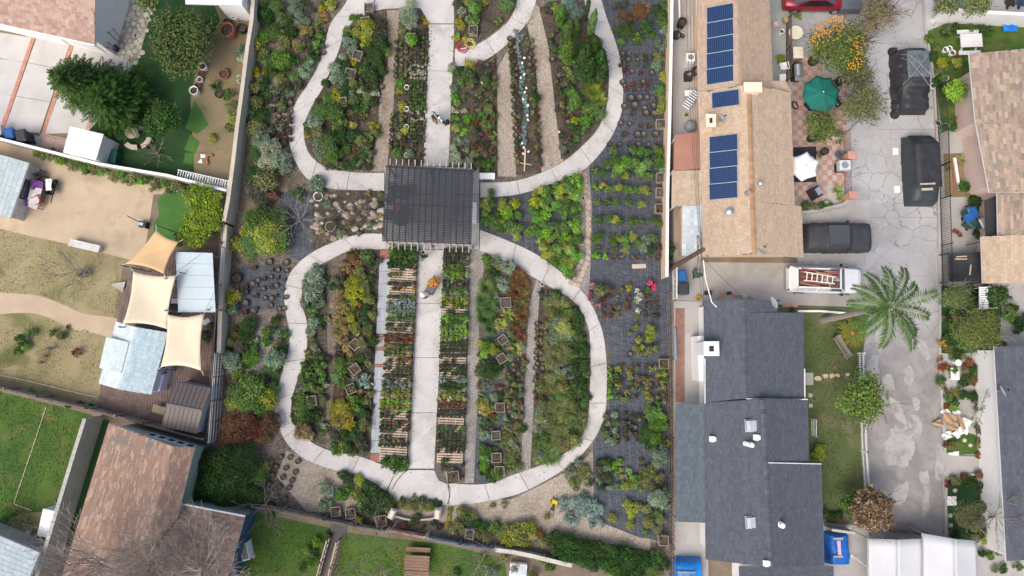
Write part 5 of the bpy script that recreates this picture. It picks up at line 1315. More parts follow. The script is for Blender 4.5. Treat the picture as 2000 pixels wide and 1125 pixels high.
# picnic tables
def picnic(px,py,rz,L,m,label,second=True):
    t=thing('picnic_table',label,'picnic table',P(px,py),rz=rz)
    for i in range(5):MB().box((0,-.38+i*.19,.74),(L,.175,.04)).build('top_board',m,t,local=True)
    for s in ((-1,1) if second else (1,)):
        for i in (0,1):MB().box((0,s*(.68+i*.15),.45),(L,.135,.04)).build('bench_board',m,t,local=True)
    for s in (-1,1):
        MB().bar((s*L*.33,-.7,.38),(s*L*.33,.7,.38),.05,.09).build('cross_bar',m,t,local=True)
        for q in (-1,1):MB().bar((s*L*.33,q*.2,.7),(s*L*.33,q*.62,0),.05,.09).build('leg',m,t,local=True)
picnic(817,1093,-.05,1.6,WOODR,'brown slatted picnic table standing on the south lawn')
picnic(1884,88,.03,1.5,mat('white_table',(.68,.67,.66),(.6,.59,.58),1),'white picnic table on the lawn below the white wall')
# ------------------------------------------------------------------ people
SKN=mat('skin',(.42,.25,.18),(.38,.22,.155),3,10,.04,.6,0)
def cloth(nm,c): return mat('cloth_'+nm,c, None,4,14,.08,.9,.05)
def person(px,py,label,rz,shirt,pants,hair,lean=.15,arms=.7,hz=1.68,hat=None,stride=.1):
    t=thing('person',label,'person',P(px,py,0.06),rz=rz); sgm=[]; v=[]; e=[]; rr=[]; tg=[]
    def add(p,r,par,tag_):
        v.append(Vector(p)); rr.append(r); tg.append(tag_)
        if par is not None:e.append((par,len(v)-1))
        return len(v)-1
    s=hz/1.75
    def up(y,z,x=0): # upper body leaning about the hips
        return (x,y*cos(lean)+(z-.95)*sin(lean),.95+(z-.95)*cos(lean)-y*sin(lean))
    pel=add((0,0,.95),(.155,.11), None,'p'); sp=add(up(.0,1.15),(.135,.10),pel,'s'); ch=add(up(.01,1.36),(.165,.115),sp,'s'); ne=add(up(.02,1.50),(.055,.055),ch,'k')
    jaw=add(up(.07,1.57),(.07,.08),ne,'k'); hd=add(up(.05,1.67),(.078,.095),jaw,'k'); add(up(.155,1.63),(.014,.014),hd,'k'); ht=add(up(.03,1.74),(.055,.07),hd,'h')
    for q in (-1,1):
        add(up(.04,1.63,q*.088),(.012,.02),hd,'k')
        sh=add(up(.0,1.42,q*.19),(.062,.062),ch,'s'); el=add(up(.10*arms+.02,1.15+.08*arms,q*.235),(.045,.045),sh,'s'); wr=add(up(.12+.24*arms,1.0+.18*arms,q*.17),(.03,.03),el,'k')
        pm=add(up(.15+.30*arms,.95+.18*arms,q*.15),(.04,.02),wr,'k'); b0=Vector(v[pm])
        for f,(dx,ln) in enumerate(((-.03,.06),(-.012,.075),(.008,.072),(.028,.06),(.05,.045))):
            k1=add(b0+Vector((dx*q,ln*.7,-.025)),(.010,.010),pm,'k'); add(b0+Vector((dx*q,ln*1.1,-.055)),(.008,.008),k1,'k')
        hp_=add((q*.09,0,.90),(.095,.10),pel,'p'); kn=add((q*.10,.04+q*stride*.5,.50),(.062,.065),hp_,'p'); an=add((q*.105,-.02+q*stride,.09),(.042,.045),kn,'p')
        add((q*.115,.13+q*stride,.04),(.045,.03),an,'o')
    me=bpy.data.meshes.new('body'); me.from_pydata([q*s for q in v],e,[]); ob=bpy.data.objects.new('tmp_body',me); col.objects.link(ob)
    md=ob.modifiers.new('skin','SKIN'); md.use_smooth_shade= True
    for i,sv in enumerate(me.skin_vertices[0].data):sv.radius=(rr[i][0]*s,rr[i][1]*s); sv.use_root=(i==0)
    ob.modifiers.new('sub','SUBSURF').levels=1
    dg_=bpy.context.evaluated_depsgraph_get(); ev=ob.evaluated_get(dg_); nm=bpy.data.meshes.new_from_object(ev); bpy.data.objects.remove(ob)
    for x in (SKN,shirt,pants,hair,DARKR):nm.materials.append(x)
    ix={'k':0,'s':1,'p':2,'h':3,'o':4}; segs=[(v[a]*s,v[b]*s,ix[tg[b]]) for a,b in e]; mi=[]
    for pl in nm.polygons:
        c=pl.center; best=9; bi=0
        for a,b,i in segs:
            d_=b-a; f=max(0,min(1,(c-a).dot(d_)/max(1e-9,d_.length_squared))); ds=(c-a-d_*f).length
            if ds<best:best,bi=ds,i
        mi.append(bi)
    nm.polygons.foreach_set('material_index',mi); nm.polygons.foreach_set('use_smooth',[True]*len(mi))
    link_mesh('body',nm,t)
    hc=Vector(up(.02,1.70))*s
    k=MB()
    if hat:k.lathe(hc+Vector((0,0,.0)),[(.21,0),(.215,.015),(.11,.03),(.1,.1),(.05,.135)],18); k.build('hat',hat,t,local=True,smooth=True)
    else:k.lathe(hc+Vector((0,-.02,-.06)),[(.085,-.03),(.1,.03),(.092,.09),(.05,.125)],12); k.build('hair',hair,t,local=True,smooth=True)
    return t
DARKH=mat('dark_hair',(.02,.016,.014)); GREYH=mat('grey_hair',(.45,.44,.43)); DEN=cloth('denim',(.14,.19,.26)); NAVY=cloth('navy',(.016,.022,.055)); BLK=cloth('black',(.014,.015,.018)); LBL=cloth('light_blue',(.38,.50,.56)); WHT=cloth('white',(.72,.74,.76)); STRAW=mat('straw',(.74,.68,.58),(.68,.62,.52),6)
person(846,233,'person in light blue denim jacket and jeans leaning to look',-2.2,LBL,DEN,mat('fair_hair',(.30,.36,.38)),.25,.7)
person(855,236,'person in black jacket and grey cap between two others',-2.9,BLK,BLK,mat('grey_cap',(.2,.19,.2)),.3,.9)
person(868,243,'person in white shirt carrying a black backpack',1.9,WHT,BLK,mat('white_cap',(.75,.76,.77)),.3,.8)
c=P(874,238,1.15); k=MB(); k.lathe((0,0,-.22),[(.10,0),(.15,.05),(.16,.3),(.12,.44),(.05,.47)],12); k.build('backpack',BLK,label='black backpack worn by the person in white',cat='backpack',loc=c,local=True)
person(829,506,'person in black top and grey trousers stepping out of the pergola',-.4,BLK,cloth('grey',(.20,.23,.27)),DARKH,.35,.4,stride=.2)
person(828,582,'person in navy jacket and straw hat pushing the cart',-.85,NAVY,cloth('pale_trouser',(.35,.4,.5)),GREYH,.2,.9,hat=STRAW)
# flatbed cart
t=thing('plant_cart','grey mesh flatbed cart loaded with one coppery plant','cart',P(845,561),rz=-.52)
k=MB(); k.box((0,0,.3),(.55,.95,.03)); k.build('platform',mat('grey_mesh',(.22,.23,.25),(.17,.18,.2),8),t,local=True)
k=MB(); [k.bar(a,b,.035,.035) for a,b in (((-.28,-.48,.33),(.28,-.48,.33)),((.28,-.48,.33),(.28,.48,.33)),((.28,.48,.33),(-.28,.48,.33)),((-.28,.48,.33),(-.28,-.48,.33)))]; k.build('rim',BLACK,t,local=True,kind='stuff')
k=MB(); k.tube([(-.2,-.48,.33),(-.2,-.75,.95),(.2,-.75,.95),(.2,-.48,.33)],.018,6); k.build('handle',BLACK,t,local=True)
for x in (-.26,.26):
    for y in (-.35,.35):k=MB(); k.tube([(x-.03,y,.13),(x+.03,y,.13)],.13,12); k.build('wheel',DARKR,t,local=True)
plant('or',848,552,.42,'riding on the flatbed cart', True,.33)
# ------------------------------------------------------------------ vehicles
def wheel(t,x,y,r=.33,w_=.22):
    k=MB(); k.tube([(x,y-w_/2,r),(x,y+w_/2,r)],r,18); o=k.build('wheel',DARKR,t,local=True)
    k=MB(); s=1 if y>0 else -1; k.tube([(x,y+s*(w_/2-.01),r),(x,y+s*(w_/2+.012),r)],r*.62,14); k.build('rim',STEEL,o,local=True)
def loft(secs,caps=True):
    k=MB(); k.grid(secs[::-1]); n=len(secs[0])
    if caps:k.add(secs[0],[tuple(range(n))]); k.add(secs[-1],[tuple(range(n-1,-1,-1))])
    return k
def section(x,w_,zb,zs,zt,crown=.05):
    """half-open car section: bottom, side, shoulder, top"""
    pts=[(-w_*.94,zb),(-w_,zb+.18),(-w_,(zb+zs)/2+.1),(-w_*.96,zs),(-w_*.86,zt-.015),(-w_*.45,zt+crown*.7),(0,zt+crown)]
    pts+=[(-a,b) for a,b in pts[-2::-1]]
    return [Vector((x,a,b)) for a,b in pts]
def draped(label,name,px,py,rz,L,W,prof,m,wr=.03,flare=.08,cat='car',seed=1,sub=None):
    t=thing(name,label,cat,P(px,py),rz=rz); n,mm=52,30; rows_=[]
    def ztop(x):
        for (a,za),(b,zb) in zip(prof[:-1],prof[1:]):
            if a<=x<=b:f=(x-a)/(b-a); f=f*f*(3-2*f); return za+(zb-za)*f
        return prof[-1][1]
    for i in range(n+1):
        u=i/n; x=(u-.5)*L; zt=ztop(u); row=[]
        endf=min(1,min(u,1-u)/.035); zt=zt*(endf**.5) if endf<1 else zt
        for j in range(mm+1):
            a=pi*j/mm; c,s_=cos(a),sin(a)
            hw=W/2*(1-.06*(2*u-1)**4); y=hw*(1 if c>0 else -1)*abs(c)**.5; z=zt*min(1,(s_**.42))
            y*=1-.17*max(0,min(1,(z-.85)/.6))
            nz=mnoise.noise(Vector((x*2.2+seed*7,y*2.2,z*1.5)))+.6*mnoise.noise(Vector((x*5+seed,y*6,z*4)))
            k_=wr*(1.8 if z<.7 else .8); lowf=max(0,1-z/.5)
            row.append(Vector((x*(1+.02*lowf),y*(1+flare*lowf)+nz*k_*.8*(1 if c>0 else -1),max(.012,z+nz*k_*.9))))
        rows_.append(row)
    k=MB(); k.grid(rows_[::-1]); k.build('cover',m,t,local=True,smooth=True); return t
SEDAN=[(0,.72),(.06,.95),(.2,1.02),(.32,1.42),(.55,1.46),(.72,1.0),(.93,.88),(1,.6)]
SUVP=[(0,.8),(.04,1.25),(.12,1.6),(.3,1.68),(.58,1.66),(.74,1.1),(.94,1.0),(1,.6)]
PICK=[(0,.8),(.05,1.02),(.33,1.04),(.38,1.06),(.44,1.66),(.66,1.68),(.76,1.15),(.95,1.05),(1,.6)]
CVR=mat('black_cover',(.024,.025,.029),(.034,.036,.041),1.2,8,.12,.5,.1); CVG=mat('dark_grey_cover',(.040,.042,.047),(.052,.055,.061),1.0,8,.1,.6,.1)
TEAL=mat('teal_cover',(.030,.040,.044),(.040,.050,.054),1,8,.1,.5)
t=draped('pickup truck under a dark grey fitted cover in the drive','covered_pickup',1628,466,0,4.6,1.95,[(0,1.0),(.05,1.2),(.30,1.22),(.33,1.62),(.58,1.64),(.66,1.12),(.9,1.08),(1,.85)],CVG,.035,.06,'pickup truck',3)
for s in (-1,1):k=MB(); k.lathe((.55,s*1.0,.95),[(.03,-.08),(.11,-.02),(.11,.05),(.04,.1)],8); k.build('mirror_bulge',CVG,t,local=True,smooth=True)
k=MB(); k.box((-.35,0,1.66),(1.35,1.25,.02)); k.build('roof_panel',mat('cover_panel',(.052,.06,.07),(.058,.066,.076),1),t,local=True)
for y in (-.72,.72):MB().box((2.22,y,.72),(.05,.16,.07)).build('reflector',mat('red_white',(.6,.35,.33)),t,local=True)
t=draped('truck wrapped in black plastic sheeting tied with ropes','wrapped_truck',1772,164,pi/2,4.4,2.05,[(0,.9),(.04,1.0),(.3,1.05),(.36,1.5),(.72,1.5),(.8,1.35),(.97,1.3),(1,.9)],CVR,.11,.2,'truck',5)
TARPS=mat('grey_plastic',(.13,.155,.165),(.08,.095,.105),2.4,10,.3,.35,.3)
k=MB(); N=16; k.grid([[Vector((-.1+1.85*i/N,-.72+1.5*j/N,1.55+.03*mnoise.noise(Vector((i*.5,j*.5,3)))*2-.06*abs(j/N-.5)**2*4)) for j in range(N+1)] for i in range(N+1)][::-1]); k.build('plastic_sheet',TARPS,t,local=True,smooth=True)
for a,b in (((1.8,-.9,.9),(-.5,.95,1.1)),((1.7,.9,1.0),(-.4,-.9,1.3)),((.9,-1,.8),(.9,1,.8)),((-1.2,-1,.9),(1.4,.95,1.1))):
    k=MB(); a=Vector(a); b=Vector(b); k.tube([a,a.lerp(b,.15)+Vector((0,0,.55)),a.lerp(b,.5)+Vector((0,0,.62)),a.lerp(b,.85)+Vector((0,0,.5)),b],.012,5); k.build('rope',mat('rope',(.42,.42,.42)),t,local=True)
for x,y in ((2.3,.95),(-2.2,1.0)):k=MB(); k.lathe((x,y,0),[(.34,.02),(.26,.2),(.1,.5),(.02,.7)],9); k.build('cover_corner',CVR,t,local=True,smooth=True)
t=draped('teal-grey van under a black sheet weighed down with boards','covered_van',1790,336,-pi/2,4.75,1.95,[(0,.7),(.05,1.1),(.14,1.6),(.62,1.72),(.74,1.65),(.84,1.2),(.96,1.05),(1,.7)],TEAL,.035,.06,'van',8)
k=MB(); rows_=[]
N=24
for i in range(N+1):
    u=i/N; x=-2.3+3.75*u; row=[]
    zt=(.9+.85*min(1,u*5)) if u<.2 else 1.78
    for j in range(N+1):
        y=-.98+1.72*j/N; ed=max(abs(y+.12)-.62,0); z=zt-1.6*ed**1.6+.03*mnoise.noise(Vector((x*3,y*3,2))); row.append(Vector((x,y*.98,max(.2,z))))
    rows_.append(row)
k.grid(rows_[::-1]); k.build('black_sheet',CVR,t,local=True,smooth=True)
c0=t.location
for px,py,h,lb in ((1812,359,1.87,'longer, upper'),(1811,369.5,1.87,'shorter, lower')):
    c=V(px,py,h); k=MB(); k.box((0,0,0),(1.0 if 'long' in lb else .75,.11 if 'long' in lb else .16,.05),.04); k.build('board',mat('grey_board',(.42,.38,.33),(.35,.31,.27),2),label=f'{lb} wooden board lying on the covered van',cat='board',loc=c,local=True)
for px,py,lb in ((1748,296,'upper'),(1751,370,'lower')):
    c=P(px,py,.02); k=MB(); k.grid([[Vector((x*.4,y*.5,.03+.05*abs(sin(x*5+y*3)))) for x in (-.5,-.2,.1,.5)] for y in (-.5,0,.5)]); k.build('paper_sheet',WHITE,label=f'{lb} white sheet of card lying beside the covered van',cat='card',loc=c,local=True)
# white pickup with open-topped shell
t=thing('white_pickup','white pickup truck with an open shell full of tools and a ladder','pickup truck',P(1600,549),rz=-.03)
CARW=mat('white_car_paint',(.78,.79,.80),(.75,.76,.77),.5,3,.03,.25,0,spec=.5)
secs=[section(-2.42,.80,.42,.85,1.0,.0),section(-2.36,.86,.35,.88,1.04,.0),section(-1.0,.88,.32,.9,1.04,.0),section(.55,.88,.32,.92,1.06,.0),section(1.0,.88,.32,.92,1.05,.03),section(1.6,.86,.34,.9,1.02,.04),section(2.2,.82,.38,.86,.95,.03),section(2.42,.72,.45,.78,.84,.02)]
loft(secs).build('body',CARW,t,local=True,smooth=False)
# cab
k=MB(); f= lambda x,y,z:Vector((x,y,z))
cab_b=[f(.02,-.80,1.05),f(1.25,-.80,1.06),f(1.25,.80,1.06),f(.02,.80,1.05)]; cab_t=[f(.05,-.66,1.62),f(.72,-.64,1.60),f(.72,.64,1.60),f(.05,.66,1.62)]
k.add(cab_b+cab_t,[(4,5,6,7),(0,3,7,4)]); k.add([f(.05,-.67,1.61),f(.80,-.65,1.59),f(.80,.65,1.59),f(.05,.67,1.61),f(.05,-.67,1.66),f(.78,-.63,1.64),f(.78,.63,1.64),f(.05,.67,1.66)],[(4,5,6,7),(0,1,5,4),(1,2,6,5),(2,3,7,6),(3,0,4,7)])
for s in (-1,1):
    k.bar(f(.06,s*.80,1.05),f(.07,s*.66,1.62),.09,.05); k.bar(f(1.22,s*.79,1.06),f(.75,s*.64,1.61),.07,.05)
k.build('cab',CARW,t,local=True,kind=None)
k=MB(); k.add([f(1.23,-.76,1.07),f(1.23,.76,1.07),f(.78,.61,1.60),f(.78,-.61,1.60),f(1.05,.0,1.3)],[(0,1,2,3)]); k.build('windscreen',mat('tinted_glass',(.045,.075,.085),(.06,.09,.10),1,3,.03,.35,0,spec=.2),t,local=True)
for s in (-1,1):
    k=MB(); q=[f(.14,s*.795,1.07),f(1.08,s*.795,1.07),f(.72,s*.668,1.57),f(.16,s*.675,1.58)]; k.add(q,[(0,1,2,3) if s<0 else (3,2,1,0)]); k.build('side_window',GLASS,t,local=True)
    k=MB(); k.box((1.0,s*.98,1.1),(.1,.18,.14)); k.build('mirror',BLACK,t,local=True)
    wheel(t,-1.55,s*.80); wheel(t,1.5,s*.80)
    MB().box((-2.42,s*.74,.85),(.05,.12,.24)).build('tail_light',mat('tail_red',(.4,.02,.02)),t,local=True)
    k=MB(); k.add([f(-2.3,s*.86,1.04),f(-.0,s*.86,1.04),f(-.02,s*.62,1.62),f(-2.12,s*.62,1.62)],[(0,1,2,3) if s<0 else (3,2,1,0)]); k.build('shell_side',CARW,t,local=True)
    for i in range(3):
        a,b=-2.15+i*.74,-1.5+i*.74; k=MB(); g_= lambda x,v:f(x+(.1 if i==0 else 0)*v,s*(.865-.24*v),1.04+.58*v)
        k.add([g_(a,.15),g_(b,.15),g_(b,.85),g_(a,.85)],[(0,1,2,3) if s<0 else (3,2,1,0)]); k.build('shell_window',mat('pale_glass',(.50,.53,.56),(.46,.49,.52),1,3,.05,.2,0),t,local=True)
    MB().bar(f(-2.14,s*.62,1.64),f(.02,s*.62,1.64),.09,.05).build('shell_rail',CARW,t,local=True)
k=MB(); k.add([f(-2.36,.86,1.04),f(-2.36,-.86,1.04),f(-2.12,-.62,1.62),f(-2.12,.62,1.62)],[(3,2,1,0)]); k.build('shell_tailgate',CARW,t,local=True)
MB().bar(f(-2.12,-.66,1.64),f(-2.12,.66,1.64),.09,.05).build('shell_rail',CARW,t,local=True)
MB().box((-2.46,0,.55),(.1,1.6,.16)).build('rear_bumper',STEEL,t,local=True); MB().box((2.44,0,.5),(.12,1.55,.18)).build('front_bumper',STEEL,t,local=True)
MB().box((.33,0,1.675),(.62,1.24,.02)).build('roof_tray',mat('rusty_floor',(.16,.07,.055),(.10,.06,.05),4),t,local=True)
MB().box((-1.05,0,1.40),(2.1,1.22,.02)).build('load_floor',mat('rusty_floor',(.16,.07,.055),(.10,.06,.05),4),t,local=True)
base=Matrix.Translation(P(1600,549))@Matrix.Rotation(-.03,4,'Z'); TOOL=mat_attr('tool',.6,10,.15)
for i in range(46):
    x,y,a,L=rn.uniform(-1.9,.5),rn.uniform(-.52,.52),rn.choice((0,0,0,.1,-.15,1.4)),rn.uniform(.3,1.3); x=max(-1.98+L/2,min(.58-L/2,x)); L=min(L,.9 if a>1 else 1.7); k=MB()
    k.c=rn.choice(((.42,.17,.09),(.34,.12,.08),(.5,.26,.12),(.12,.1,.1),(.5,.48,.46),(.25,.09,.07))); y=0 if a>1 else y
    c=base@f(x,y,1.69+.004*i); k.box((0,0,0),(L,rn.uniform(.03,.09),.04),a-.03); k.build('tool',TOOL,label='long tool lying in the white pickup load bed',cat='tool',group='tools in the load bed of the white pickup',loc=c,local=True)
def ladder(label,A,B,wd,m,rungs=9,th=.05):
    A=Vector(A); B=Vector(B); t=thing('ladder',label,'ladder',A); u=(B-A).normalized(); x=u.cross(Vector((0,0,1))).normalized()
    for s in (-1,1):MB().bar(A+x*s*wd/2,B+x*s*wd/2*.8,th,.07).build('stile',m,t)
    for i in range(rungs):c=A.lerp(B,(i+.5)/rungs); w_=wd*(1-.2*(i+.5)/rungs); MB().bar(c-x*w_/2,c+x*w_/2,.06,.04).build('rung',m,t)
ladder('white stepladder lying in the white pickup load bed',base@f(-1.8,.08,1.93),base@f(.2,-.15,1.93),.55,WHITE,6)
ladder('white extension ladder resting along the grey boundary wall',P(345,340,.9),P(452,362,.9),.62,WHITE,22,.04)
ladder('second white ladder under the extension ladder by the wall',P(362,345,.75),P(448,358,.75),.4,WHITE,14,.04)
# red sedan
t=thing('red_car','dark red saloon car parked at the top of the frame','car',P(1586,4),rz=.0)
CARR=mat('red_car_paint',(.22,.012,.025),(.19,.01,.02),.5,3,.03,.25,0,spec=.5)
loft([section(-2.3,.72,.40,.8,.9,.02),section(-2.2,.84,.32,.88,1.0,.03),section(-1.4,.90,.28,.92,1.03,.04),section(0,.90,.26,.92,1.02,.02),section(1.0,.90,.28,.90,.98,.04),section(1.9,.86,.3,.8,.86,.04),section(2.3,.7,.38,.68,.72,.02)]).build('body',CARR,t,local=True,smooth=True)
k=MB(); k.grid([[f(x,y*w_,z+.03*(1-y*y)) for y in (-1,-.6,0,.6,1)] for x,w_,z in ((-.75,.58,1.40),(-.3,.62,1.45),(.25,.60,1.43),(.42,.58,1.38))][::-1]); k.build('roof',CARR,t,local=True,smooth=True)
k=MB(); k.add([f(-1.65,-.7,1.04),f(-1.65,.7,1.04),f(-.72,.58,1.41),f(-.72,-.58,1.41)],[(3,2,1,0)]); k.build('rear_window',GLASS,t,local=True)
k=MB(); k.add([f(1.2,-.72,1.01),f(1.2,.72,1.01),f(.42,.58,1.40),f(.42,-.58,1.40)],[(0,1,2,3)]); k.build('windscreen',GLASS,t,local=True)
for s in (-1,1):
    k=MB(); q=[f(-1.5,s*.84,1.01),f(1.05,s*.83,1.0),f(.42,s*.6,1.39),f(-.75,s*.59,1.40)]; k.add(q,[(0,1,2,3) if s<0 else (3,2,1,0)]); k.build('side_window',mat('dark_glass',(.012,.012,.014),(.02,.02,.022),1,3,.03,.15,0),t,local=True)
    k=MB(); k.tube([f(-1.5,s*.84,1.03),f(-.75,s*.61,1.41),f(.42,s*.61,1.40),f(1.1,s*.83,1.02)],.025,6); k.build('window_trim',CARR,t,local=True)
    wheel(t,-1.4,s*.80); wheel(t,1.4,s*.80); MB().box((.75,s*.95,1.02),(.12,.16,.1)).build('mirror',CARR,t,local=True)
    MB().box((-2.24,s*.6,.84),(.08,.3,.12)).build('tail_light',mat('tail_red',(.4,.02,.02)),t,local=True)
t=thing('grey_car','front of a dark grey car beside the red car','car',P(1652,-22),rz=1.57)
loft([section(-2.0,.8,.3,.85,.95,.03),section(0,.88,.28,.9,1.0,.02),section(1.2,.86,.28,.88,.96,.03),section(2.0,.7,.36,.7,.75,.02)]).build('body',mat('grey_car_paint',(.10,.115,.13),(.09,.10,.115),1,3,.03,.3,0),t,local=True,smooth=True)
for s in (-1,1):wheel(t,1.2,s*.78); wheel(t,-1.2,s*.78)
# ------------------------------------------------------------------ umbrellas
def parasol(label,px,py,h,r,n,m,poleh=None,closed=False,rot=0.0,tilt=(0,0)):
    c=V(px,py,h); t=thing('parasol',label,'parasol',(c.x,c.y,0)); drop=.38 if not closed else 0; mt=Matrix.Rotation(tilt[0],3,'X')@Matrix.Rotation(tilt[1],3,'Y')
    rim=[mt@Vector((r*cos(rot+2*pi*i/n),r*sin(rot+2*pi*i/n),-drop))+Vector((0,0,h+.2)) for i in range(n)]; top=Vector((0,0,h+.2))
    for i in range(n):
        a,b=rim[i],rim[(i+1)%n]; k=MB(); N=6; rows_=[]
        for u in range(N+1):
            uu=u/N; rows_.append([top.lerp(a,uu).lerp(top.lerp(b,uu),v/N)+Vector((0,0,-.10*sin(pi*v/N)*uu*uu))*1.0+(top-(a+b)/2).normalized()*.06*sin(pi*v/N)*uu for v in range(N+1)])
        k.grid(rows_); o=k.build('canopy_panel',m,t,local=True,smooth=True); o.modifiers.new('thick','SOLIDIFY').thickness=.008
        k=MB(); k.tube([top-Vector((0,0,.05)),a-Vector((0,0,.02))],.012,5); k.build('rib',WOOD,t,local=True)
    MB().tube([(0,0,.06),(0,0,h+.2)],.025,8).build('pole',WOOD,t,local=True); MB().lathe((0,0,h+.19),[(.05,0),(.04,.05),(.01,.1)],8).build('finial',WHITE,t,local=True)
    MB().lathe((0,0,.03),[(.28,0),(.27,.05),(.06,.09)],14).build('base',DARKR,t,local=True)
parasol('large dark green octagonal parasol on the tiled patio',1606,181,2.3,1.3,8,mat('green_canvas',(.008,.135,.105),(.006,.115,.09),.8,8,.06),rot=.2)
parasol('white six-sided parasol beside the tan house wall',1572,325,2.2,1.0,6,mat('white_canvas',(.80,.80,.79),(.76,.76,.75),.8,8,.03),rot=.35,tilt=(.1,-.12))
t=thing('folded_parasol','folded pale parasol lying on the dry lawn','parasol',P(232,558),rz=-.2)
for i in range(7):k=MB(); a=-.35+i*.117; k.add([f(-.55,0,.12),f(.5,a*.9-.05,.16),f(.5,a*.9+.02,.26),f(.5,a*.9+.07,.14)],[(0,1,2),(0,2,3)]); k.build('fold',mat('pale_canvas',(.55,.54,.50),(.48,.47,.44),2),t,local=True)
k=MB(); k.tube([f(-.6,0,.1),f(.9,0,.1)],.025,6); k.build('pole',BLACK,t,local=True)
# ------------------------------------------------------------------ bins
def bin_(label,px,py,rz,m,s=1.0,lidm=None):
    t=thing('wheelie_bin',label,'bin',P(px,py),rz=rz); k=MB(); a= lambda w_,d_,z:[f(-w_,-d_,z),f(w_,-d_,z),f(w_,d_,z),f(-w_,d_,z)]
    k.grid([a(.22*s,.24*s,.08),a(.29*s,.33*s,.95*s)], True); k.add(a(.22*s,.24*s,.08),[(3,2,1,0)]); k.build('body',m,t,local=True)
    k=MB(); k.grid([a(.31*s,.36*s,.95*s),a(.32*s,.37*s,1.0*s),a(.24*s,.28*s,1.06*s)], True); k.add(a(.24*s,.28*s,1.06*s),[(0,1,2,3)]); k.build('lid',lidm or m,t,local=True)
    k=MB(); k.tube([f(-.25*s,-.4*s,.96*s),f(.25*s,-.4*s,.96*s)],.02,6); k.build('handle',m,t,local=True)
    for x in (-.24,.24):k=MB(); k.tube([f(x*s-.03,-.26*s,.1),f(x*s+.03,-.26*s,.1)],.1,10); k.build('wheel',DARKR,t,local=True)
BLB=mat('blue_bin',(.02,.11,.33),(.018,.095,.29),1,6,.06,.45); BKB=mat('black_bin',(.03,.033,.037),(.04,.043,.047),1,6,.06,.45); GNB=mat('green_bin',(.03,.06,.055),(.04,.075,.07),1,6,.06,.45); WHB=mat('white_bin',(.62,.64,.66),(.5,.52,.54),2)
bin_('grey-white bin at the driveway corner',13,262,.2,WHB); bin_('blue bin beside the driveway wall',37,269,.2,BLB); bin_('black bin beside the brick apron',62,274,.2,BKB,1.1)
bin_('blue bin beside the utility pole',1325,541,.1,BLB,1.0); bin_('dark grey bin below the blue bin near the pole',1328,566,.05,BKB,1.1); bin_('tipped dark green bin in the concrete court',1357,535,.3,GNB,.8)
bin_('green bin with blue bag behind the iron fence',1882,420,.2,GNB,1.0,BLB); bin_('green bin at the front of the fence cluster',1884,440,.9,GNB,.9); bin_('green bin under clear plastic bags',1905,440,.4,GNB,1.0,mat('clear_bags',(.40,.43,.46),(.25,.28,.31),3,8,.3,.3))
bin_('dark bin in the shaded corner above the white wall',1968,8,.4,BKB); bin_('blue bin above the white wall',1990,8,.4,BLB)
# ------------------------------------------------------------------ square timber tree boxes
TBX=mat('tree_box_wood',(.33,.285,.24),(.25,.215,.18),2.5,9,.15)
def tree_box(label,px,py,s,rz=0.0,kind='tw',h=.5,plantr=.4,first=[None]):
    t=thing('tree_box',label,'tree box',P(px,py),'square timber tree boxes',rz)
    key=round(s,2)
    if key not in TB:
        parts=[]
        for q in range(4):
            a=q*pi/2
            for z in (.1,.25,.4):k=MB(); k.box((s/2*cos(a),s/2*sin(a),z*h/.5),(.025,s-.03,.12*h/.5),a); parts.append(('side_board',k.mesh('side_board',TBX)))
            k=MB(); k.box((s/2*cos(a),s/2*sin(a),h-.01),(.042,s+.03,.05),a); parts.append(('top_rail',k.mesh('top_rail',TBX)))
        k=MB(); k.box((0,0,h*.42),(s-.06,s-.06,h*.8)); parts.append(('soil',k.mesh('soil',SOILM))); TB[key]=parts
    for nm,me in TB[key]:link_mesh(nm,me,t)
    if kind:plant(kind,px,py,plantr,'in the '+label, False,h*.8)
TB={}
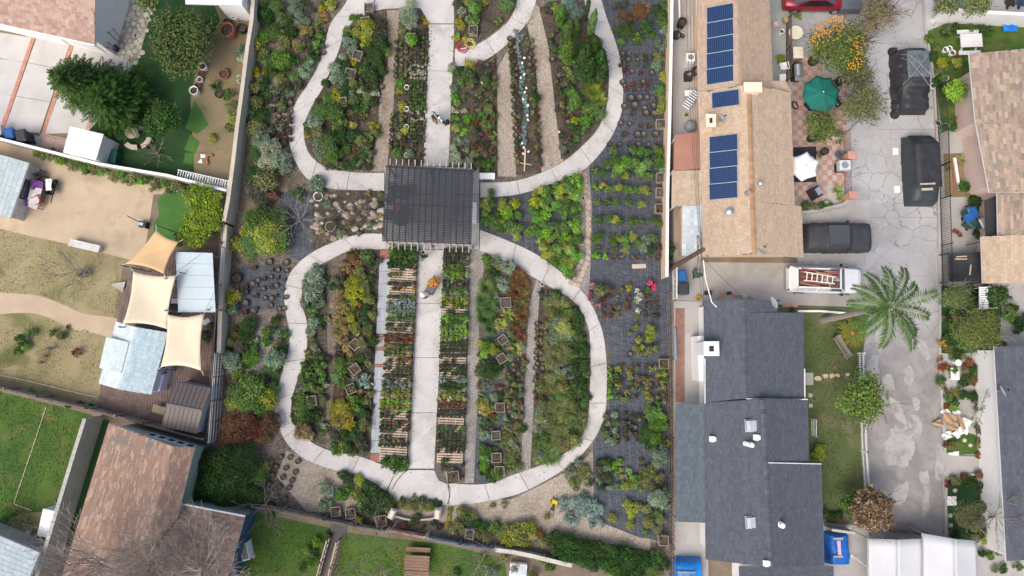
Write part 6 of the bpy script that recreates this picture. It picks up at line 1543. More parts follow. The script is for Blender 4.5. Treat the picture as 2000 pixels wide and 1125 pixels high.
for lb,px,py,s,rz,kd,pr in [
 ('timber tree box below the top path',723,21,.62,.0,'tw',.3),('leaning timber box under the yellow tree',716,48,.6,.1,'yg',.35),('timber tree box beside the grey shrub',701,113,.6,-.3,'tw',.3),('timber tree box in the middle of the west bed',687,149,.68,-.2,'ol',.25),('timber tree box above the yellow daisies',671,204,.62,.1,'ol',.25),
 ('timber tree box near the mulch aisle top',800,38,.85,.05,'gg',.6),('timber tree box with lime plant by the mulch aisle',805,80,.6,.1,'br',.5),('timber tree box beside the red hose',925,64,.58,.0,'ol',.2),('timber tree box beneath the small tree by the top path',926,18,.5,.1,'br',.5),
 ('bleached box beside the pergola gravel',1288,246,.6,.0,'tw',.4),('timber tree box by the east wall, uppermost of three',1289,350,.62,0,'tw',.45),('timber tree box by the east wall, middle of three',1288,379,.62,0,'tw',.4),('timber tree box by the east wall, lowest of three',1287,410,.62,0,'tr',.35),
 ('timber tree box at the top of the grass bed',992,520,.6,.2,'gg',.5),('timber tree box in the tall grass bed',988,592,.65,.05,'tw',.3),('timber tree box under the yellow strap plant',978,633,.62,0,'Sy',.45),('tilted timber box on the weed cloth, upper',982,664,.55,.6,'tw',.25),('tilted timber box on the weed cloth, lower',980,700,.55,.55,'tr',.25),
 ('timber tree box beside the golden shrub',977,795,.58,.0,'tr',.3),('timber tree box with empty soil on the weed cloth',969,849,.55,.05, None,.3),('timber tree box with bark mulch',970,892,.6,.0,'tr',.2),('timber tree box behind the bright round bush',976,918,.6,.05, None,.3),
 ('tilted timber box in the brown bed, upper',696,673,.6,.7,'tr',.25),('tilted timber box in the brown bed, middle',696,721,.6,.65,'tr',.25),('tilted timber box beside the large fig leaves',688,759,.6,.4,'ol',.25),('timber tree box in the yellow shrub',683,813,.62,0,'ye',.3),('timber tree box beside the round green shrubs',612,782,.62,.1,'tw',.25),
 ('timber tree box under the coppery bush',603,846,.55,.3, None,.3),('timber tree box by the lower path edge',679,876,.5,.2,'dg',.35),('timber tree box south of the path, first of three',659,996,.58,.1,'tr',.3),('timber tree box south of the path, second of three',688,1000,.62,.1,'tr',.35),('rusty timber box near the white planters',747,1014,.65,.1,'tr',.3),
 ('timber tree box in the olive shrubs',918,1040,.55,-.2,'tw',.5),('timber tree box by the wire fence, uppermost',1294,710,.6,0,'tr',.4),('timber tree box by the wire fence under silver tree',1287,892,.6,.0,'gg',.7),('timber tree box by the wire fence under green tree',1288,973,.6,.0,'gg',.7),('timber tree box at the fence foot',1293,1052,.6,.0,'tw',.5),('rust box at the end of the east pallets',886,930,.75,.1,'tr',.4)]:
    tree_box(lb,px,py,s,rz,kd,.5,pr)
# ------------------------------------------------------------------ pallets
def pallet_proto():
    t=thing('pallet','wooden pallet','pallet',(0,0,0)); W_,D_=1.78,1.14
    for i in range(7):MB().box((0,-D_/2+D_*(i+.5)/7,.125),(W_,.105,.022)).build('slat',WOODL,t,local=True)
    for x in (-.86,-.3,.3,.86):MB().box((x,0,.06),(.045,D_-.02,.105)).build('stringer',WOODL,t,local=True)
    return t
proto=pallet_proto(); cnt=0
for side in (0,1):
    for i in range(12):
        y=506+i*34.6
        if side==0:x=789.5-(y-490)*.0535; rz=-.055
        else:x=892-(y-490)*.032; rz=-.033
        o=proto if cnt==0 else copy_tree(proto); cnt+=1; c=P(x,y); o.location=(c.x,c.y,0); o.rotation_euler=(0,0,rz+rn.uniform(-.01,.01))
        o.scale=(1.0 if side==0 else .96,1.03,1)
        tag(o,'wooden seedling pallet '+('beside the grey pavers' if side==0 else 'beside the grey gravel aisle'),'pallet','pallets '+('beside the grey pavers' if side==0 else 'beside the grey gravel aisle'))
mb=MB(); a=P(818,485); b=P(798,915); mb.bar(a+Vector((0,0,.2)),b+Vector((0,0,.2)),.05,.12); mb.build('rail_board',WOODD,label='long dark edging board between west pallets and central path',cat='board')
# ------------------------------------------------------------------ rocks and rings
for i in range(95):
    x,y=rn.uniform(608,748),rn.uniform(378,470)
    if not inpoly(x,y,[(606,378),(748,375),(748,455),(708,456),(670,464),(612,490),(602,440)]): continue
    c=P(x,y); r=rn.choice((.12,.15,.18,.22,.28))*rn.uniform(.8,1.2); k=MB(); ci=rn.randrange(5); k.c=jit(((.38,.31,.24),(.33,.295,.26),(.42,.38,.32),(.28,.225,.175),(.46,.44,.41))[ci],.12)
    rows_=[]
    for j in range(5):
        p_=pi/2*j/4; rows_.append([Vector((cos(a)*cos(p_),sin(a)*cos(p_)*.8,sin(p_)*.7))*r*(1+.25*mnoise.noise(Vector((cos(a)*2+i,sin(a)*2,p_)))) for a in [2*pi*q/9 for q in range(9)]])
    k.grid(rows_, True); k.build('rock',STONE,label=('small','large')[r>.185]+' '+('tan','grey-brown','sandy','dark brown','pale grey')[ci]+' rock in the rock garden',cat='rock',group='rocks of the rock garden',loc=(c.x,c.y,0),local=True)
def ring_pot(label,px,py,r,m,h=.4,name='ring_planter',soil=SOILM,cat='planter'):
    t=thing(name,label,cat,P(px,py)); MB().lathe((0,0,0),[(r*.85,0),(r,h*.8),(r*1.05,h),(r*.9,h),(r*.85,h*.75)],18, False).build('shell',m,t,local=True,smooth=True); MB().lathe((0,0,h*.7),[(r*.86,0),(r*.2,.02)],14).build('soil',soil,t,local=True)
ring_pot('white ring planter in the rock garden',624,386,.32,WHITE); ring_pot('pinkish clay bowl in the rock garden',648,444,.36,mat('clay',(.36,.27,.25))); 
# white curved planters at the south
for x,l,rz in ((769,'western',-.45),(857,'eastern',-.15)):
    t=thing('stone_post',f'white stone post with chamfered top, {l} of the pair','stone post',P(x,999),rz=rz); k=MB(); k.grid([[f(-.2,-.33,0),f(.2,-.33,0),f(.2,.33,0),f(-.2,.33,0)],[f(-.2,-.33,.75),f(.2,-.33,.75),f(.2,.33,.75),f(-.2,.33,.75)],[f(-.1,-.25,.9),f(.1,-.25,.9),f(.1,.25,.9),f(-.1,.25,.9)]], True); k.add([f(-.1,-.25,.9),f(.1,-.25,.9),f(.1,.25,.9),f(-.1,.25,.9)],[(0,1,2,3)]); k.build('shaft',mat('pale_stone',(.66,.58,.50),(.58,.50,.43),2),t,local=True)
    MB().box((0,0,.03),(.5,.76,.06)).build('plinth',CONC2,t,local=True)
kerb('garden_edging',[(772,1006),(800,1013),(840,1012),(856,1006)],.12,.3,CONC2,4)
# hoses
def coil(label,px,py,r,turns,m,z=.03):
    c=P(px,py,z); k=MB(); pts=[]
    for i in range(turns*16):a=2*pi*i/16; rr=r*(.55+.45*abs(sin(i*.37))); pts.append((cos(a)*rr+.06*sin(i*.21),sin(a)*rr+.05*cos(i*.33),z+.012*(i//16)))
    k.tube(pts,.022,5); k.build('hose_coil',m,label=label,cat='hose',loc=(c.x,c.y,0),local=True)
coil('coiled red garden hose on the path corner',904,92,.42,6,mat('red_hose',(.38,.06,.07)),.07); coil('coiled lime green hose beside the red one',918,86,.38,5,mat('lime_hose',(.45,.5,.12)),.07); coil('coiled black hose on the patio by the grill',1552,206,.25,3,BLACK,.05)
def line(label,name,pts,r,m,h=None,cat='cable',sag=0.0):
    q=[P(*p_) for p_ in pts]; out=[]
    for a,b in zip(q[:-1],q[1:]):
        for i in range(8):s_=i/8; out.append(a.lerp(b,s_)-Vector((0,0,sag*4*s_*(1-s_))))
    out.append(q[-1]); k=MB(); k.tube(out,r,5); k.build(name,m,label=label,cat=cat)
line('black hose curving across the lower path end','hose',[(797,918,.08),(786,926,.08),(776,938,.08),(766,955,.08)],.022,BLACK,cat='hose')
line('black hose arc at the end of the central path','hose',[(874,944,.08),(879,955,.08),(878,972,.08),(874,984,.08)],.02,BLACK,cat='hose')
line('pale rope line across the dry lawn edge','rope',[(-20,728,.1),(60,745,.1),(130,762,.1),(190,776,.1)],.025,SAILC,cat='rope')
line('knotted rope border on the bright green lawn','rope',[(90,795,.03),(62,880,.03),(40,945,.03),(27,984,.03),(62,997,.03)],.04,mat('rope_tan',(.50,.44,.33),(.25,.24,.12),9),cat='rope')
# utility pole and cables
t=thing('utility_pole','leaning brown utility pole with crossarms beside the tan house','utility pole',P(1311,524)); c=P(1311,524); tp=V(1374,487,8.2)
MB().tube([c,c.lerp(tp,.5),tp],[.17,.15,.12],10).build('pole',mat('pole_wood',(.13,.085,.06),(.10,.065,.05),2),t)
d_=(tp-c)
for fz,L in ((.8,1.1),(.88,1.2)):
    q=c.lerp(tp,fz); MB().bar(q+Vector((.12,-L,0)),q+Vector((.12,L,0)),.09,.1).build('crossarm',WOOD,t)
    for s in (-.9,-.4,.4,.9):MB().lathe(q+Vector((.12,s*L,.05)),[(.03,0),(.045,.05),(.02,.12)],8).build('insulator',GLASS,t)
WIRE=mat('wire',(.05,.05,.052)); q=c.lerp(tp,.88)
def wire(label,a,b,sag=.5,r=.011,m=WIRE):
    k=MB(); a=Vector(a); b=Vector(b); k.tube([a.lerp(b,i/14)-Vector((0,0,sag*4*(i/14)*(1-i/14))) for i in range(15)],r,4); k.build('overhead_cable',m,label=label,cat='cable')
for i,s in enumerate((-1.0,-.45,.45,1.0)):e_=V(1340+i*8,-40,7.5); wire(f'overhead cable running up from the pole, number {["one","two","three","four"][i]} from the wall',q+Vector((.12,s,.12)),e_,.6)
for i,(x,y) in enumerate(((1374,596),(1443,573))):wire(('overhead cable from the pole to the dark house eave','overhead cable crossing the concrete court')[i],q,V(x,y,2.8),.3)
k=MB(); k.tube([V(1374,508,3.5),V(1378,545,3),V(1390,590,2.9),V(1400,600,3.0)],.035,6); k.build('service_mast',WHITE,label='curved white service cable dropping onto the dark roof',cat='cable')
wire('overhead cable over the tan roof beside the lower solar row',V(1388,395,3.4),V(1518,500,3.3),.02,.014,mat('beige_wire',(.55,.48,.36)))
for a,b,lb in (((470,420,4.5),(560,330,5),'upper'),((-20,180,6),(20,300,6),'outer')): pass
wire('thin cable strung from the deck canopy to the wall',V(320,548,2.9),V(394,495,2.6),.05); wire('thin cable over the cream sail to the canopy',V(400,610,2.6),V(428,545,2.6),.05)
# ------------------------------------------------------------------ nursery planting
W1='in the west planting strip'
fill([(500,0),(640,0),(625,100),(600,150),(570,210),(560,300),(565,345),(490,345),(482,200)],19,'dg*2 mg ol dk gg',W1, False,skip=.3)
fill([(445,640),(560,640),(545,740),(440,740)],18,'dg mg ol gg',W1, False,skip=.4)
plants('''dg 517 24 22; ol 508 8 18; gg 578 18 19; dk 603 16 15; mg 540 12 18; yg 647 9 13; or 634 33 9; ye 628 18 9; mg 625 40 9; dg 560 38 14; gg 546 45 12; oc 593 58 12; oc 581 86 13; oc 597 76 9; mg 535 62 19; ol 556 80 16; dg 570 62 13; mg 550 115 22; dg 575 120 16; mg 520 118 16; gg 596 138 15; mg 575 148 13; dg 530 140 16; ol 545 150 14; gg 605 120 11; br 600 112 8; yg 500 86 15; wf 493 78 9; br 517 70 15; ye 505 143 14; ye 507 160 10; ol 497 172 15; dg 515 172 14; dk 535 178 12; mg 562 180 10; ol 500 200 16; dg 510 225 18; ol 498 250 18; dk 520 250 16; gg 512 275 20; tg 530 292 22; gg 545 310 22; tg 520 320 20; mg 500 300 18; gg 555 325 16; dg 500 340 18; ol 520 355 24; dk 500 372 22; ru 530 382 14; dk 512 392 18; yg 528 345 10; dg 580 377 14; gg 618 357 16; mg 505 430 30; mg 535 435 30; yg 520 460 34; mg 500 470 30; mg 540 470 28; br 545 480 18; yg 490 455 20; ye 458 474 15; ye 440 465 13; yg 470 480 14; ye 455 578 18; ye 448 592 11; gg 455 605 13; ol 480 500 16; dg 484 633 17; ru 464 650 12; dg 538 626 11; dg 475 655 18; mg 520 650 12; dg 553 655 10; gg 545 652 9; gg 537 700 20; mg 525 715 15; mg 491 700 18; gg 452 705 20; dk 470 680 16; yg 460 730 12; ye 468 728 8; ol 475 745 16; mg 470 765 26; mg 495 755 28; yg 520 775 24; mg 505 790 24; br 480 792 18; yg 455 785 16; mg 530 760 18; ru 448 832 22; ru 475 822 24; rd 500 835 22; ru 525 828 22; rd 470 850 22; ru 445 855 18; ru 510 852 18''',W1)
rows(604,64,632,104,4,4,'ep*3 dk',5.5,W1); rows(545,168,566,216,3,5,'ep*2 dk tr',6,W1); rows(542,230,566,272,3,5,'ep dk rd tr',6,W1); rows(520,200,535,216,2,2,'dk',6,W1)
rows(500,525,556,600,5,5,'ep*2 tr tw',5.8,'on the bare western ground',skip=.15,jt=.25); rows(478,556,492,610,2,4,'ep tr',7,'on the bare western ground',skip=.2); rows(526,512,556,518,2,1,'ep',8,'on the bare western ground')
for x,y in ((548,893),(567,893),(582,901),(539,912),(559,914),(577,922),(532,928),(553,932),(571,938),(526,945),(546,951),(565,952),(540,970),(556,975),(520,962),(530,985)):plant('ep',x,y,5.8*M,'on gravel by the dark thicket', True)
plants('dg 395 905 30; dg 432 905 34; dg 475 898 30; dg 415 945 34; dg 460 940 32; mg 500 930 22; dg 385 955 26; dg 490 965 26; mg 440 965 26; dg 365 975 18; ol 520 915 16; dg 375 885 16','in the dark thicket beside the brown roof')
B1='in the bed beside the upper west path'
plants('''yg 711 58 22; ye 705 45 10; yg 716 78 15; gg 684 88 16; bl 676 80 10; ye 688 112 8; ye 690 122 7; tg 668 112 9; gg 653 132 13; gg 660 150 15; tg 650 155 10; dk 745 48 15; dk 742 68 16; dg 744 85 15; dg 735 108 18; dg 738 128 14; dg 726 145 16; mg 712 140 12; dg 700 132 11; Sg 675 175 15; yg 656 187 14; mg 640 190 13; ol 648 205 12; tg 704 180 9; tg 716 188 10; tg 727 182 9; wf 738 184 6; dg 730 198 12; mg 712 204 12; dg 700 215 11; yg 708 224 10; ye 690 244 9; ye 726 244 10; ye 737 247 7; mg 735 258 10; mg 629 216 20; gg 614 236 16; mg 655 220 20; yg 640 205 12; dg 612 255 12; ye 600 264 7; ol 622 258 16; mg 668 240 14; mg 640 282 26; dg 660 268 20; gg 625 290 22; mg 648 302 18; ye 628 225 8; dg 690 265 14; ol 705 272 14; ru 695 290 12; gg 716 298 12; dg 680 290 12; dg 715 280 11; mg 690 35 9; dg 702 32 8; dk 720 30 9; ol 678 60 11; mg 695 70 10; dk 725 60 14; ol 690 195 12; dg 670 150 12; ol 690 160 10''',B1)
rows(662,322,698,327,5,2,'gg dg',6.5,B1, False); rows(706,155,744,172,5,2,'ep dk',5,B1); fill([(700,260),(738,260),(725,330),(690,325)],11,'dk dg ol ep',B1, True)
fill(BEDS['a'],19,'dg*3 mg dk ol','among the upper west bed', False,skip=.35)
B2='in the narrow bed by the upper path'
plants('tg 798 14 18; gg 798 33 18; ye 826 34 7; ye 832 42 7; br 801 72 11; ol 786 60 10; ye 786 204 10; yg 785 215 7; mg 782 160 10; br 786 170 8; yg 782 178 9; ol 780 265 9; mg 775 298 12; gg 800 300 9; yg 790 255 9; dk 786 275 9',B2)
rows(803,60,834,122,5,9,'dk*3 ep mg tr',3.8,B2,jt=.2); rows(803,128,832,140,5,2,'gg*2 tg',4,B2); rows(803,145,832,153,6,2,'wf tg',3.8,B2); rows(803,160,831,175,5,3,'mg dk',4,B2); rows(801,182,830,214,6,6,'mg*2 dg',3.8,B2)
rows(801,220,829,234,6,2,'tg dk wf',3.8,B2); rows(799,240,828,275,6,6,'dk*2 mg ol',3.8,B2); rows(797,282,827,316,5,4,'ol dk tr',4,B2,skip=.4); rows(773,85,795,150,3,7,'ol dk mg ep',5,B2); rows(765,225,785,290,3,8,'dk ol mg ep',4.5,B2); rows(791,162,794,300,1,7,'ep',5.5,B2)
for y,l_ in ((173,'topmost'),(215,'second'),(250,'third'),(305,'lowest')):ring_pot(f'small white pot in the narrow bed by the upper path, {l_} of four',795,y,.17,WHITE,.3,'white_pot',cat='pot')
B3='in the small bed above the red hose'
plants('ye 897 40 9; ye 900 50 9; mg 923 39 15; mg 930 6 16; dk 895 8 12; gg 903 22 10; mg 990 8 17; br 973 39 8; yg 890 74 9; ye 908 74 6; br 895 70 8; yg 912 4 9; ye 948 6 8; mg 985 -8 14',B3)
B4='in the bed east of the upper walk'
plants('''tg 883 132 11; ye 915 122 12; ye 923 130 10; dg 898 142 14; dg 915 145 15; mg 905 158 12; ol 920 165 11; gg 886 172 9; br 888 188 10; br 893 200 9; mg 905 190 10; tg 884 214 7; wf 892 217 7; tg 906 216 7; br 888 232 10; mg 900 240 11; br 912 232 10; yg 890 250 9; br 905 256 10; mg 918 250 9; Gg 893 275 10; Gg 910 276 9; tg 886 289 9; tg 910 292 8; tg 892 310 16; tg 915 318 12; ol 928 300 12; mg 938 318 11; mg 955 322 12; ol 945 300 10; mg 965 310 8; dk 940 135 11; wf 960 125 6; dk 955 140 11; mg 950 160 12; ol 965 165 9; ol 935 185 8; dk 930 200 8; mg 938 225 12; ol 955 215 11; mg 965 228 9; mg 958 248 10; br 963 262 8; ol 945 240 10; dk 935 262 10; ep 945 258 6; ep 955 262 6; ru 930 285 10; dk 950 282 10''',B4)
fill([(922,130),(968,112),(970,330),(925,335)],12,'dk*2 ol ru mg',B4, True,skip=.3)
B5='in the bed between the two gravel aisles'
for i,(x,y) in enumerate([(1008,60),(1009,70),(1010,80),(1011,91),(1013,101),(1015,111),(1017,121),(1018,131),(1020,141),(1020,151),(1019,161),(1018,171),(1019,181),(1025,188),(1026,197),(1028,207),(1029,217),(1029,227),(1027,237),(1025,246),(1024,256),(1025,267),(1027,278)]):plant('bl',x+rn.uniform(-1,1),y,6.2*M,'in the blue-grey row between gravel aisles')
for i in range(19):
    y=75+i*13.5; plant(rn.choice(('dk','ol','ru','dg','ep')),995+i*.75+rn.uniform(-1,2),y,6*M,B5, True); plant(rn.choice(('dk','ol','rd','dk','ep')),1003+i*.85+rn.uniform(-1,1),y+6,5*M,B5, True) if i<17 else None
    plant(rn.choice(('dk','dk','rd','ol','ep')),1028+i*1.25+rn.uniform(-2,2),y-2,6*M,B5, True); plant(rn.choice(('dk','rd','ol','ru')),1038+i*1.0+rn.uniform(-2,2),y+5,5.5*M,B5, True)
plant('dg',1046,192,.35,B5, True); plant('mg',1045,203,.25,B5, True); plant('Sg',1024,74,.3,B5, True)
for x,y in ((1024,113),(1020,123),(1024,145),(1017,152),(1028,172),(1025,180),(1022,194),(1031,206),(1030,225),(1031,234),(1020,280),(1023,288),(1032,296),(1022,300),(941,161),(1092,258),(1110,270)):
    c=P(x,y,.35); k=MB(); k.box((0,0,0),(.16,.13,.012),rn.uniform(0,3),.2); k.box((0,0,-.18),(.015,.015,.34)); k.build('plant_tag',WHITE,label='white plant label card on a stake in the aisle beds',cat='plant label',group='white plant label cards in the beds',loc=c,local=True)
t=thing('timber_stake','leaning pale timber stake frame at the foot of the blue-grey row','stake',P(1025,318)); MB().bar(P(1024,334,.05),P(1026,290,1.2),.09,.05).build('stake',WOODL,t); MB().bar(P(1015,318,.3),P(1038,322,.5),.05,.04).build('cross_piece',WOODL,t)
B6='in the bed of the upper east path'
plants('bl 1110 12 18; bl 1124 22 18; bl 1118 38 12; yg 1085 15 11; mg 1096 40 15; mg 1108 55 13; mg 1120 68 14; mg 1104 72 12; mg 1107 98 16; mg 1115 118 14; dg 1140 95 20; dg 1160 88 18; dg 1150 115 24; dg 1168 118 20; dg 1140 140 20; dg 1172 145 17; dg 1155 150 18; ru 1150 82 12; ol 1110 140 12; mg 1118 155 12; mg 1118 180 12; mg 1124 200 15; mg 1118 212 11; yg 1122 235 9; mg 1155 210 18; mg 1170 222 14; mg 1145 235 16; dg 1130 255 12; mg 1140 250 12; dk 1120 285 12; gg 1100 290 10; mg 1125 270 9; Sy 1165 180 13; Gy 1160 175 18; Gy 1172 190 16; Gm 1150 170 16',B6)
fill([(1060,15),(1090,5),(1095,100),(1112,150),(1118,300),(1098,308),(1086,211),(1073,91)],12.5,'dk*3 ol ep dg tr',B6, True,skip=.15)
t= None
def column_tree(px,py,rpx,h,pal,label):
    c=P(px,py,h*.5); t=thing('columnar_tree',label,'tree',(c.x,c.y,0),'columnar evergreens in the upper east bed'); r=rpx*M
    MB().tube([(0,0,0),(0,0,h*.9)],[.06,.02],6).build('trunk',BARK,t,local=True)
    h*=1.3; n=760; z=nr.uniform(0,1,n); a=nr.uniform(0,2*pi,n); rr=r*(np.sin(np.clip(z*.93+.09,0,1)*pi)**.6)*nr.uniform(.55,1.0,n); q=np.stack([np.cos(a)*rr,np.sin(a)*rr,.12+z*h],1); nm_=np.stack([np.cos(a),np.sin(a),nr.uniform(-.1,.9,n)],1)
    v_,q_,c_=leafquads(q,nm_,.17*nr.uniform(.7,1.3,n),.1,pick(pal,n)); link_mesh('crown',np_mesh('crown',[(v_,q_,c_,0)],[LEAF]),t)
for px,py,r,h,pal,lb in ((1096,36,11,2.4,'mg','light'),(1110,64,11,2.4,'mg','light'),(1122,58,10,2.2,'mg','light'),(1108,105,14,2.6,'mg','light'),(1156,50,9,2.8,'mg','light'),(1157,100,14,2.8,'dg','dark'),(1170,125,14,2.8,'dg','dark'),(1143,112,14,2.6,'dg','dark'),(1150,140,14,2.6,'dg','dark'),(1176,148,12,2.4,'dg','dark'),(1146,22,5,2.8,'dg','dark slender'),(1123,200,12,2.0,'mg','light')):
    column_tree(px,py,r,h,pal,f'{lb} green columnar evergreen in the upper east bed')
B7='on black cloth by the east wall'
plants('ru 1250 20 17; cp 1262 14 12; ru 1217 30 13; ru 1235 38 12; dg 1228 60 17; mg 1245 78 12; dg 1262 50 16; yg 1240 70 9; mg 1270 66 10; dg 1283 20 14; mg 1297 36 16; gg 1300 60 14; gg 1293 85 15; ol 1288 110 14; gg 1282 128 12; yg 1298 150 12; mg 1290 175 14; yg 1296 205 14; yg 1290 215 10; dk 1205 12 10; dk 1220 8 10; ol 1297 190 10; mg 1214 80 9; dg 1210 58 12; mg 1300 10 12',B7)
rows(1214,106,1276,128,5,3,'ep dk tr',5.5,B7,jt=.2); rows(1218,140,1270,160,4,2,'tr rd ep',6,B7,jt=.2); rows(1222,168,1262,176,4,2,'rd tr ep',5,B7,jt=.2); rows(1230,192,1282,192,4,1,'ep',7.5,B7); rows(1222,209,1274,209,4,1,'ep',8,B7); rows(1238,223,1278,223,3,1,'ep tr',7,B7)
rows(1215,243,1265,243,4,1,'ep tr',7,B7); rows(1222,262,1276,265,4,1,'tr ep',8,B7); rows(1192,282,1280,284,6,1,'ep tr',6,B7)
plants('mg 1197 297 11; mg 1234 296 10; mg 1250 297 11; mg 1262 299 9; mg 1284 296 12; yg 1290 302 8; mg 1186 325 12; mg 1198 318 12; br 1210 328 13; mg 1222 318 13; mg 1236 322 14; br 1250 328 13; mg 1264 322 13; mg 1285 320 13; gg 1295 335 12; mg 1162 336 8; mg 1176 342 9; mg 1200 340 10; yg 1222 344 9; mg 1250 342 10; mg 1268 344 9',B7, True)
plants('br 1163 367 8; ye 1177 364 8; br 1186 370 7; mg 1196 371 9; yg 1208 368 9; mg 1222 370 10; br 1235 372 9; yg 1256 370 10; yg 1264 374 8; mg 1248 374 8; mg 1165 395 8; mg 1184 397 8; mg 1202 396 9; mg 1227 397 10; yg 1253 399 9; mg 1168 431 10; mg 1188 429 10; yg 1200 430 9; mg 1210 434 8; mg 1232 434 9; br 1240 432 6; mg 1252 435 8; mg 1274 432 9; mg 1284 438 10; mg 1164 468 11; mg 1170 460 9; mg 1194 472 10; yg 1204 468 10; mg 1200 484 8; br 1218 470 10; mg 1224 482 9; yg 1236 464 10; mg 1246 476 9; gg 1260 470 12; mg 1275 465 10; br 1162 500 8; br 1181 500 8; mg 1166 488 7; yg 1220 490 8; dg 1270 488 10; gg 1256 488 9; ru 1287 485 8',B7, True)
rows(1196,503,1284,502,6,1,'tr tw',7,B7)
plants('pk 1157 560 8; pk 1151 575 6; pk 1153 583 6; pk 1167 597 6; ol 1175 566 14; rd 1176 585 9; ru 1195 565 7; ol 1212 566 6; ye 1226 562 8; wf 1244 568 6; wf 1248 582 10; wf 1243 590 6; wf 1245 607 6; cr 1268 553 7; cr 1275 560 7; mg 1265 566 8; ru 1226 583 6; ol 1206 600 7; ol 1245 617 6; ye 1208 580 4; ru 1192 580 5; ru 1192 602 5; ru 1225 592 6; ru 1225 604 6; tr 1178 602 6; ol 1206 612 6',B7, True)
rows(1262,582,1282,616,3,4,'tr dk',5.5,B7,jt=.25); rows(1180,606,1206,616,3,2,'ru ep',5,B7)
plants('yg 1269 645 11; yg 1266 660 11; yg 1275 652 10; yg 1245 664 8; ol 1238 640 5; ol 1230 650 5; yg 1242 639 6; ol 1242 680 9; yg 1252 678 7; ru 1256 684 6; ol 1268 684 9; ol 1278 680 8; ol 1262 692 8; ol 1246 692 7; ep 1230 692 6',B7, True)
rows(1189,720,1204,774,2,6,'mg br yg',6.5,B7,jt=.2); rows(1214,718,1262,776,4,7,'ol*2 yg ru mg',6.2,B7,jt=.3,skip=.15); rows(1269,722,1297,786,3,8,'ol yg mg ru',6.2,B7,jt=.25,skip=.1)
rows(1182,812,1200,862,2,5,'mg ol gg',7.5,B7,jt=.3); rows(1218,812,1256,846,4,4,'dk*2 tr ep',6.5,B7,jt=.3,skip=.15); rows(1206,842,1226,862,2,2,'rd dk',6,B7)
plants('mg 1275 808 18; br 1288 812 15; mg 1282 830 18; dg 1265 845 18; mg 1280 858 17; dg 1250 855 12; br 1296 832 11; ye 1304 866 8; dg 1270 868 12',B7)
rows(1168,902,1188,950,3,5,'dg dk gg',8,B7,jt=.3); plants('br 1198 908 9; br 1210 902 9; yg 1210 916 7; br 1198 922 8; br 1230 918 8; yg 1219 930 7; br 1235 932 9; br 1240 944 11; yg 1222 950 9; mg 1208 950 8; yg 1224 942 8; ol 1252 900 6; ol 1258 920 11; ol 1275 915 12; ol 1288 935 12; ol 1262 940 13; ol 1280 955 12; yg 1298 952 5; ol 1270 930 10; ol 1255 955 9; mg 1248 930 9',B7)
plants('yg 1226 985 10; yg 1235 992 12; yg 1232 1005 10; yg 1198 1012 10; yg 1231 1025 9; ol 1248 990 9; ol 1262 992 12; ol 1268 1020 13; mg 1280 1000 12; ol 1290 1015 12; ol 1285 1035 10; gg 1296 985 14; mg 1262 1040 8',B7)
B8='in the dense triangle of potted shrubs'
fill([(942,392),(1000,390),(1003,470),(975,458),(942,432)],14,'mg*2 br yg',B8, True,skip=.15,r=11)
fill([(1030,382),(1072,365),(1075,500),(1060,492),(1032,470)],13,'mg*2 br*2 yg',B8, True,skip=.04,r=11); fill([(1084,356),(1132,345),(1135,440),(1125,520),(1088,505)],13,'mg*2 br*2 yg',B8, True,skip=.1,r=11); fill([(1060,470),(1088,490),(1130,500),(1118,548),(1092,528),(1062,500)],13,'br*2 yg mg*2',B8, True,skip=.04,r=11)
plants('yg 1005 400 12; mg 1012 420 9; mg 1015 445 9; yg 1008 462 11; mg 1000 440 9; br 1120 352 14; mg 1108 362 13; yg 1044 395 13; mg 960 378 10',B8, True)
# lower loop
B9='in the bed beside the lower west path'
plants('gg 612 540 17; gg 625 530 12; gg 600 558 14; gg 618 560 15; gg 606 578 16; gg 622 590 13; dg 600 602 9; mg 615 605 13; gg 612 630 12; gg 606 648 10; dk 622 640 9; ol 601 689 8; mg 622 695 11; ol 612 700 8; mg 590 735 9; ol 622 760 9; dk 640 700 8; gg 595 590 10; gg 628 552 10; dk 628 575 9; gg 615 520 7; mg 587 775 12; mg 600 790 16; mg 588 802 15; dg 605 812 13; mg 590 822 12; cp 592 843 17; cp 582 850 10; cp 604 850 10; mg 656 876 13; yg 666 872 12; yg 660 885 9; dg 630 842 8; dg 620 810 9; ol 632 780 9; dk 660 855 11',B9)
rows(596,712,630,756,4,5,'dg mg*2',7.5,B9,jt=.3)
fill(BEDS['g'],16,'gg ol dg*2',B9, False,skip=.35,r=8)
BA='in the ochre bed west of the pavers'
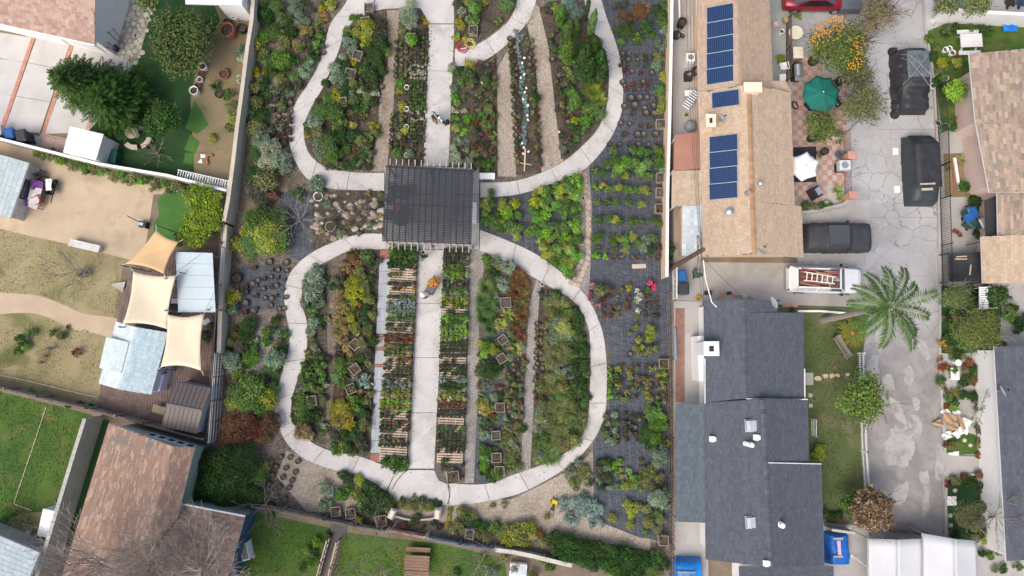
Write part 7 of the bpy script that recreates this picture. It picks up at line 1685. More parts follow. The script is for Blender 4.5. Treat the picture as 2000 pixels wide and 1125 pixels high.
plants('ru 690 498 15; ru 700 512 13; mg 715 500 14; dg 722 510 12; oc 675 520 12; ol 705 530 16; ru 690 530 10; mg 725 495 8; yg 690 555 17; yg 700 570 15; yg 685 572 14; oc 668 575 10; oc 660 592 12; oc 672 600 12; oc 660 612 11; oc 676 618 12; oc 662 630 11; yg 690 590 10; oc 658 648 11; oc 672 645 11; oc 668 662 11; oc 676 678 10; oc 682 692 8; yg 692 640 12; yg 700 650 8; ol 712 560 14; dg 722 545 12; ol 720 585 13; dg 712 600 12; ol 726 615 10; dg 708 625 12; ol 718 645 13; dg 725 660 9; ol 705 670 12; dk 718 690 12; dg 705 700 10; dg 650 560 8; dg 655 545 8; yg 686 620 11; mg 700 612 8; mg 665 715 17; ol 680 708 12; mg 658 735 13; mg 668 752 12; Sg 700 735 13; Sg 715 745 14; Sg 706 755 12; Sg 690 745 11; dk 705 720 8; ye 655 790 14; ye 670 800 18; ye 660 818 17; ye 680 830 14; ye 650 810 11; mg 700 790 15; dg 710 805 14; ol 715 785 10; ol 712 830 14; mg 690 780 12; dg 695 845 13; dg 680 858 12; dk 705 860 12; dk 712 875 10; dg 672 845 9; dk 650 850 9; ol 725 770 8; ol 640 832 7; ru 690 870 7',BA)
rows(692,764,722,774,5,2,'oc ru',4.5,BA); fill(BEDS['h'],17,'ol*2 dg dk ru',BA, False,skip=.3,r=8)
BB='in the grassy bed east of the pallets'
plants('gg 966 508 12; mg 958 518 11; mg 950 505 10; dg 960 530 12; gg 990 520 11; ru 1005 530 12; Gr 1012 540 18; Gr 1022 555 16; Gr 1010 568 16; Go 1000 545 14; yg 1025 570 9; mg 1020 590 10; Gm 950 560 18; Gm 945 585 18; Gm 955 600 18; Gd 948 620 18; Gm 958 640 14; Gm 940 605 14; Gg 962 575 12; gg 984 556 13; gg 975 545 9; Gr 1018 595 16; Gr 1022 615 14; Gr 1012 630 14; Sy 992 613 15; Gr 1005 645 14; rd 1018 645 10; rd 1010 655 10; Gr 1020 660 10; dk 1004 600 10; ru 1000 578 10; yg 940 672 9; mg 952 675 14; yg 962 682 13; br 948 690 11; mg 968 672 9; tg 936 698 6; dg 945 715 15; dg 960 720 17; dg 972 728 13; dg 950 730 13; Sy 1008 682 12; Sy 1015 675 8; yg 1002 690 8; gg 948 752 10; br 966 757 5; gg 940 765 8; gg 965 775 9; gg 955 745 8; ye 938 786 10; ye 948 792 12; ye 942 803 11; ye 958 800 8; tr 958 822 10; rd 962 812 8; dk 958 835 8; gg 946 850 12; mg 940 876 9; mg 952 882 12; br 945 892 10; dk 936 910 8; br 945 908 10; yg 952 918 8; dg 955 925 12; mg 968 928 14; dg 960 936 12; mg 972 915 10',BB)
rows(993,704,1019,742,4,5,'ep*4 dk',5,BB,jt=.2); rows(990,750,1016,782,4,4,'dk gg ol',6,BB,jt=.3); rows(992,788,1015,818,3,4,'ol ep gg',6,BB,jt=.3)
fill([(984,824),(1014,822),(1010,918),(982,925)],12,'Go*3 ol gg',BB, False,r=8)
fill(BEDS['i'],17,'ol gg dg Gm ru',BB, False,skip=.4,r=8)
BC='in the mounded bed inside the lower east path'
fill([(1062,580),(1110,585),(1118,700),(1110,790),(1142,810),(1128,855),(1100,880),(1050,905),(1050,800),(1062,700)],21,'mg dg ol*2 gg',BC, False,skip=.1,r=13)
plants('Go 1095 605 24; Go 1082 600 15; mg 1082 578 12; dg 1090 572 9; ol 1070 590 11; yg 1100 640 18; yg 1110 648 12; mg 1090 632 14; Go 1085 668 22; Go 1092 690 24; Go 1080 700 20; Go 1100 672 16; Go 1072 745 17; Go 1086 750 19; Go 1095 740 14; ol 1062 790 14; ol 1078 792 14; Gm 1092 790 20; Go 1105 800 22; Gm 1085 810 18; Gt 1056 830 16; Go 1065 815 16; Go 1060 845 15; Go 1090 830 22; Gy 1100 838 18; Go 1130 828 18; Go 1135 815 14; Go 1115 845 18; Go 1095 862 18; oc 1100 868 12; Gm 1065 882 20; Gm 1080 890 18; Go 1055 872 16; Go 1110 868 15; Gm 1070 896 15; gg 1115 690 9; gg 1118 720 8; gg 1116 735 8; gg 1122 660 9; ru 1118 750 8',BC)
fill([(1108,590),(1128,602),(1142,635),(1148,690),(1148,778),(1144,800),(1112,790),(1118,700),(1112,640)],12,'dg*4 mg',BC, False,r=9.5)
rows(1048,632,1064,700,3,8,'ru ep ol',5,BC,jt=.25); rows(1046,710,1058,778,2,7,'dk ru ep',5,BC,jt=.25); rows(1056,575,1068,588,2,2,'dk',5,BC)
BD='in the south planting strip'
plants('dg 668 928 11; dg 680 935 12; yg 699 935 10; yg 706 945 9; gg 632 952 12; gg 645 962 13; mg 665 966 14; yg 694 966 12; mg 682 955 11; dg 715 950 12; dg 728 958 13; dg 712 972 13; dg 730 978 14; dg 745 970 12; dg 755 978 13; dg 740 990 13; dg 718 995 13; gg 630 988 14; gg 642 982 11; mg 705 985 12; dg 765 985 10; mg 760 995 9; ye 702 1018 10; ye 694 1030 9; dg 735 1005 11; ol 785 985 11; ol 797 990 12; ol 810 988 12; ol 824 990 12; ol 838 988 11; ol 846 992 9; ol 806 974 8; dg 825 976 8; dg 839 980 6; dg 850 980 6; dg 858 985 6; mg 785 976 6; dk 815 1012 9; dg 805 1018 10; tr 808 1024 10; tr 828 1028 10; tw 775 1024 9; ru 788 1028 9; dk 845 1020 8; dk 858 1028 8; ye 879 998 7; ye 876 1012 6; ye 875 1024 6; ol 900 1000 12; mg 910 1012 14; ol 922 1008 11; ol 895 1022 12; dg 930 1025 12; mg 945 1030 11; ol 885 1035 10; ol 905 1035 10; mg 965 1030 13; ol 950 1045 12; ol 935 1045 10; gg 975 1038 10; yg 990 1035 13; yg 1005 1040 16; yg 1020 1030 14; yg 1035 1028 13; yg 1040 1045 12; yg 1015 1055 15; yg 995 1058 13; yg 985 1050 11; ye 1028 1062 8; ru 1055 1042 10; ol 1060 1060 11; ol 962 988 6.5; ol 985 986 8; ol 1068 1010 7',BD)
plants('bl 1100 982 11; bl 1098 990 10; bl 1122 985 13; bl 1140 980 14; bl 1155 985 14; bl 1168 995 12; bl 1135 998 14; bl 1150 1005 14; bl 1112 1012 13; bl 1122 1020 10; bl 1165 1015 10; bl 1158 1025 8; bl 1175 1025 7; gg 1142 970 9','in the silvery clump at the path end')
fill([(1105,920),(1130,895),(1155,900),(1158,960),(1110,955)],12,'ol*2 dk gg','at the cloth edge by the lower path', False,r=8)
plants('dg 1078 1050 16; dg 1095 1058 17; dg 1112 1062 18; dg 1130 1068 18; dg 1150 1070 18; dg 1168 1075 18; dg 1188 1078 18; dg 1206 1082 18; dg 1225 1085 18; dg 1244 1090 17; dg 1088 1075 16; dg 1110 1085 17; dg 1135 1092 18; dg 1160 1098 18; dg 1185 1102 18; dg 1210 1108 18; dg 1235 1112 18; dg 1262 1100 18; mg 1280 1090 16; mg 1275 1115 18; dg 1295 1105 14; dg 1250 1125 16; dg 1215 1130 18; mg 1140 1080 12; mg 1195 1092 12; mg 1205 1105 12','in the long dark hedge at the south edge')
# seedlings on the pallets
WS='on the pallets by the pavers'; ES='on the pallets by the gravel aisle'
def tray(side,y0,y1,kinds,r=4.3,n=7,skip=.04):
    ks=[]
    for k in kinds.split():
        a,_,b=k.partition('*'); ks+=[a]*int(b or 1)
    y=y0+3
    while y<y1:
        xl=(762-(y-490)*.059) if side==0 else (867-(y-490)*.038); xr=(815-(y-490)*.045) if side==0 else (916-(y-490)*.022); kk=rn.choice(ks)
        for i in range(n):
            if rn.random()<skip: continue
            plant(kk if rn.random()<.7 else rn.choice(ks),xl+3+(xr-xl-6)*i/(n-1)+rn.uniform(-.8,.8),y+rn.uniform(-1,1),r*M*rn.uniform(.9,1.2),WS if side==0 else ES, True,.14)
        y+=8.0
for a in ((0,485,522,'dg*3 mg',6.2,6),(0,522,530,'dg',5,5,.4),(0,534,540,'ye ol',4.5,6,.4),(0,551,559,'dk',4),(0,560,569,'or ru mg',4.5,6,.2),(0,577,586,'ol mg dk',4.6),(0,588,604,'gg bl',5),(0,604,630,'mg gg dg',4.6),(0,632,648,'mg ol dk',4,7,.2),(0,654,672,'rd*2 ru',5),(0,674,700,'dg mg ol',4.8),(0,700,716,'ol ru dk',4.2,7,.2),(0,716,742,'dk*2 dg',4,7,.12),(0,742,758,'gg dg',4.6),(0,760,776,'yg ol',5.2,6),(0,780,800,'yg br',5.2,6),(0,803,818,'dg dk',4.4,6,.3),(0,822,846,'dk*2 ru mg',4,7,.15),(0,850,874,'dk*2 ol',4,7,.1),
 (1,487,516,'dk*3 dg',5.2,6),(1,516,532,'yg mg',5,6),(1,532,546,'br ol',5,6),(1,546,562,'gg dk',4.4),(1,562,580,'dk gg mg',4.4),(1,580,604,'mg yg',5,6),(1,606,618,'mg dk',4.4,6,.3),(1,618,664,'br*3 yg mg',5.2,6),(1,666,692,'dk dg',4.2),(1,692,702,'rd dk',4.4),(1,704,738,'dg dk',4.2,7,.22),(1,740,766,'gg dg bl',4.8),(1,768,780,'tg yg',5,6),(1,782,800,'ru rd',4.8,6),(1,800,812,'dk',4.2),(1,832,846,'mg dg',4.4,7,.15),(1,846,884,'dk*3 dg',4.1,7,.08),(1,897,918,'mg dk',4,6,.5)):tray(*a)
plants('dg 752 905 11; mg 765 902 12; dg 778 905 13; mg 790 900 11; dg 770 914 11; mg 785 914 9; mg 757 895 7; Gt 880 924 11; tr 905 930 10','crowning the south end of the pallets')
# ------------------------------------------------------------------ trees and yard plants
def conifer(label,base,top,r,pal,seed):
    g=P(*base); tp=V(*top); t=thing('conifer_tree',label,'tree',g,'feathery conifers beside the driveway'); h=tp.z; v=tp-g; global nr
    MB().tube([(0,0,0),v*.5,v],[.16,.11,.03],8).build('trunk',BARK,t,local=True); parts=[]; rnd=random.Random(seed)
    for i in range(15):
        z=.14+.85*i/14; L=r*(1.12-z)**.75*1.05
        for k in range(6 if i<12 else 5):
            a=k*2*pi/6+i*.55+rnd.uniform(-.2,.2); l_=L*rnd.uniform(.68,1.25)
            vv_,q_,c_=frond(pal,l_,l_*.30,.065,24,.22,.12 if i<11 else -.1,a,0, True); parts.append((vv_+np.array(v*z),q_,c_,0))
            for sgn in (-1,1):
                vv_,q_,c_=frond(pal,l_*.55,l_*.2,.06,14,.2,.1,a+sgn*.6,0, True); parts.append((vv_+np.array(v*z)+np.array([cos(a),sin(a),.05])*l_*.42,q_,c_,0))
    link_mesh('crown',np_mesh('crown',parts,[LEAF]),t)
PAL['cf']=[(.036,.075,.015),(.052,.10,.018),(.085,.15,.026),(.024,.052,.012)]; PAL['cf2']=[(.032,.068,.014),(.046,.09,.018),(.066,.12,.024),(.022,.05,.012)]
conifer('taller feathery conifer leaning over the concrete driveway',(195,172),(108,146,6.0),2.3,'cf',3)
conifer('broad feathery conifer between driveway and lawn',(252,205),(190,188,4.6),2.75,'cf2',5)
PAL['ci']=[(.085,.115,.03),(.11,.14,.038),(.065,.095,.025)]
round_tree('citrus_tree','large round dark citrus tree on the shaded lawn',357,78,86,2.4,'dg',9000,.17,.11,flatz=.6,pal2='ci',p2=.6,lumps=90,seed=4,shell=.35)
round_tree('citrus_tree','smaller round green tree beside the stone table',318,236,46,2.2,'mg',3400,.16,.09,flatz=.7,pal2='dg',p2=.6,lumps=36,seed=6)
round_tree('garden_tree','leafy tree overhanging the flagstone walk',280,-2,32,2.6,'ol',1100,.17,.1,pal2='mg',p2=.4,lumps=24,seed=7)
plants('yg 412 270 10; ye 415 265 6; gg 470 100 14; tg 472 112 12; Sd 418 165 13; mg 445 180 12; ol 455 210 18; yg 460 235 16; ol 450 250 12; wf 470 155 10; pk 478 170 8; tr 395 300 7; Sm 440 188 9','in the upper yard by the stucco wall')
def pot_(label,px,py,r,m,h=.45,nm='flower_pot'):ring_pot(label,px,py,r,m,h,nm,cat='pot')
pot_('large terracotta urn with lid among the clustered pots',452,68,.5,TERRA,.9); pot_('white tub beside the terracotta urn',462,36,.28,WHITEW,.5); pot_('small terracotta pot on the pot stack',479,34,.22,TERRA,.5); pot_('black tub in the pot cluster',447,48,.26,BLACK,.4); pot_('dark pot with mesh in the cluster',476,60,.32,DARKR,.45)
pot_('white pot beside the shaded lawn, upper',400,134,.26,WHITEW); pot_('brown pot below the upper white pot',396,146,.22,TERRA,.3); pot_('white ring pot beside the cycad',393,158,.2,WHITEW,.3); pot_('clay pot under the white ring',389,169,.2,TERRA,.3); pot_('large white pot beside the cycad',384,181,.3,WHITE,.5); pot_('wide terracotta bowl near the stucco wall',440,147,.34,TERRA,.3); pot_('dark tipped pot beside the cycad',430,186,.26,DARKR,.3)
bare_tree('dead_branches','heap of dead grey branches on the turf lawn',(312,302),(308,300,.35),38,9,2,.05,9,up=.05,cat='branches',minr=.014)
round_table(267,264,.45,.7,mat('travertine',(.50,.42,.34),(.44,.36,.29),2),'round stone table on the turf lawn')
for i,(x,y,a) in enumerate(((268,250,1.4),(262,289,-1.9),(291,282,-.7))):
    t=thing('curved_bench',f'curved stone bench {("behind", "in front of", "beside")[i]} the round stone table','bench',P(x,y),'curved stone benches',a-pi/2)
    k=MB(); rows_=[[Vector((cos(b)*rr,sin(b)*rr-.75,z)) for rr,z in ((.62,.33),(.62,.42),(.95,.42),(.95,.33))] for b in [pi/2+.55*(q/6-.5)*2 for q in range(7)]]; k.grid(rows_, True); k.add(rows_[0],[(0,1,2,3)]); k.add(rows_[-1],[(3,2,1,0)]); k.build('seat',mat('travertine',(.5,.42,.34)),t,local=True)
    for s in (-.35,.35):MB().box((s,.02,.165),(.14,.22,.32)).build('support',mat('travertine',(.5,.42,.34)),t,local=True)
for x,y,lb in ((397,304,'square'),(392,315,'triangular')):
    c=P(x,y); k=MB(); k.prism([(-.16,-.16,0),(.16,-.14,0),(.15,.17,0),(-.17,.15,0)] if lb=='square' else [(-.2,-.1,0),(.15,-.15,0),(.05,.18,0)],0,.05); k.build('paving_slab',WHITEW,label=f'loose pale {lb} slab on the dry yard',cat='slab',loc=c,local=True)
kerb('fire_ring',[(408,322),(405,312),(409,304),(417,304)],.12,.15,TERRA,3)
t=thing('tool_rack','garden tools leaning against the white garage wall','garden tools',P(222,82))
for i,(a,b) in enumerate((((232,82),(212,64)),((236,74),(222,58)),((226,92),(212,84)),((228,98),(210,92)))):
    MB().bar(P(a[0],a[1],.05),V(b[0],b[1],1.3),.04,.03).build('handle',WOOD,t); c=V(b[0],b[1],1.35); MB().box(c,(.2,.04,.25),.5).build('tool_head',STEEL,t)
c=P(229,97); bucket=MB(); bucket.lathe((0,0,0),[(.17,0),(.22,.4),(.19,.4),(.15,.05)],12); bucket.build('bucket',BLACK,label='black bucket under the garden tools',cat='bucket',loc=c,local=True)
# ivy hedge on the boundary wall: one climbing mass, and other shrubs of the sand yard
k=0
for i in range(24):
    f_=i/23; x=74+310*f_; y=298+75*f_+4*sin(f_*pi)+(4 if i%2 else -2)
    plant(('br','mg','ol')[i%3],x,y,(11+2*(i%3))*M,'of ivy trained along the white coping')
t=thing('vine_arbour','bright green vine smothering an arbour beside the deck','arbour',P(395,425))
for x,y in ((370,385),(425,385),(420,455),(362,465)):c=P(x,y); MB().box((c.x,c.y,.9),(.1,.1,1.8)).build('post',WOOD,t)
PAL['vi']=[(.19,.31,.02),(.15,.26,.02),(.23,.34,.03),(.11,.20,.018)]; parts=[]
for x,y,r in ((385,385,1.15),(412,385,1.15),(415,410,1.1),(390,410,1.1),(382,435,1.05),(410,440,1.0),(365,462,.85),(388,465,.9),(355,470,.5)):
    c=V(x,y,1.5)-P(395,425); pr=cloud('vi',r,1.3,900,.13,.1,22,0,.36); parts.append((pr[0]+np.array((c.x,c.y,1.0)),pr[1],pr[2],0))
link_mesh('foliage',np_mesh('foliage',parts,[LEAF]),t)
bare_tree('bare_shrub','leafless spreading shrub on the dry lawn',(160,535),(148,527,1.0),45,7,3,.05,21,up=.15,ln=.95)
round_tree('twiggy_bush','twiggy brown ball bush beside the leafless shrub',163,532,14,.4,'tw',500,.16,.03,flatz=.8,lumps=14,trunk_r=.03)
plants('mg 40 665 12; br 48 678 10; mg 35 685 10; tw 95 680 16; tr 85 695 12; ru 150 688 10; mg 105 650 9; ol 118 655 10; mg 60 650 10; tr 80 708 9; mg 130 640 6','on the dry lawn below the sand path')
plants('dg 130 790 8; dg 155 790 8; mg 100 778 8; mg 60 765 8; dg 175 795 8','at the foot of the board fence')
plants('mg 402 655 13; ol 412 640 9; mg 430 530 8; ol 428 548 10','growing beside the timber deck')
# toys and clutter of the yard
t=thing('toy_digger','black sand digger toy with long arm on the sand','toy',P(284,440),rz=-.2)
MB().box((0,0,.25),(.5,.4,.35)).build('bucket',BLACK,t,local=True); MB().box((-.05,0,.46),(.3,.2,.08)).build('seat',mat('pale_blue',(.45,.55,.6)),t,local=True); MB().bar((-.2,.1,.4),(-1.1,.35,.5),.06,.06).build('arm',BLACK,t,local=True)
for x in (-.2,.2):MB().tube([(x,-.22,.1),(x,.22,.1)],.1,10).build('wheel',DARKR,t,local=True)
t=thing('wheelbarrow','black wheelbarrow holding a white cushion near the playhouse','wheelbarrow',P(108,372),rz=1.4)
k=MB(); k.grid([[f(-.25,-.2,.3),f(.3,-.2,.3),f(.3,.2,.3),f(-.25,.2,.3)],[f(-.42,-.32,.55),f(.5,-.32,.55),f(.5,.32,.55),f(-.42,.32,.55)]], True); k.add([f(-.25,-.2,.3),f(.3,-.2,.3),f(.3,.2,.3),f(-.25,.2,.3)],[(0,1,2,3)]); k.build('tray',BLACK,t,local=True)
for s in (-1,1):MB().bar((.45,s*.2,.45),(-1.0,s*.28,.55),.04,.04).build('handle',BLACK,t,local=True)
MB().tube([(.55,-.06,.18),(.55,.06,.18)],.18,12).build('wheel',DARKR,t,local=True)
k=MB(); k.grid([[Vector((-.5+i*.16,-.2+.08*j,.62+.06*sin(i*1.2)*cos(j))) for j in range(6)] for i in range(6)][::-1]); c=P(106,362); k.build('cushion',WHITE,label='white cushion lying on the black wheelbarrow',cat='cushion',loc=c,local=True).rotation_euler=(0,0,1.7)
chair(86,345,.6,BLACK,'black chair beside the white plank porch'); chair(82,395,2.0,mat('red_plastic2',(.35,.06,.07)),'small red chair beside the purple cloth')
t=thing('grill_box','dark storage box under the pale metal canopy edge','box',P(338,600)); MB().box(P(338,602,.45),(.75,.85,.8)).build('body',BLACK,t); MB().box(P(338,602,.88),(.8,.9,.06)).build('lid',DARKR,t)
t=thing('cooler_box','small teal cooler box beside the cream sail','box',P(340,590)); MB().box(P(341,588,1.05),(.4,.3,.25)).build('body',mat('teal_plastic',(.1,.3,.34)),t); MB().box(P(341,588,1.2),(.42,.32,.05)).build('lid',WHITE,t)
t=thing('work_table','stained yellow plywood table on the deck','table',P(310,800)); k=MB(); c=V(310,800,.7); k.box(c,(.85,.5,.04),-.3); k.build('top',mat('plywood',(.36,.26,.10),(.24,.22,.17),2.5),t)
for x in (-.35,.35):
    for y in (-.18,.18):MB().box((c.x+x,c.y+y,.42),(.05,.05,.55)).build('leg',WOOD,t)
t=thing('white_scooter','small white garden machine behind the cream sail','garden machine',P(405,630)); MB().box(P(404,628,.4),(.5,.3,.3),.6).build('body',WHITE,t); MB().bar(P(410,618,.5),P(418,628,.9),.05,.05).build('handle',STEEL,t)
c=P(121,977); k=MB(); k.lathe((0,0,0),[(.14,0),(.17,.38),(.15,.38),(.12,.1)],14); k.build('blue_bucket',BLB,label='blue bucket on the grass against the block wall',cat='bucket',loc=c,local=True)
t=thing('garden_shed','small white metal store beside the block wall','shed',P(95,1030)); 
A,B,C,D=V(72,1046,1.2),V(108,1054,1.2),V(118,1000,1.3),V(84,994,1.3); walls(t,[A,B,C,D],0,1.15,WHITEW); MB().add([A,B,C,D]+[q-Vector((0,0,.06)) for q in (A,B,C,D)],[(0,1,2,3),(7,6,5,4),(4,5,1,0),(5,6,2,1),(6,7,3,2),(7,4,0,3)]).build('roof',WHITE,t)
for x,y in ((58,1040),(70,1050),(78,1056),(85,1060)):c=P(x,y); k=MB(); k.box((0,0,.1),(.32,.26,.2),rn.uniform(-.4,.4)); k.build('concrete_block',BLOCK,label='loose concrete block before the small white store',cat='block',group='loose concrete blocks',loc=c,local=True)
BR2=mat('bare_bark',(.40,.345,.305),(.30,.255,.22),2,16,.2)
bare_tree('bare_tree','big leafless tree over the brown roof, paler trunk',(250,1195),(262,1112,4.6),130,16,4,.11,31,m=BR2,up=.2,ln=2.2,fork=4,minr=.006)
bare_tree('bare_tree','leafless tree over the dark wing roof',(380,1200),(392,1108,4.8),110,16,4,.11,37,m=BR2,up=.2,ln=2.1,fork=4,minr=.006)
bare_tree('bare_tree','grey leafless tree beside the rock garden',(600,418),(585,432,2.0),60,9,3,.06,41,up=.15,ln=1.0)
bare_tree('bare_tree','low leafless tree over the rock garden stones',(660,420),(668,415,1.2),60,8,3,.05,43,up=.1,ln=.85,m=BARK)
bare_tree('bare_shrub','dark twiggy shrub beside the pergola edge',(705,415),(706,413,.5),25,9,3,.03,44,up=.1,ln=.45,m=BARK)
bare_tree('bare_tree','silver leafless tree on the south lawn',(725,1180),(742,1135,3.0),60,9,3,.07,45,up=.2,ln=1.1)
bare_tree('bare_tree','grey branching tree near the tree boxes and tarp',(738,1030),(735,1045,1.0),40,6,3,.04,46,up=.0,ln=.8)
bare_tree('bare_tree','leafless branches over the black pots',(500,990),(520,985,1.2),50,7,3,.05,47,up=.05,ln=.9)
bare_tree('bare_tree','leafless brush beneath the south wall',(930,1110),(935,1105,1.0),60,9,3,.05,48,up=.05,ln=1.0)
plants('tw 665 385 13; tw 625 430 12; tw 700 385 11; tw 735 440 8; gg 665 455 10; ol 720 375 8; tw 640 470 10; gg 720 440 9; dk 660 435 10; gg 610 360 14; gg 625 372 10; dg 585 385 10; ye 740 420 7; ol 742 380 7; tw 690 430 12; gg 640 400 9; ol 630 450 8; tw 715 405 14; tw 650 408 12; ol 680 440 8; gg 700 455 7; ol 610 465 8; dk 740 400 8','in the rock garden')
ring_pot('dark round pot with plant by the western gravel',465,545,.35,DARKR,.4)
# ground cover in the lower lawns
plants('mg 612 1080 9; br 618 1060 10; mg 605 1100 10; br 600 1075 9; mg 620 1095 9; mg 590 1110 9; dg 530 1005 8; dg 640 1045 8; mg 632 1062 8; ol 985 1090 10; ol 1005 1110 12; gg 960 1120 12; ol 1060 1090 12; mg 1075 1108 10; yg 1195 1125 12; ol 1040 1125 12; mg 890 1120 9; ol 945 1085 8','in the south yards')
t=thing('glass_frame','old white cold frame in the south yard brush','cold frame',P(1015,1110)); MB().box(P(1012,1112,.25),(1.1,.8,.5),-.1).build('box',WHITEW,t); MB().box(P(1012,1112,.52),(1.0,.7,.03),-.1).build('pane',mat('cloudy_glass',(.5,.54,.56)),t)
t=thing('sweeper','yellow and black hand sweeper on the pale gravel','sweeper',P(1082,982),rz=-.35); k=MB(); k.grid([[f(-.22,-.3,.1),f(.22,-.3,.1),f(.22,.3,.1),f(-.22,.3,.1)],[f(-.2,-.28,.3),f(.2,-.28,.3),f(.16,.22,.34),f(-.16,.22,.34)]], True); k.add([f(-.2,-.28,.3),f(.2,-.28,.3),f(.16,.22,.34),f(-.16,.22,.34)],[(0,1,2,3)]); k.build('body',mat('yellow_plastic',(.62,.42,.03)),t,local=True)
MB().box((0,-.25,.28),(.22,.4,.2)).build('motor',BLACK,t,local=True); MB().tube([f(-.12,-.3,.3),f(-.14,-.75,.8),f(.14,-.75,.8),f(.12,-.3,.3)],.02,6).build('handle',BLACK,t,local=True)
for s in (-.22,.22):MB().tube([f(s-.03,.1,.1),f(s+.03,.1,.1)],.1,10).build('wheel',DARKR,t,local=True)
c=P(1248,520,.02); k=MB(); k.box((0,0,.03),(.95,.3,.05),.03); k.build('plank',WOODL,label='single plank lying on the bare weed cloth',cat='plank',loc=c,local=True)
c=P(1059,556); ring_pot('white round pot at the gravel aisle top',1059,556,.14,WHITE,.25,'white_pot',cat='pot')
# ------------------------------------------------------------------ right-hand yards
round_tree('orange_tree','orange tree loaded with fruit over the patio',1642,92,76,2.6,'mg',5200,.16,.10,base=(1615,110),flatz=.62,pal2='ol',p2=.4,lumps=60,seed=12)
ora=mat('orange_fruit',(.72,.34,.02),(.65,.28,.02),2,6,.05,.5); t=thing('orange_fruit','ripe oranges hanging in the orange tree crown','oranges',(0,0,0),kind='stuff'); k=MB()
for i in range(330):
    if i<240:a=rn.uniform(0,1); x,y=1590+60*a+rn.gauss(0,14),74-52*a+rn.gauss(0,12)
    else:x,y=rn.gauss(1675,9),rn.uniform(70,140)
    if math.hypot(x-1640,y-92)>62: continue
    dd=math.hypot(x-1640,y-92)/66; c=V(x,y,rn.uniform(2.2,2.75)+1.2*math.sqrt(max(0,1-dd*dd))); k.lathe(c,[(.015,-.045),(.042,-.015),(.042,.022),(.015,.048)],6)
k.build('fruit',ora,t,kind='stuff')
round_tree('olive_tree','olive-green tree at the patio corner by the street',1684,202,60,2.4,'ol',3600,.14,.07,flatz=.6,lumps=40,seed=13,shell=.4)
round_tree('lemon_tree','small lemon tree in a pot below the green parasol',1604,245,44,1.6,'mg',2200,.14,.08,flatz=.6,pal2='ye',p2=.25,lumps=30,seed=14)
round_tree('olive_tree','thin leaved tree between the orange tree and street',1672,150,46,2.2,'ol',2000,.14,.07,flatz=.6,lumps=26,seed=15)
round_tree('feathery_tree','sparse brownish feathery tree over the street top',1715,28,62,2.6,'ol',2800,.22,.04,flatz=.5,pal2='cp',p2=.6,lumps=30,seed=16,shell=.3)
plants('ol 1600 300 8; mg 1640 262 9; Sy 1640 370 13; Sy 1645 385 10; mg 1575 400 11; ol 1590 405 11; dg 1605 402 10; mg 1620 400 9; Sm 1640 275 8; yg 1525 115 10; mg 1605 268 9; tg 1615 398 8; mg 1598 100 8; ol 1560 30 8; mg 1545 25 7','on the tiled patio edge')
round_table(1547,72,.5,.72,mat('cream_top',(.62,.57,.46),(.56,.51,.41),2),'round cream table beside the orange tree')
c=P(1545,80,.76); k=MB(); k.box((0,0,0),(.38,.13,.03),.5); k.build('cloth_bag',mat('rust_cloth',(.32,.1,.06)),label='rust red cloth lying on the cream table',cat='cloth',loc=c,local=True)
chair(1526,134,.2,WHITE,'white plastic armchair by the green porch wall'); t=thing('white_crate','white crate below the plastic armchair','crate',P(1528,152)); MB().box(P(1528,152,.22),(.36,.4,.4)).build('body',WHITE,t); MB().box(P(1528,152,.44),(.4,.44,.05)).build('lid',WHITE,t)
t=thing('gas_grill','steel gas grill standing beside the railing','grill',P(1550,146)); MB().box((0,0,.45),(.55,1.1,.75)).build('cabinet',BLACK,t,local=True)
k=MB(); k.grid([[Vector((cos(a)*.28,y,.84+sin(a)*.24)) for a in [pi*q/10 for q in range(11)]] for y in (-.45,.35)]); [k.add([Vector((cos(a)*.28,y,.84+sin(a)*.24)) for a in [pi*q/10 for q in range(11)]],[tuple(range(11))]) for y in (-.45,.35)]; k.build('hood',STEEL,t,local=True,smooth=True); MB().box((0,-.62,.84),(.5,.28,.04)).build('side_shelf',STEEL,t,local=True); MB().bar((.3,-.35,.92),(.3,.25,.92),.03,.03).build('handle',STEEL,t,local=True)
t=thing('cream_cabinet','cream topped cabinet above the gas grill','cabinet',P(1550,112)); MB().box((0,0,.4),(.6,.75,.75)).build('body',WOOD,t,local=True); MB().box((0,0,.8),(.68,.82,.05)).build('top',mat('cream_top',(.62,.57,.46)),t,local=True)
pot_('white bucket on the green porch',1524,65,.17,WHITE,.35); t=thing('storage_bag','white and pink shopping bag on the green porch','bag',P(1513,50)); k=MB(); k.lathe((0,0,0),[(.2,0),(.24,.15),(.18,.3),(.05,.33)],10); k.build('bag',mat('bag_white',(.62,.52,.5),(.55,.25,.3),3),t,local=True)
t=thing('cardboard_box','brown cardboard box at the porch corner','box',P(1533,42)); MB().box((0,0,.2),(.4,.4,.4),.3).build('body',mat('cardboard',(.38,.26,.16)),t,local=True); MB().box((.2,.1,.42),(.2,.36,.02),.3).build('flap',mat('cardboard',(.38,.26,.16)),t,local=True)
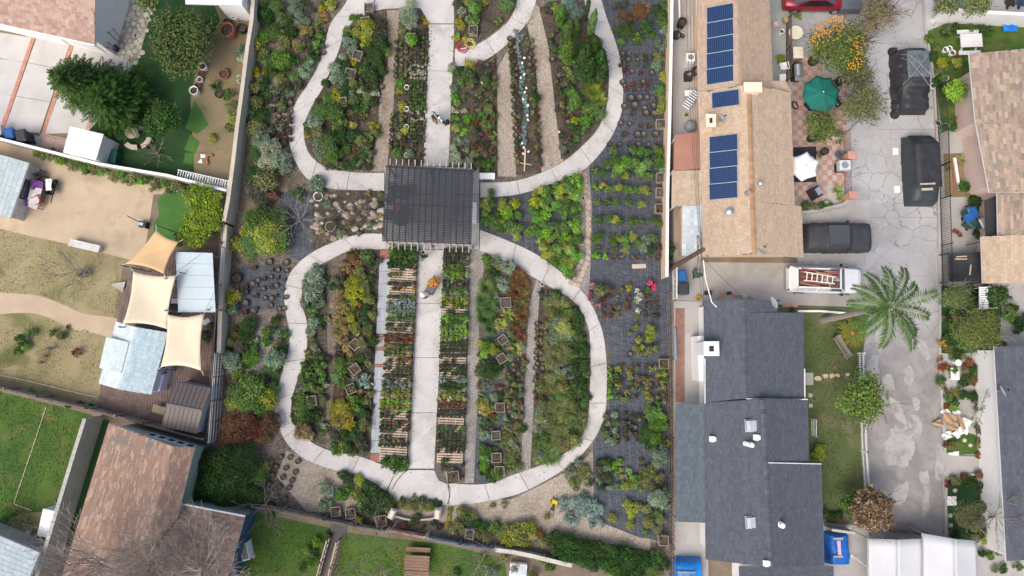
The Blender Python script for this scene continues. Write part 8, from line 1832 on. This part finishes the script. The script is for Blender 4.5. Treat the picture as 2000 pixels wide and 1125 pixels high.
# patio table and mat under white parasol, bbq, cooler, pots
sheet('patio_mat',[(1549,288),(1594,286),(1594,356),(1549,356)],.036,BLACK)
round_table(1572,322,.45,.72,WHITE,'round white table under the white parasol')
t=thing('covered_grill','grill under a black cover with foil tray on top','grill',P(1586,380),rz=.5); k=MB(); k.grid([[f(-.3,-.4,.0),f(.3,-.4,0),f(.3,.4,0),f(-.3,.4,0)],[f(-.27,-.36,.85),f(.27,-.36,.85),f(.27,.36,.85),f(-.27,.36,.85)],[f(-.15,-.3,1.05),f(.15,-.3,1.05),f(.15,.3,1.05),f(-.15,.3,1.05)]], True); k.add([f(-.15,-.3,1.05),f(.15,-.3,1.05),f(.15,.3,1.05),f(-.15,.3,1.05)],[(0,1,2,3)]); k.build('cover',BLACK,t,local=True); MB().box((0,0,1.08),(.36,.5,.06)).build('foil_tray',STEEL,t,local=True)
t=thing('evaporative_cooler','pale metal cooler box on a dark stand at the patio edge','cooler',P(1637,330)); MB().box((0,0,.3),(.6,.55,.6)).build('stand',BLACK,t,local=True); MB().box((0,0,.82),(.75,.65,.45)).build('casing',mat('pale_metal',(.52,.58,.58),(.46,.52,.52),2),t,local=True); MB().lathe((0,0,1.05),[(.24,0),(.22,.03),(.02,.02)],14).build('fan_guard',STEEL,t,local=True)
pot_('blue glazed pot by the patio fence',1636,303,.26,mat('blue_glaze',(.10,.2,.32)),.3); pot_('black pot of the lemon tree',1582,272,.3,DARKR,.45); pot_('black pot beside the lemon tree',1607,298,.26,DARKR,.4); pot_('dark bowl under the orange tree',1585,122,.34,DARKR,.35)
for x,y,rz in ((1578,212,.3),(1630,205,-1.0),(1632,165,2.0)):chair(x,y,rz,BLACK,f'black patio chair {"below" if x < 1600 else "beside" if y > 180 else "above"} the green parasol')
round_table(1606,186,.55,.72,BLACK,'round black table under the green parasol')
# side passage clutter
def tyre(px,py,z,label):c=P(px,py,z); k=MB(); k.lathe((0,0,0),[(.2,0),(.31,0),(.34,.06),(.34,.16),(.31,.22),(.2,.22),(.19,.11),(.2,0)],18, False); k.build('tyre',DARKR,label=label,cat='tyre',group='stacked tyres by the tan house',loc=c,local=True,smooth=True)
for i in range(3):tyre(1358,140,.03+.23*i,f'{("lowest", "middle", "topmost")[i]} tyre of the stack by the tan wall')
t=thing('washing_machine','old white washing machine beside the tyres','washing machine',P(1343,122)); MB().box((0,0,.45),(.58,.58,.9)).build('casing',WHITE,t,local=True); MB().lathe((0,0,.9),[(.2,0),(.19,.03),(.05,.02)],16).build('lid',STEEL,t,local=True)
t=thing('sun_lounger','blue and white striped folding lounger leaning by the wall','lounger',P(1346,200),rz=.95)
for i in range(8):MB().box((-.6+i*.17,0,.45+.03*i),(.085,.5,.03)).build('white_stripe',WHITE,t,local=True); MB().box((-.515+i*.17,0,.455+.03*i),(.08,.5,.03)).build('blue_stripe',mat('stripe_blue',(.03,.08,.22)),t,local=True)
for s in (-.26,.26):MB().bar((-.7,s,.43),(.75,s,.68),.03,.03).build('frame',STEEL,t,local=True); MB().bar((-.3,s,.45),(-.4,s,0),.03,.03).build('leg',STEEL,t,local=True); MB().bar((.4,s,.6),(.5,s,0),.03,.03).build('leg',STEEL,t,local=True)
t=thing('garbage_sack','grey plastic sack full of rubbish by the chimney','sack',P(1347,248)); k=MB(); k.lathe((0,0,0),[(.3,0),(.42,.15),(.4,.35),(.2,.5),(.05,.58)],12); k.build('sack',mat('grey_sack',(.30,.32,.36),(.22,.24,.28),4,8,.2,.4,.3),t,local=True,smooth=True)
pot_('yellow basin in the side passage',1340,226,.15,mat('yellow_basin',(.6,.52,.2)),.2); pot_('black barrel at the passage top',1328,52,.3,BLACK,.8); pot_('dark tub below the barrel',1320,72,.28,DARKR,.4); pot_('grey tub beside the dark tub',1331,73,.25,mat('grey_tub',(.4,.42,.44)),.3)
t=thing('white_pipe','long white pipe leaning in the side passage','pipe',P(1327,55)); MB().tube([P(1328,55,.2),P(1326,-30,1.6)],.06,8).build('tube',WHITE,t); MB().lathe(P(1328,55,.2),[(.07,-.02),(.08,.05)],8).build('collar',WHITE,t)
t=thing('junk_crate','dark crate of scrap beside the washing machine','crate',P(1342,152)); MB().box((0,0,.25),(.5,.6,.5)).build('body',DARKR,t,local=True); MB().box((.05,.05,.53),(.3,.2,.08),.5).build('scrap',STEEL,t,local=True)
t=thing('pale_tub','pale blue plastic storage tub above the striped lounger','tub',P(1342,186)); MB().box((0,0,.2),(.5,.36,.4),.1).build('body',mat('pale_tub_plastic',(.5,.58,.6)),t,local=True); MB().box((0,0,.42),(.55,.4,.05),.1).build('lid',WHITE,t,local=True)
# concrete court clutter
t=thing('yellow_bucket_cart','bright yellow mop bucket beside the gate','bucket',P(1362,583)); MB().lathe((0,0,0),[(.15,0),(.19,.3),(.16,.3),(.13,.05)],10).build('pail',mat('yellow_plastic',(.62,.42,.03)),t,local=True); MB().tube([(-.17,0,.3),(0,0,.5),(.17,0,.3)],.012,5).build('handle',BLACK,t,local=True)
for i,(x,y,c_) in enumerate(((1412,573,(.45,.3,.2)),(1423,573,(.05,.05,.05)),(1405,580,(.5,.35,.22)),(1434,578,(.55,.2,.25)),(1444,579,(.15,.4,.25)),(1452,578,(.6,.6,.58)),(1466,583,(.4,.3,.25)))):
    c=P(x,y); k=MB(); k.c=c_; k.box((0,0,.1),(.3,.2,.2),rn.uniform(-.3,.3)); k.c=tuple(q*.7 for q in c_); k.box((0,0,.205),(.22,.14,.02),rn.uniform(-.3,.3)); k.build('small_box',PAV,label='small coloured box set against the dark house eave',cat='box',group='small boxes along the dark house eave',loc=c,local=True)
t=thing('folding_stool','dark folding stool in the concrete court','stool',P(1380,573)); MB().box((0,0,.4),(.5,.3,.03)).build('seat',BLACK,t,local=True); [MB().bar((x,-.13,0),(x,.13,.4),.03,.03).build('leg',BLACK,t,local=True) for x in (-.22,.22)]
bar_fence('white_gate','white gate panel at the foot of the beige wall',[(1314,528),(1314,585)],1.3,WHITE,.12,.05,(.1,.9))
bar_fence('wire_gate','galvanised gate closing the lower side passage',[(1316,588),(1372,590)],1.2,STEEL,.2,.025,(.1,.95))
mb=MB()
p=thing('brick_passage', None, None,(0,0,0),kind='structure'); quad_tiles(p,P(1319,602),P(1337,602),P(1337,786),P(1319,786),2,18, lambda i,j:jit((.25,.14,.11),.12),'brick',.006,0,.03,BRICKR)
t=thing('blue_pipes','bundle of pale blue pipes leaning along the wire fence','pipes',P(1318,670)); [MB().tube([P(1316+i*1.5,640,.1+.08*i),P(1318+i*1.5,702,.25+.08*i)],.04,6).build('pipe',mat('pale_blue_pipe',(.25,.38,.46)),t) for i in range(3)]
plants('dg 1310 490 14; mg 1308 478 10; dg 1305 500 10','beside the utility pole')
# blue tarps
BLT=mat('blue_tarp',(.01,.17,.55),(.012,.21,.62),1.5,8,.12,.4,.2)
draped('heap under a bright blue tarp in the side passage','blue_tarp_heap',1340,1112,.0,1.9,1.5,[(0,.5),(.1,1.0),(.5,1.1),(.9,.95),(1,.5)],BLT,.05,.12,'tarp',11)
draped('trailer under a blue tarp beside the dark house','blue_tarp_trailer',1630,1068,pi/2,2.0,1.35,[(0,.5),(.06,.85),(.5,.9),(.94,.85),(1,.5)],mat('blue_tarp_deep',(.01,.10,.42),(.012,.13,.48),1.5,8,.12,.45,.2),.03,.08,'tarp',12)
for y,lb in ((1052,'upper'),(1087,'lower')):c=V(1637,y,1.0); k=MB(); k.box((0,0,0),(.6,.13,.05)); k.build('board',mat('grey_board',(.42,.38,.33)),label=f'{lb} grey plank on the blue trailer tarp',cat='plank',loc=c,local=True)
c=V(1639,1070,1.02); k=MB(); k.box((0,0,0),(.22,.9,.05),.05); k.build('pink_roll',mat('pink_cloth',(.6,.45,.55),(.52,.38,.48),4),label='pink rolled cloth on the blue trailer tarp',cat='cloth',loc=c,local=True)
c=V(1340,1118,1.2); k=MB(); k.box((0,0,0),(1.2,.12,.05)); k.build('board',WOOD,label='plank weighing down the bright blue tarp',cat='plank',loc=c,local=True)
# front garden
def palm(label,base,top,nf,L,pal,r0=.2):
    g=P(*base); tp=V(*top); t=thing('palm_tree',label,'tree',g); v=tp-g; k=MB(); n=16
    k.tube([v*(i/n)+Vector((.06*sin(i*.4),0,0)) for i in range(n+1)],[r0*(1.25 if i==0 else 1-.25*i/n)*(1.06 if i%2 else .98) for i in range(n+1)],10); k.build('trunk',mat('palm_trunk',(.30,.265,.23),(.22,.19,.165),3,14,.2),t,local=True)
    for i in range(nf):
        a=i*2.399+.3; el=.55-.95*(i/nf); v_,q_,c_=frond(pal,L*rn.uniform(.85,1.08),.62,.055,46,.30+.35*max(0,el),.42-.25*el,a)
        ra=[Vector((cos(a)*L*s*(1-.12*s),sin(a)*L*s*(1-.12*s),(.30+.35*max(0,el))*sin(s*1.9)*L-(.42-.25*el)*L*s*s)) for s in (0,.25,.5,.75,1)]
        o=link_mesh('frond',np_mesh('frond',[(v_,q_,c_,0)],[LEAF]),t,v); k=MB(); k.tube(ra,[.028,.022,.014,.009,.004],5); k.build('rachis',mat('rachis',(.10,.15,.04)),o,local=True)
PAL['pm']=[(.060,.125,.035),(.085,.155,.042),(.11,.185,.05),(.045,.095,.028)]
palm('tall feather palm leaning its crown over the street',(1606,626),(1738,598,7.6),13,2.75,'pm')
t=thing('cycad','yellowing cycad with orange heart beside the slatted bench','cycad',P(1660,650)); PAL['cy']=[(.20,.20,.035),(.16,.18,.04),(.25,.22,.04)]; parts=[]
for i in range(26):v_,q_,c_=frond('cy',1.15*rn.uniform(.85,1.1),.16,.05,22,.28,.3,i*2.4); parts.append((v_+np.array((0,0,.35)),q_,c_,0))
link_mesh('foliage',np_mesh('foliage',parts,[LEAF]),t); MB().lathe((0,0,0),[(.16,0),(.2,.2),(.14,.42),(.05,.52)],10).build('heart',mat('orange_heart',(.42,.19,.06)),t,local=True)
round_tree('street_tree','spreading light green tree over the picket fence',1685,778,74,3.4,'mg',3000,.19,.12,base=(1672,775),flatz=.45,pal2='ol',p2=.3,lumps=52,trunk_r=.12,bark=BARKG,seed=22,shell=.35,spread=.24)
round_tree('loquat_tree','bushy tree with coppery brown new leaves by the tents',1705,998,56,2.4,'cp',3000,.2,.12,base=(1690,1010),flatz=.75,pal2='ru',p2=.2,lumps=80,seed=23,spread=.16)
round_tree('garden_tree','green tree tucked behind the coppery tree',1668,985,36,1.6,'mg',1100,.16,.1,flatz=.6,pal2='dg',p2=.5,lumps=26,seed=24)
plants('yg 1597 880 12; yg 1604 890 10; yg 1592 890 8; yg 1605 875 7; Sd 1548 606 8; dk 1615 1005 10; dg 1625 1012 10; dg 1640 1008 9','beside the dark house front')
p=thing('lawn_stepping_stones', None, None,(0,0,0),kind='structure'); slab(p,[(1572,728),(1588,728),(1588,752),(1572,752)],m=CONC2,z1=.05,nm='door_slab')
for x,y,r in ((1597,739,7.5),(1612,734,6),(1625,734,6.5),(1636,733,5),(1655,731,5)):blob_stone(p,x,y,r,jit((.50,.40,.28),.08),h=.05,asp=.75)
for x,y in ((1583,772),(1583,792)):blob_stone(p,x,y,4.5,(.42,.40,.35),h=.04,n=12)
quad_tiles(p,P(1528,593),P(1558,593),P(1558,600),P(1528,600),4,1, lambda i,j:jit((.5,.28,.2),.08),'tile',.005,0,.04,TILE)
bar_fence('white_trellis','small white trellis leaning at the dark house wall',[(1584,818),(1584,850)],.9,WHITE,.16,.03,(.15,.5,.9),nm='slat',post=.04); 
plain_wall('yard_gate_wall','pale wall between front lawn and blue tarp trailer',[(1608,1026),(1652,1032)],1.2,.1,BLOCKG)
t=thing('bent_pole','thin white post leaning beside the large tent','post',P(1660,1085)); MB().tube([P(1664,1085,.05),P(1695,1108,.9)],.03,6).build('shaft',WHITE,t); MB().lathe(P(1664,1085,.0),[(.1,0),(.09,.06)],10).build('foot',WHITE,t)
# east side
plants('mg 1815 75 10; dg 1822 110 12; ol 1830 95 9; mg 1850 55 12; dg 1870 52 12; mg 1895 55 12; dg 1915 58 12; mg 1935 60 11; Gd 1850 62 12; Gd 1880 62 12; yg 1840 122 12; mg 1855 130 12; yg 1870 122 12; mg 1885 118 11; ol 1835 140 11; dg 1828 160 9; mg 1840 150 10; mg 1848 180 10; dg 1835 170 9; mg 1860 230 8; dg 1865 245 8; tr 1868 235 9','on the small lawn by the iron fence')
round_tree('round_bush_tree','bright lime round topiary tree before the pink house window',1866,178,30,1.4,'vi',1500,.12,.09,flatz=.8,lumps=34,seed=25)
round_tree('wall_tree','dense olive tree above the white wall',1845,5,34,2.2,'ol',1500,.16,.1,flatz=.6,pal2='dg',p2=.4,lumps=30,seed=26); round_tree('wall_tree','second dense tree above the white wall',1905,2,42,2.2,'ol',1800,.16,.1,flatz=.6,pal2='mg',p2=.4,lumps=36,seed=27)
for x,y,lb in ((1845,112,'first'),(1852,110,'second'),(1858,118,'third'),(1846,170,'fourth'),(1820,170,'fifth'),(1845,155,'sixth')):pot_(f'white pot on the small east lawn, {lb} from the street wall',x-2,y-12 if y<130 else y,.2,WHITE,.3)
pot_('green tub on the east lawn',1843,250,.3,mat('green_tub',(.03,.35,.12)),.25); pot_('silver lantern by the iron fence',1828,243,.2,STEEL,.3); pot_('clay pot below the white picnic table',1860,106,.2,TERRA,.25)
t=thing('blue_sheet_heap','crumpled blue sheet on the lawn by the pink house','tarp',P(1968,55)); k=MB(); N=12; k.grid([[Vector((-.5+i/N,-.35+.7*j/N,.15+.2*sin(i*1.1)*cos(j*.9)*sin(pi*i/N)*sin(pi*j/N)+.1)) for j in range(N+1)] for i in range(N+1)][::-1]); k.build('sheet',BLT,t,local=True)
plants('Sy 1884 308 12; Sm 1880 360 10; mg 1885 365 12; yg 1892 375 8; dg 1905 395 14; dg 1912 392 12; Sd 1915 400 16; Sd 1920 455 12; dg 1910 458 9; ol 1852 330 6','on the porch of the pink house')
t=thing('white_beam','white plank and red edging beside the porch bed','plank',P(1866,340)); MB().bar(P(1864,308,.15),P(1874,372,.15),.18,.1).build('plank',WHITE,t); MB().bar(P(1860,310,.05),P(1866,380,.05),.12,.06).build('edging',TERRA,t)
pot_('turquoise hose pot by the porch',1880,364,.28,mat('turquoise',(.05,.25,.22)),.25)
for x,y in ((1862,452),(1868,455),(1873,460)):pot_(f'{"upper" if y < 454 else "middle" if y < 457 else "lower"} small terracotta pot behind the iron fence',x,y,.14,TERRA,.2)
k=MB(); k.box(P(1893,425,1.1),(.62,.55,.12),.4); k.build('blue_bag',BLB,label='blue bag resting on the green bins',cat='bag')
t=thing('tarp_shelter','black tarp stretched over boxes below the pink house','tarp',P(1885,523)); A,B,C,D=V(1852,495,1.1),V(1920,492,1.3),V(1921,550,1.3),V(1853,550,1.1); k=MB(); N=10; k.grid([[A.lerp(B,i/N).lerp(D.lerp(C,i/N),j/N)+Vector((0,0,-.15*sin(pi*i/N)*sin(pi*j/N))) for j in range(N+1)] for i in range(N+1)]); k.build('cloth',CVR,t,smooth=True)
for q in (A,B,C,D):MB().box((q.x,q.y,q.z/2),(.06,.06,q.z-.02)).build('post',BLACK,t)
for x,y,L,a in ((1877,506,.8,.0),(1895,527,.7,1.4),(1878,501,.7,.05)):c=V(x,y,1.2); k=MB(); k.box((0,0,0),(L,.08,.05),a); k.build('board',WOODL,label='thin board weighing down the black tarp shelter',cat='board',group='boards on the black tarp shelter',loc=c,local=True)
t=thing('dark_awning','black awning beside the pink house bins','awning',P(1940,425)); A,B,C,D=V(1922,392,2.0),V(1955,378,2.2),V(1956,462,2.2),V(1925,470,2.0); MB().add([A,B,C,D],[(3,2,1,0)]).build('cloth',BLACK,t); [MB().box((q.x,q.y,q.z/2),(.05,.05,q.z)).build('post',BLACK,t) for q in (A,D)]
def feather_tree(label,px,py,rpx,zc,pal,base=None,seed=1,n=80,L=.9):round_tree('feathery_tree',label,px,py,rpx,zc,pal,n*32,.2,.035,base,.55,'ol',.3,int(n*.45),.1,BARKG, None,.26,.3,seed)
PAL['ft']=[(.135,.195,.05),(.12,.155,.048),(.17,.21,.065),(.095,.125,.038)]
feather_tree('large feathery green tree over the courtyard walk',1912,645,62,2.8,'ft',seed=51,n=190); feather_tree('feathery green tree by the iron fence foot',1866,578,38,2.2,'ft',seed=52,n=100); round_tree('courtyard_tree','round dark courtyard tree by the white blind',1950,578,30,2.0,'mg',1300,.15,.09,flatz=.7,pal2='dg',p2=.5,lumps=28,seed=53)
feather_tree('olive feathery tree before the eastern dark house',1895,1005,42,2.2,'ft',seed=54,n=110)
bare_tree('bare_tree','bleached leafless tree before the eastern dark house',(1928,1012),(1945,1008,2.6),45,8,3,.06,55,up=.15,ln=.9); bare_tree('bare_shrub','bleached leafless shrub above the cardboard heap',(1912,800),(1918,800,1.0),30,7,3,.04,56,up=.1,ln=.6)
t=thing('louvre_awning','white slatted awning beside the courtyard tree','awning',P(1922,585)); [MB().box(V(1921,562+i*4.4,2.0),(.6,.11,.03)).build('slat',WHITE,t) for i in range(10)]; [MB().bar(V(x,560,1.96),V(x,604,1.96),.05,.04).build('rail',WHITE,t) for x in (1914,1928)]; [MB().box(V(x,y,1.0),(.05,.05,1.95)).build('post',WHITE,t) for x in (1914,1928) for y in (562,603)]
sheet('brick_walk',[(1834,617),(1870,617),(1870,628),(1834,628)],.02,mat('brick_walk_tone',(.24,.14,.105),(.19,.11,.085),5))
plants('ro 1837 700 7; ro 1842 718 9; ro 1850 716 7; mg 1838 742 11; ro 1845 760 6; mg 1862 725 10; ye 1865 765 9; or 1840 670 9; mg 1850 680 9; dg 1870 695 9; ro 1893 708 9; dg 1900 720 11; ro 1905 735 9; ro 1915 735 8; dg 1890 738 10; ro 1900 748 8; mg 1852 775 10; dg 1865 785 10; ro 1850 795 7; br 1862 795 9; dg 1880 770 10; dg 1900 775 11; mg 1920 775 11; dg 1930 800 11; mg 1935 815 11; ol 1925 830 10; dg 1920 845 10; ro 1915 860 7; dg 1925 855 9; mg 1925 885 9; ro 1912 890 7; ol 1860 873 10; ol 1866 870 9; rd 1848 868 7; dk 1935 770 10; mg 1975 620 14; dg 1985 640 16; dg 1980 600 12; dg 1995 620 14; ro 1945 735 6; ol 1862 938 10; ol 1870 940 9; rd 1852 945 8; rd 1885 930 8; ro 1892 930 7; dg 1882 935 8; ro 1920 928 8; ru 1930 925 8; cp 1938 955 10; rd 1942 960 7; mg 1920 990 11; dg 1870 1045 9; ru 1858 1040 8; yg 1925 1055 9; ol 1905 1050 11; mg 1935 1085 9; dg 1920 1080 9; dg 1960 1110 10; mg 1990 1108 10; ol 1945 1112 9','in the flower border by the eastern house')
BF='in the border by the eastern house'
fill([(1838,690),(1870,690),(1905,700),(1940,720),(1945,800),(1900,800),(1885,770),(1870,760),(1880,715),(1850,700)],15,'dg*2 mg ol ro',BF, False,skip=.2)
fill([(1908,800),(1945,800),(1950,900),(1912,900)],14,'dg*2 mg ol ru',BF, False,skip=.15)
fill([(1880,925),(1945,920),(1955,1080),(1905,1075),(1900,960)],16,'ol mg dg ru',BF, False,skip=.3)
fill([(1840,560),(1965,560),(1990,600),(1960,680),(1845,690)],18,'dg mg ol',BF, False,skip=.4)
for x,y in ((1856,1007),(1857,1026),(1884,860),(1895,870),(1865,958)):blob_stone(p,x,y,4.2,(.45,.42,.34),h=.04,n=12)
t=thing('white_low_table','low white table with green plant in the flower court','table',P(1858,730)); MB().box((0,0,.4),(.55,.8,.05)).build('top',WHITE,t,local=True); [MB().box((x,y,.19),(.05,.05,.38)).build('leg',WHITE,t,local=True) for x in (-.22,.22) for y in (-.33,.33)]
t=thing('white_statue','small white urn ornament above the low table','urn',P(1864,708)); MB().lathe((0,0,0),[(.14,0),(.08,.1),(.2,.3),(.22,.45),(.1,.5)],12).build('urn',WHITE,t,local=True)
# cardboard heap
CBD=mat('cardboard',(.50,.34,.21),(.43,.29,.18),2,8,.08,.85)
for i,(x,y,w_,d_,z,a,cb,lb) in enumerate(((1832,828,.6,.45,.25,.5,1,'open brown cardboard box at the edge of the heap'),(1855,818,.9,.6,.45,-.2,1,'large tan cardboard sheet on top of the heap'),(1862,832,.7,.55,.4,.3,1,'tan cardboard sheet in the middle of the heap'),(1878,825,.25,1.0,.55,.25,1,'narrow brown cardboard strip across the heap'),(1850,806,.8,.4,.2,-.5,0,'white plastic sheet behind the cardboard heap'),(1885,832,.6,1.0,.25,-.4,0,'white plastic sheet beside the cardboard strip'),(1872,845,.7,.5,.2,.7,0,'white plastic bag under the cardboard heap'),(1850,850,.6,.45,.15,.4,0,'torn white sheet at the foot of the heap'),(1868,808,.5,.4,.3,.2,0,'small white box at the back of the heap'))):
    c=P(x,y,z); k=MB(); N=5; mt=Matrix.Rotation(a,3,'Z')@Matrix.Rotation(rn.uniform(-.25,.25),3,'X'); k.grid([[mt@Vector((-w_/2+w_*u/N,-d_/2+d_*v/N,(.05 if cb else .09)*sin(u*1.7+v*1.3+i))) for v in range(N+1)] for u in range(N+1)][::-1]); o=k.build('cardboard_sheet' if cb else 'plastic_sheet',CBD if cb else WHITE,label=lb,cat='cardboard' if cb else 'plastic sheet',group='rubbish heap on the kerb',loc=c,local=True); o.modifiers.new('thick','SOLIDIFY').thickness=.02
for x,y,lb in ((1855,888,'beside the pocket lawn corner'),(1865,886,'beside the clipped olive bush'),(1853,978,'on the dark pocket lawn')):
    c=P(x,y,.05); k=MB(); N=5; s_=.3 if y<900 else .6; k.grid([[Vector((-s_/2+s_*u/N*1.3,-s_/2+s_*v/N,.08*abs(sin(u*1.3+v)))) for v in range(N+1)] for u in range(N+1)][::-1]); k.build('white_cloth',WHITE,label='crumpled white cloth '+lb,cat='cloth',loc=c,local=True)
board_fence('lattice_panel','brown lattice panel between the coppery tree and tents',[(1735,1036),(1800,1042)],.5,WOODR,.15)
# ------------------------------------------------------------------ grass tufts on the lawns
def tufts(polys,dens,pal,label,hgt=.045):
    vs=[]; cs=[]
    for poly in polys:
        q=[tuple(P(a,b))[:2] for a,b in poly]; x0,x1,y0,y1=bbox(q); n=int((x1-x0)*(y1-y0)*dens*2); xs=nr.uniform(x0,x1,n); ys=nr.uniform(y0,y1,n)
        for x,y in zip(xs,ys):
            if inpoly(x,y,q) and mnoise.noise(Vector((x*.6,y*.6,4)))>-.25:vs.append((x,y))
    c=np.array([(x,y,.02) for x,y in vs]); n=len(c); a=nr.uniform(0,2*pi,n); dd=np.stack([np.cos(a),np.sin(a),np.zeros(n)],1); s_=np.stack([-np.sin(a),np.cos(a),np.zeros(n)],1); w_=nr.uniform(.015,.035,(n,1)); h_=nr.uniform(.6,1.4,(n,1))*hgt
    v=np.stack([c-s_*w_,c+s_*w_,c+s_*w_*.5+dd*h_+np.array([0,0,1])*h_,c-s_*w_*.7+dd*h_*1.2+np.array([0,0,.9])*h_],1).reshape(-1,3)
    o=link_mesh('grass',np_mesh('grass',[(v,np.arange(n*4).reshape(n,4),pick(pal,n, None,.35),0)],[LEAF])); tag(o,label,'grass', None,'stuff')
PAL['lw']=[(.06,.13,.02),(.075,.15,.024),(.10,.165,.03),(.045,.10,.016)]; PAL['dl']=[(.27,.235,.12),(.31,.265,.155),(.21,.195,.085)]; PAL['fl']=[(.09,.125,.04),(.12,.14,.05),(.07,.105,.03),(.16,.155,.07)]
tufts([[(-10,762),(175,810),(150,900),(100,1045),(-10,1040)]],45,'lw','bright short grass of the fenced back lawn'); tufts([[(500,1005),(640,1035),(610,1125),(470,1125)],[(672,1045),(860,1065),(985,1095),(1000,1125),(650,1125)]],45,'lw','bright grass of the two south lawns')
tufts([[(-10,445),(140,480),(270,515),(232,620),(120,590),(60,572),(-10,572)],[(-10,615),(100,625),(200,655),(195,790),(-10,745)]],26,'dl','dry yellowing grass around the sand path'); tufts([[(1572,615),(1680,615),(1680,700),(1690,955),(1650,1000),(1612,1010),(1580,800)]],30,'fl','patchy front lawn grass beside the dark house'); tufts([[(1840,60),(1940,60),(1930,110),(1880,200),(1840,200)]],30,'lw','green grass of the small east lawn')

# fallen leaves and soil crumbs along the garden paths
k=[]
for i in range(2600):
    e_=rn.choice(LITTER); j=rn.randrange(len(e_)-1); q=e_[j].lerp(e_[j+1],rn.random())+Vector((rn.gauss(0,.28),rn.gauss(0,.28),0)); k.append((q.x,q.y,.072))
k=np.array(k); n=len(k); v_,q_,c_=leafquads(k,np.tile([0,0,1.0],(n,1))+nr.normal(size=(n,3))*.15,nr.uniform(.04,.11,n),nr.uniform(.03,.07,n),np.array([(.16,.12,.08),(.09,.075,.055),(.20,.15,.07),(.10,.11,.05)])[nr.randint(0,4,n)])
tag(link_mesh('leaf_litter',np_mesh('leaf_litter',[(v_,q_,c_,0)],[LEAF])),'brown leaf litter strewn along the concrete path edges','leaf litter', None,'stuff')
# ------------------------------------------------------------------ plants that share a label are told apart by their order in the view
_ORD = 'first second third fourth fifth sixth seventh eighth ninth tenth eleventh twelfth thirteenth fourteenth fifteenth sixteenth seventeenth eighteenth nineteenth twentieth'.split()
_same = {}
for o in list(col.objects):
    if o.parent is None and 'label' in o and 'group' in o: _same.setdefault(o['label'], []).append(o)
for lab, os_ in _same.items():
    n = len(os_); os_.sort(key=lambda q: -q.location.y)
    if n < 2 or n > 72: continue
    bands = 1 if n <= 18 else 2 if n <= 36 else 3 if n <= 54 else 4
    for i, o in enumerate(os_):
        if bands == 1: sf = ('upper', 'lower')[i] + ' of two' if n == 2 else 'topmost' if i == 0 else 'lowest' if i == n - 1 else _ORD[i] + ' from top'
        else:
            m_ = -(-n // bands); b_ = i // m_; sf = _ORD[i % m_] + ' down, ' + {2: ('upper', 'lower'), 3: ('upper', 'middle', 'lower'), 4: ('top', 'upper', 'lower', 'bottom')}[bands][b_] + ' part'
        w_ = lab + ', ' + sf
        if len(w_.split()) > 16: w_ = w_.replace('potted ', '', 1)
        if len(w_.split()) > 16: w_ = w_.replace(' from top', '').replace('small ', '').replace(' part', '')
        if len(w_.split()) > 16: w_ = lab
        o['label'] = w_
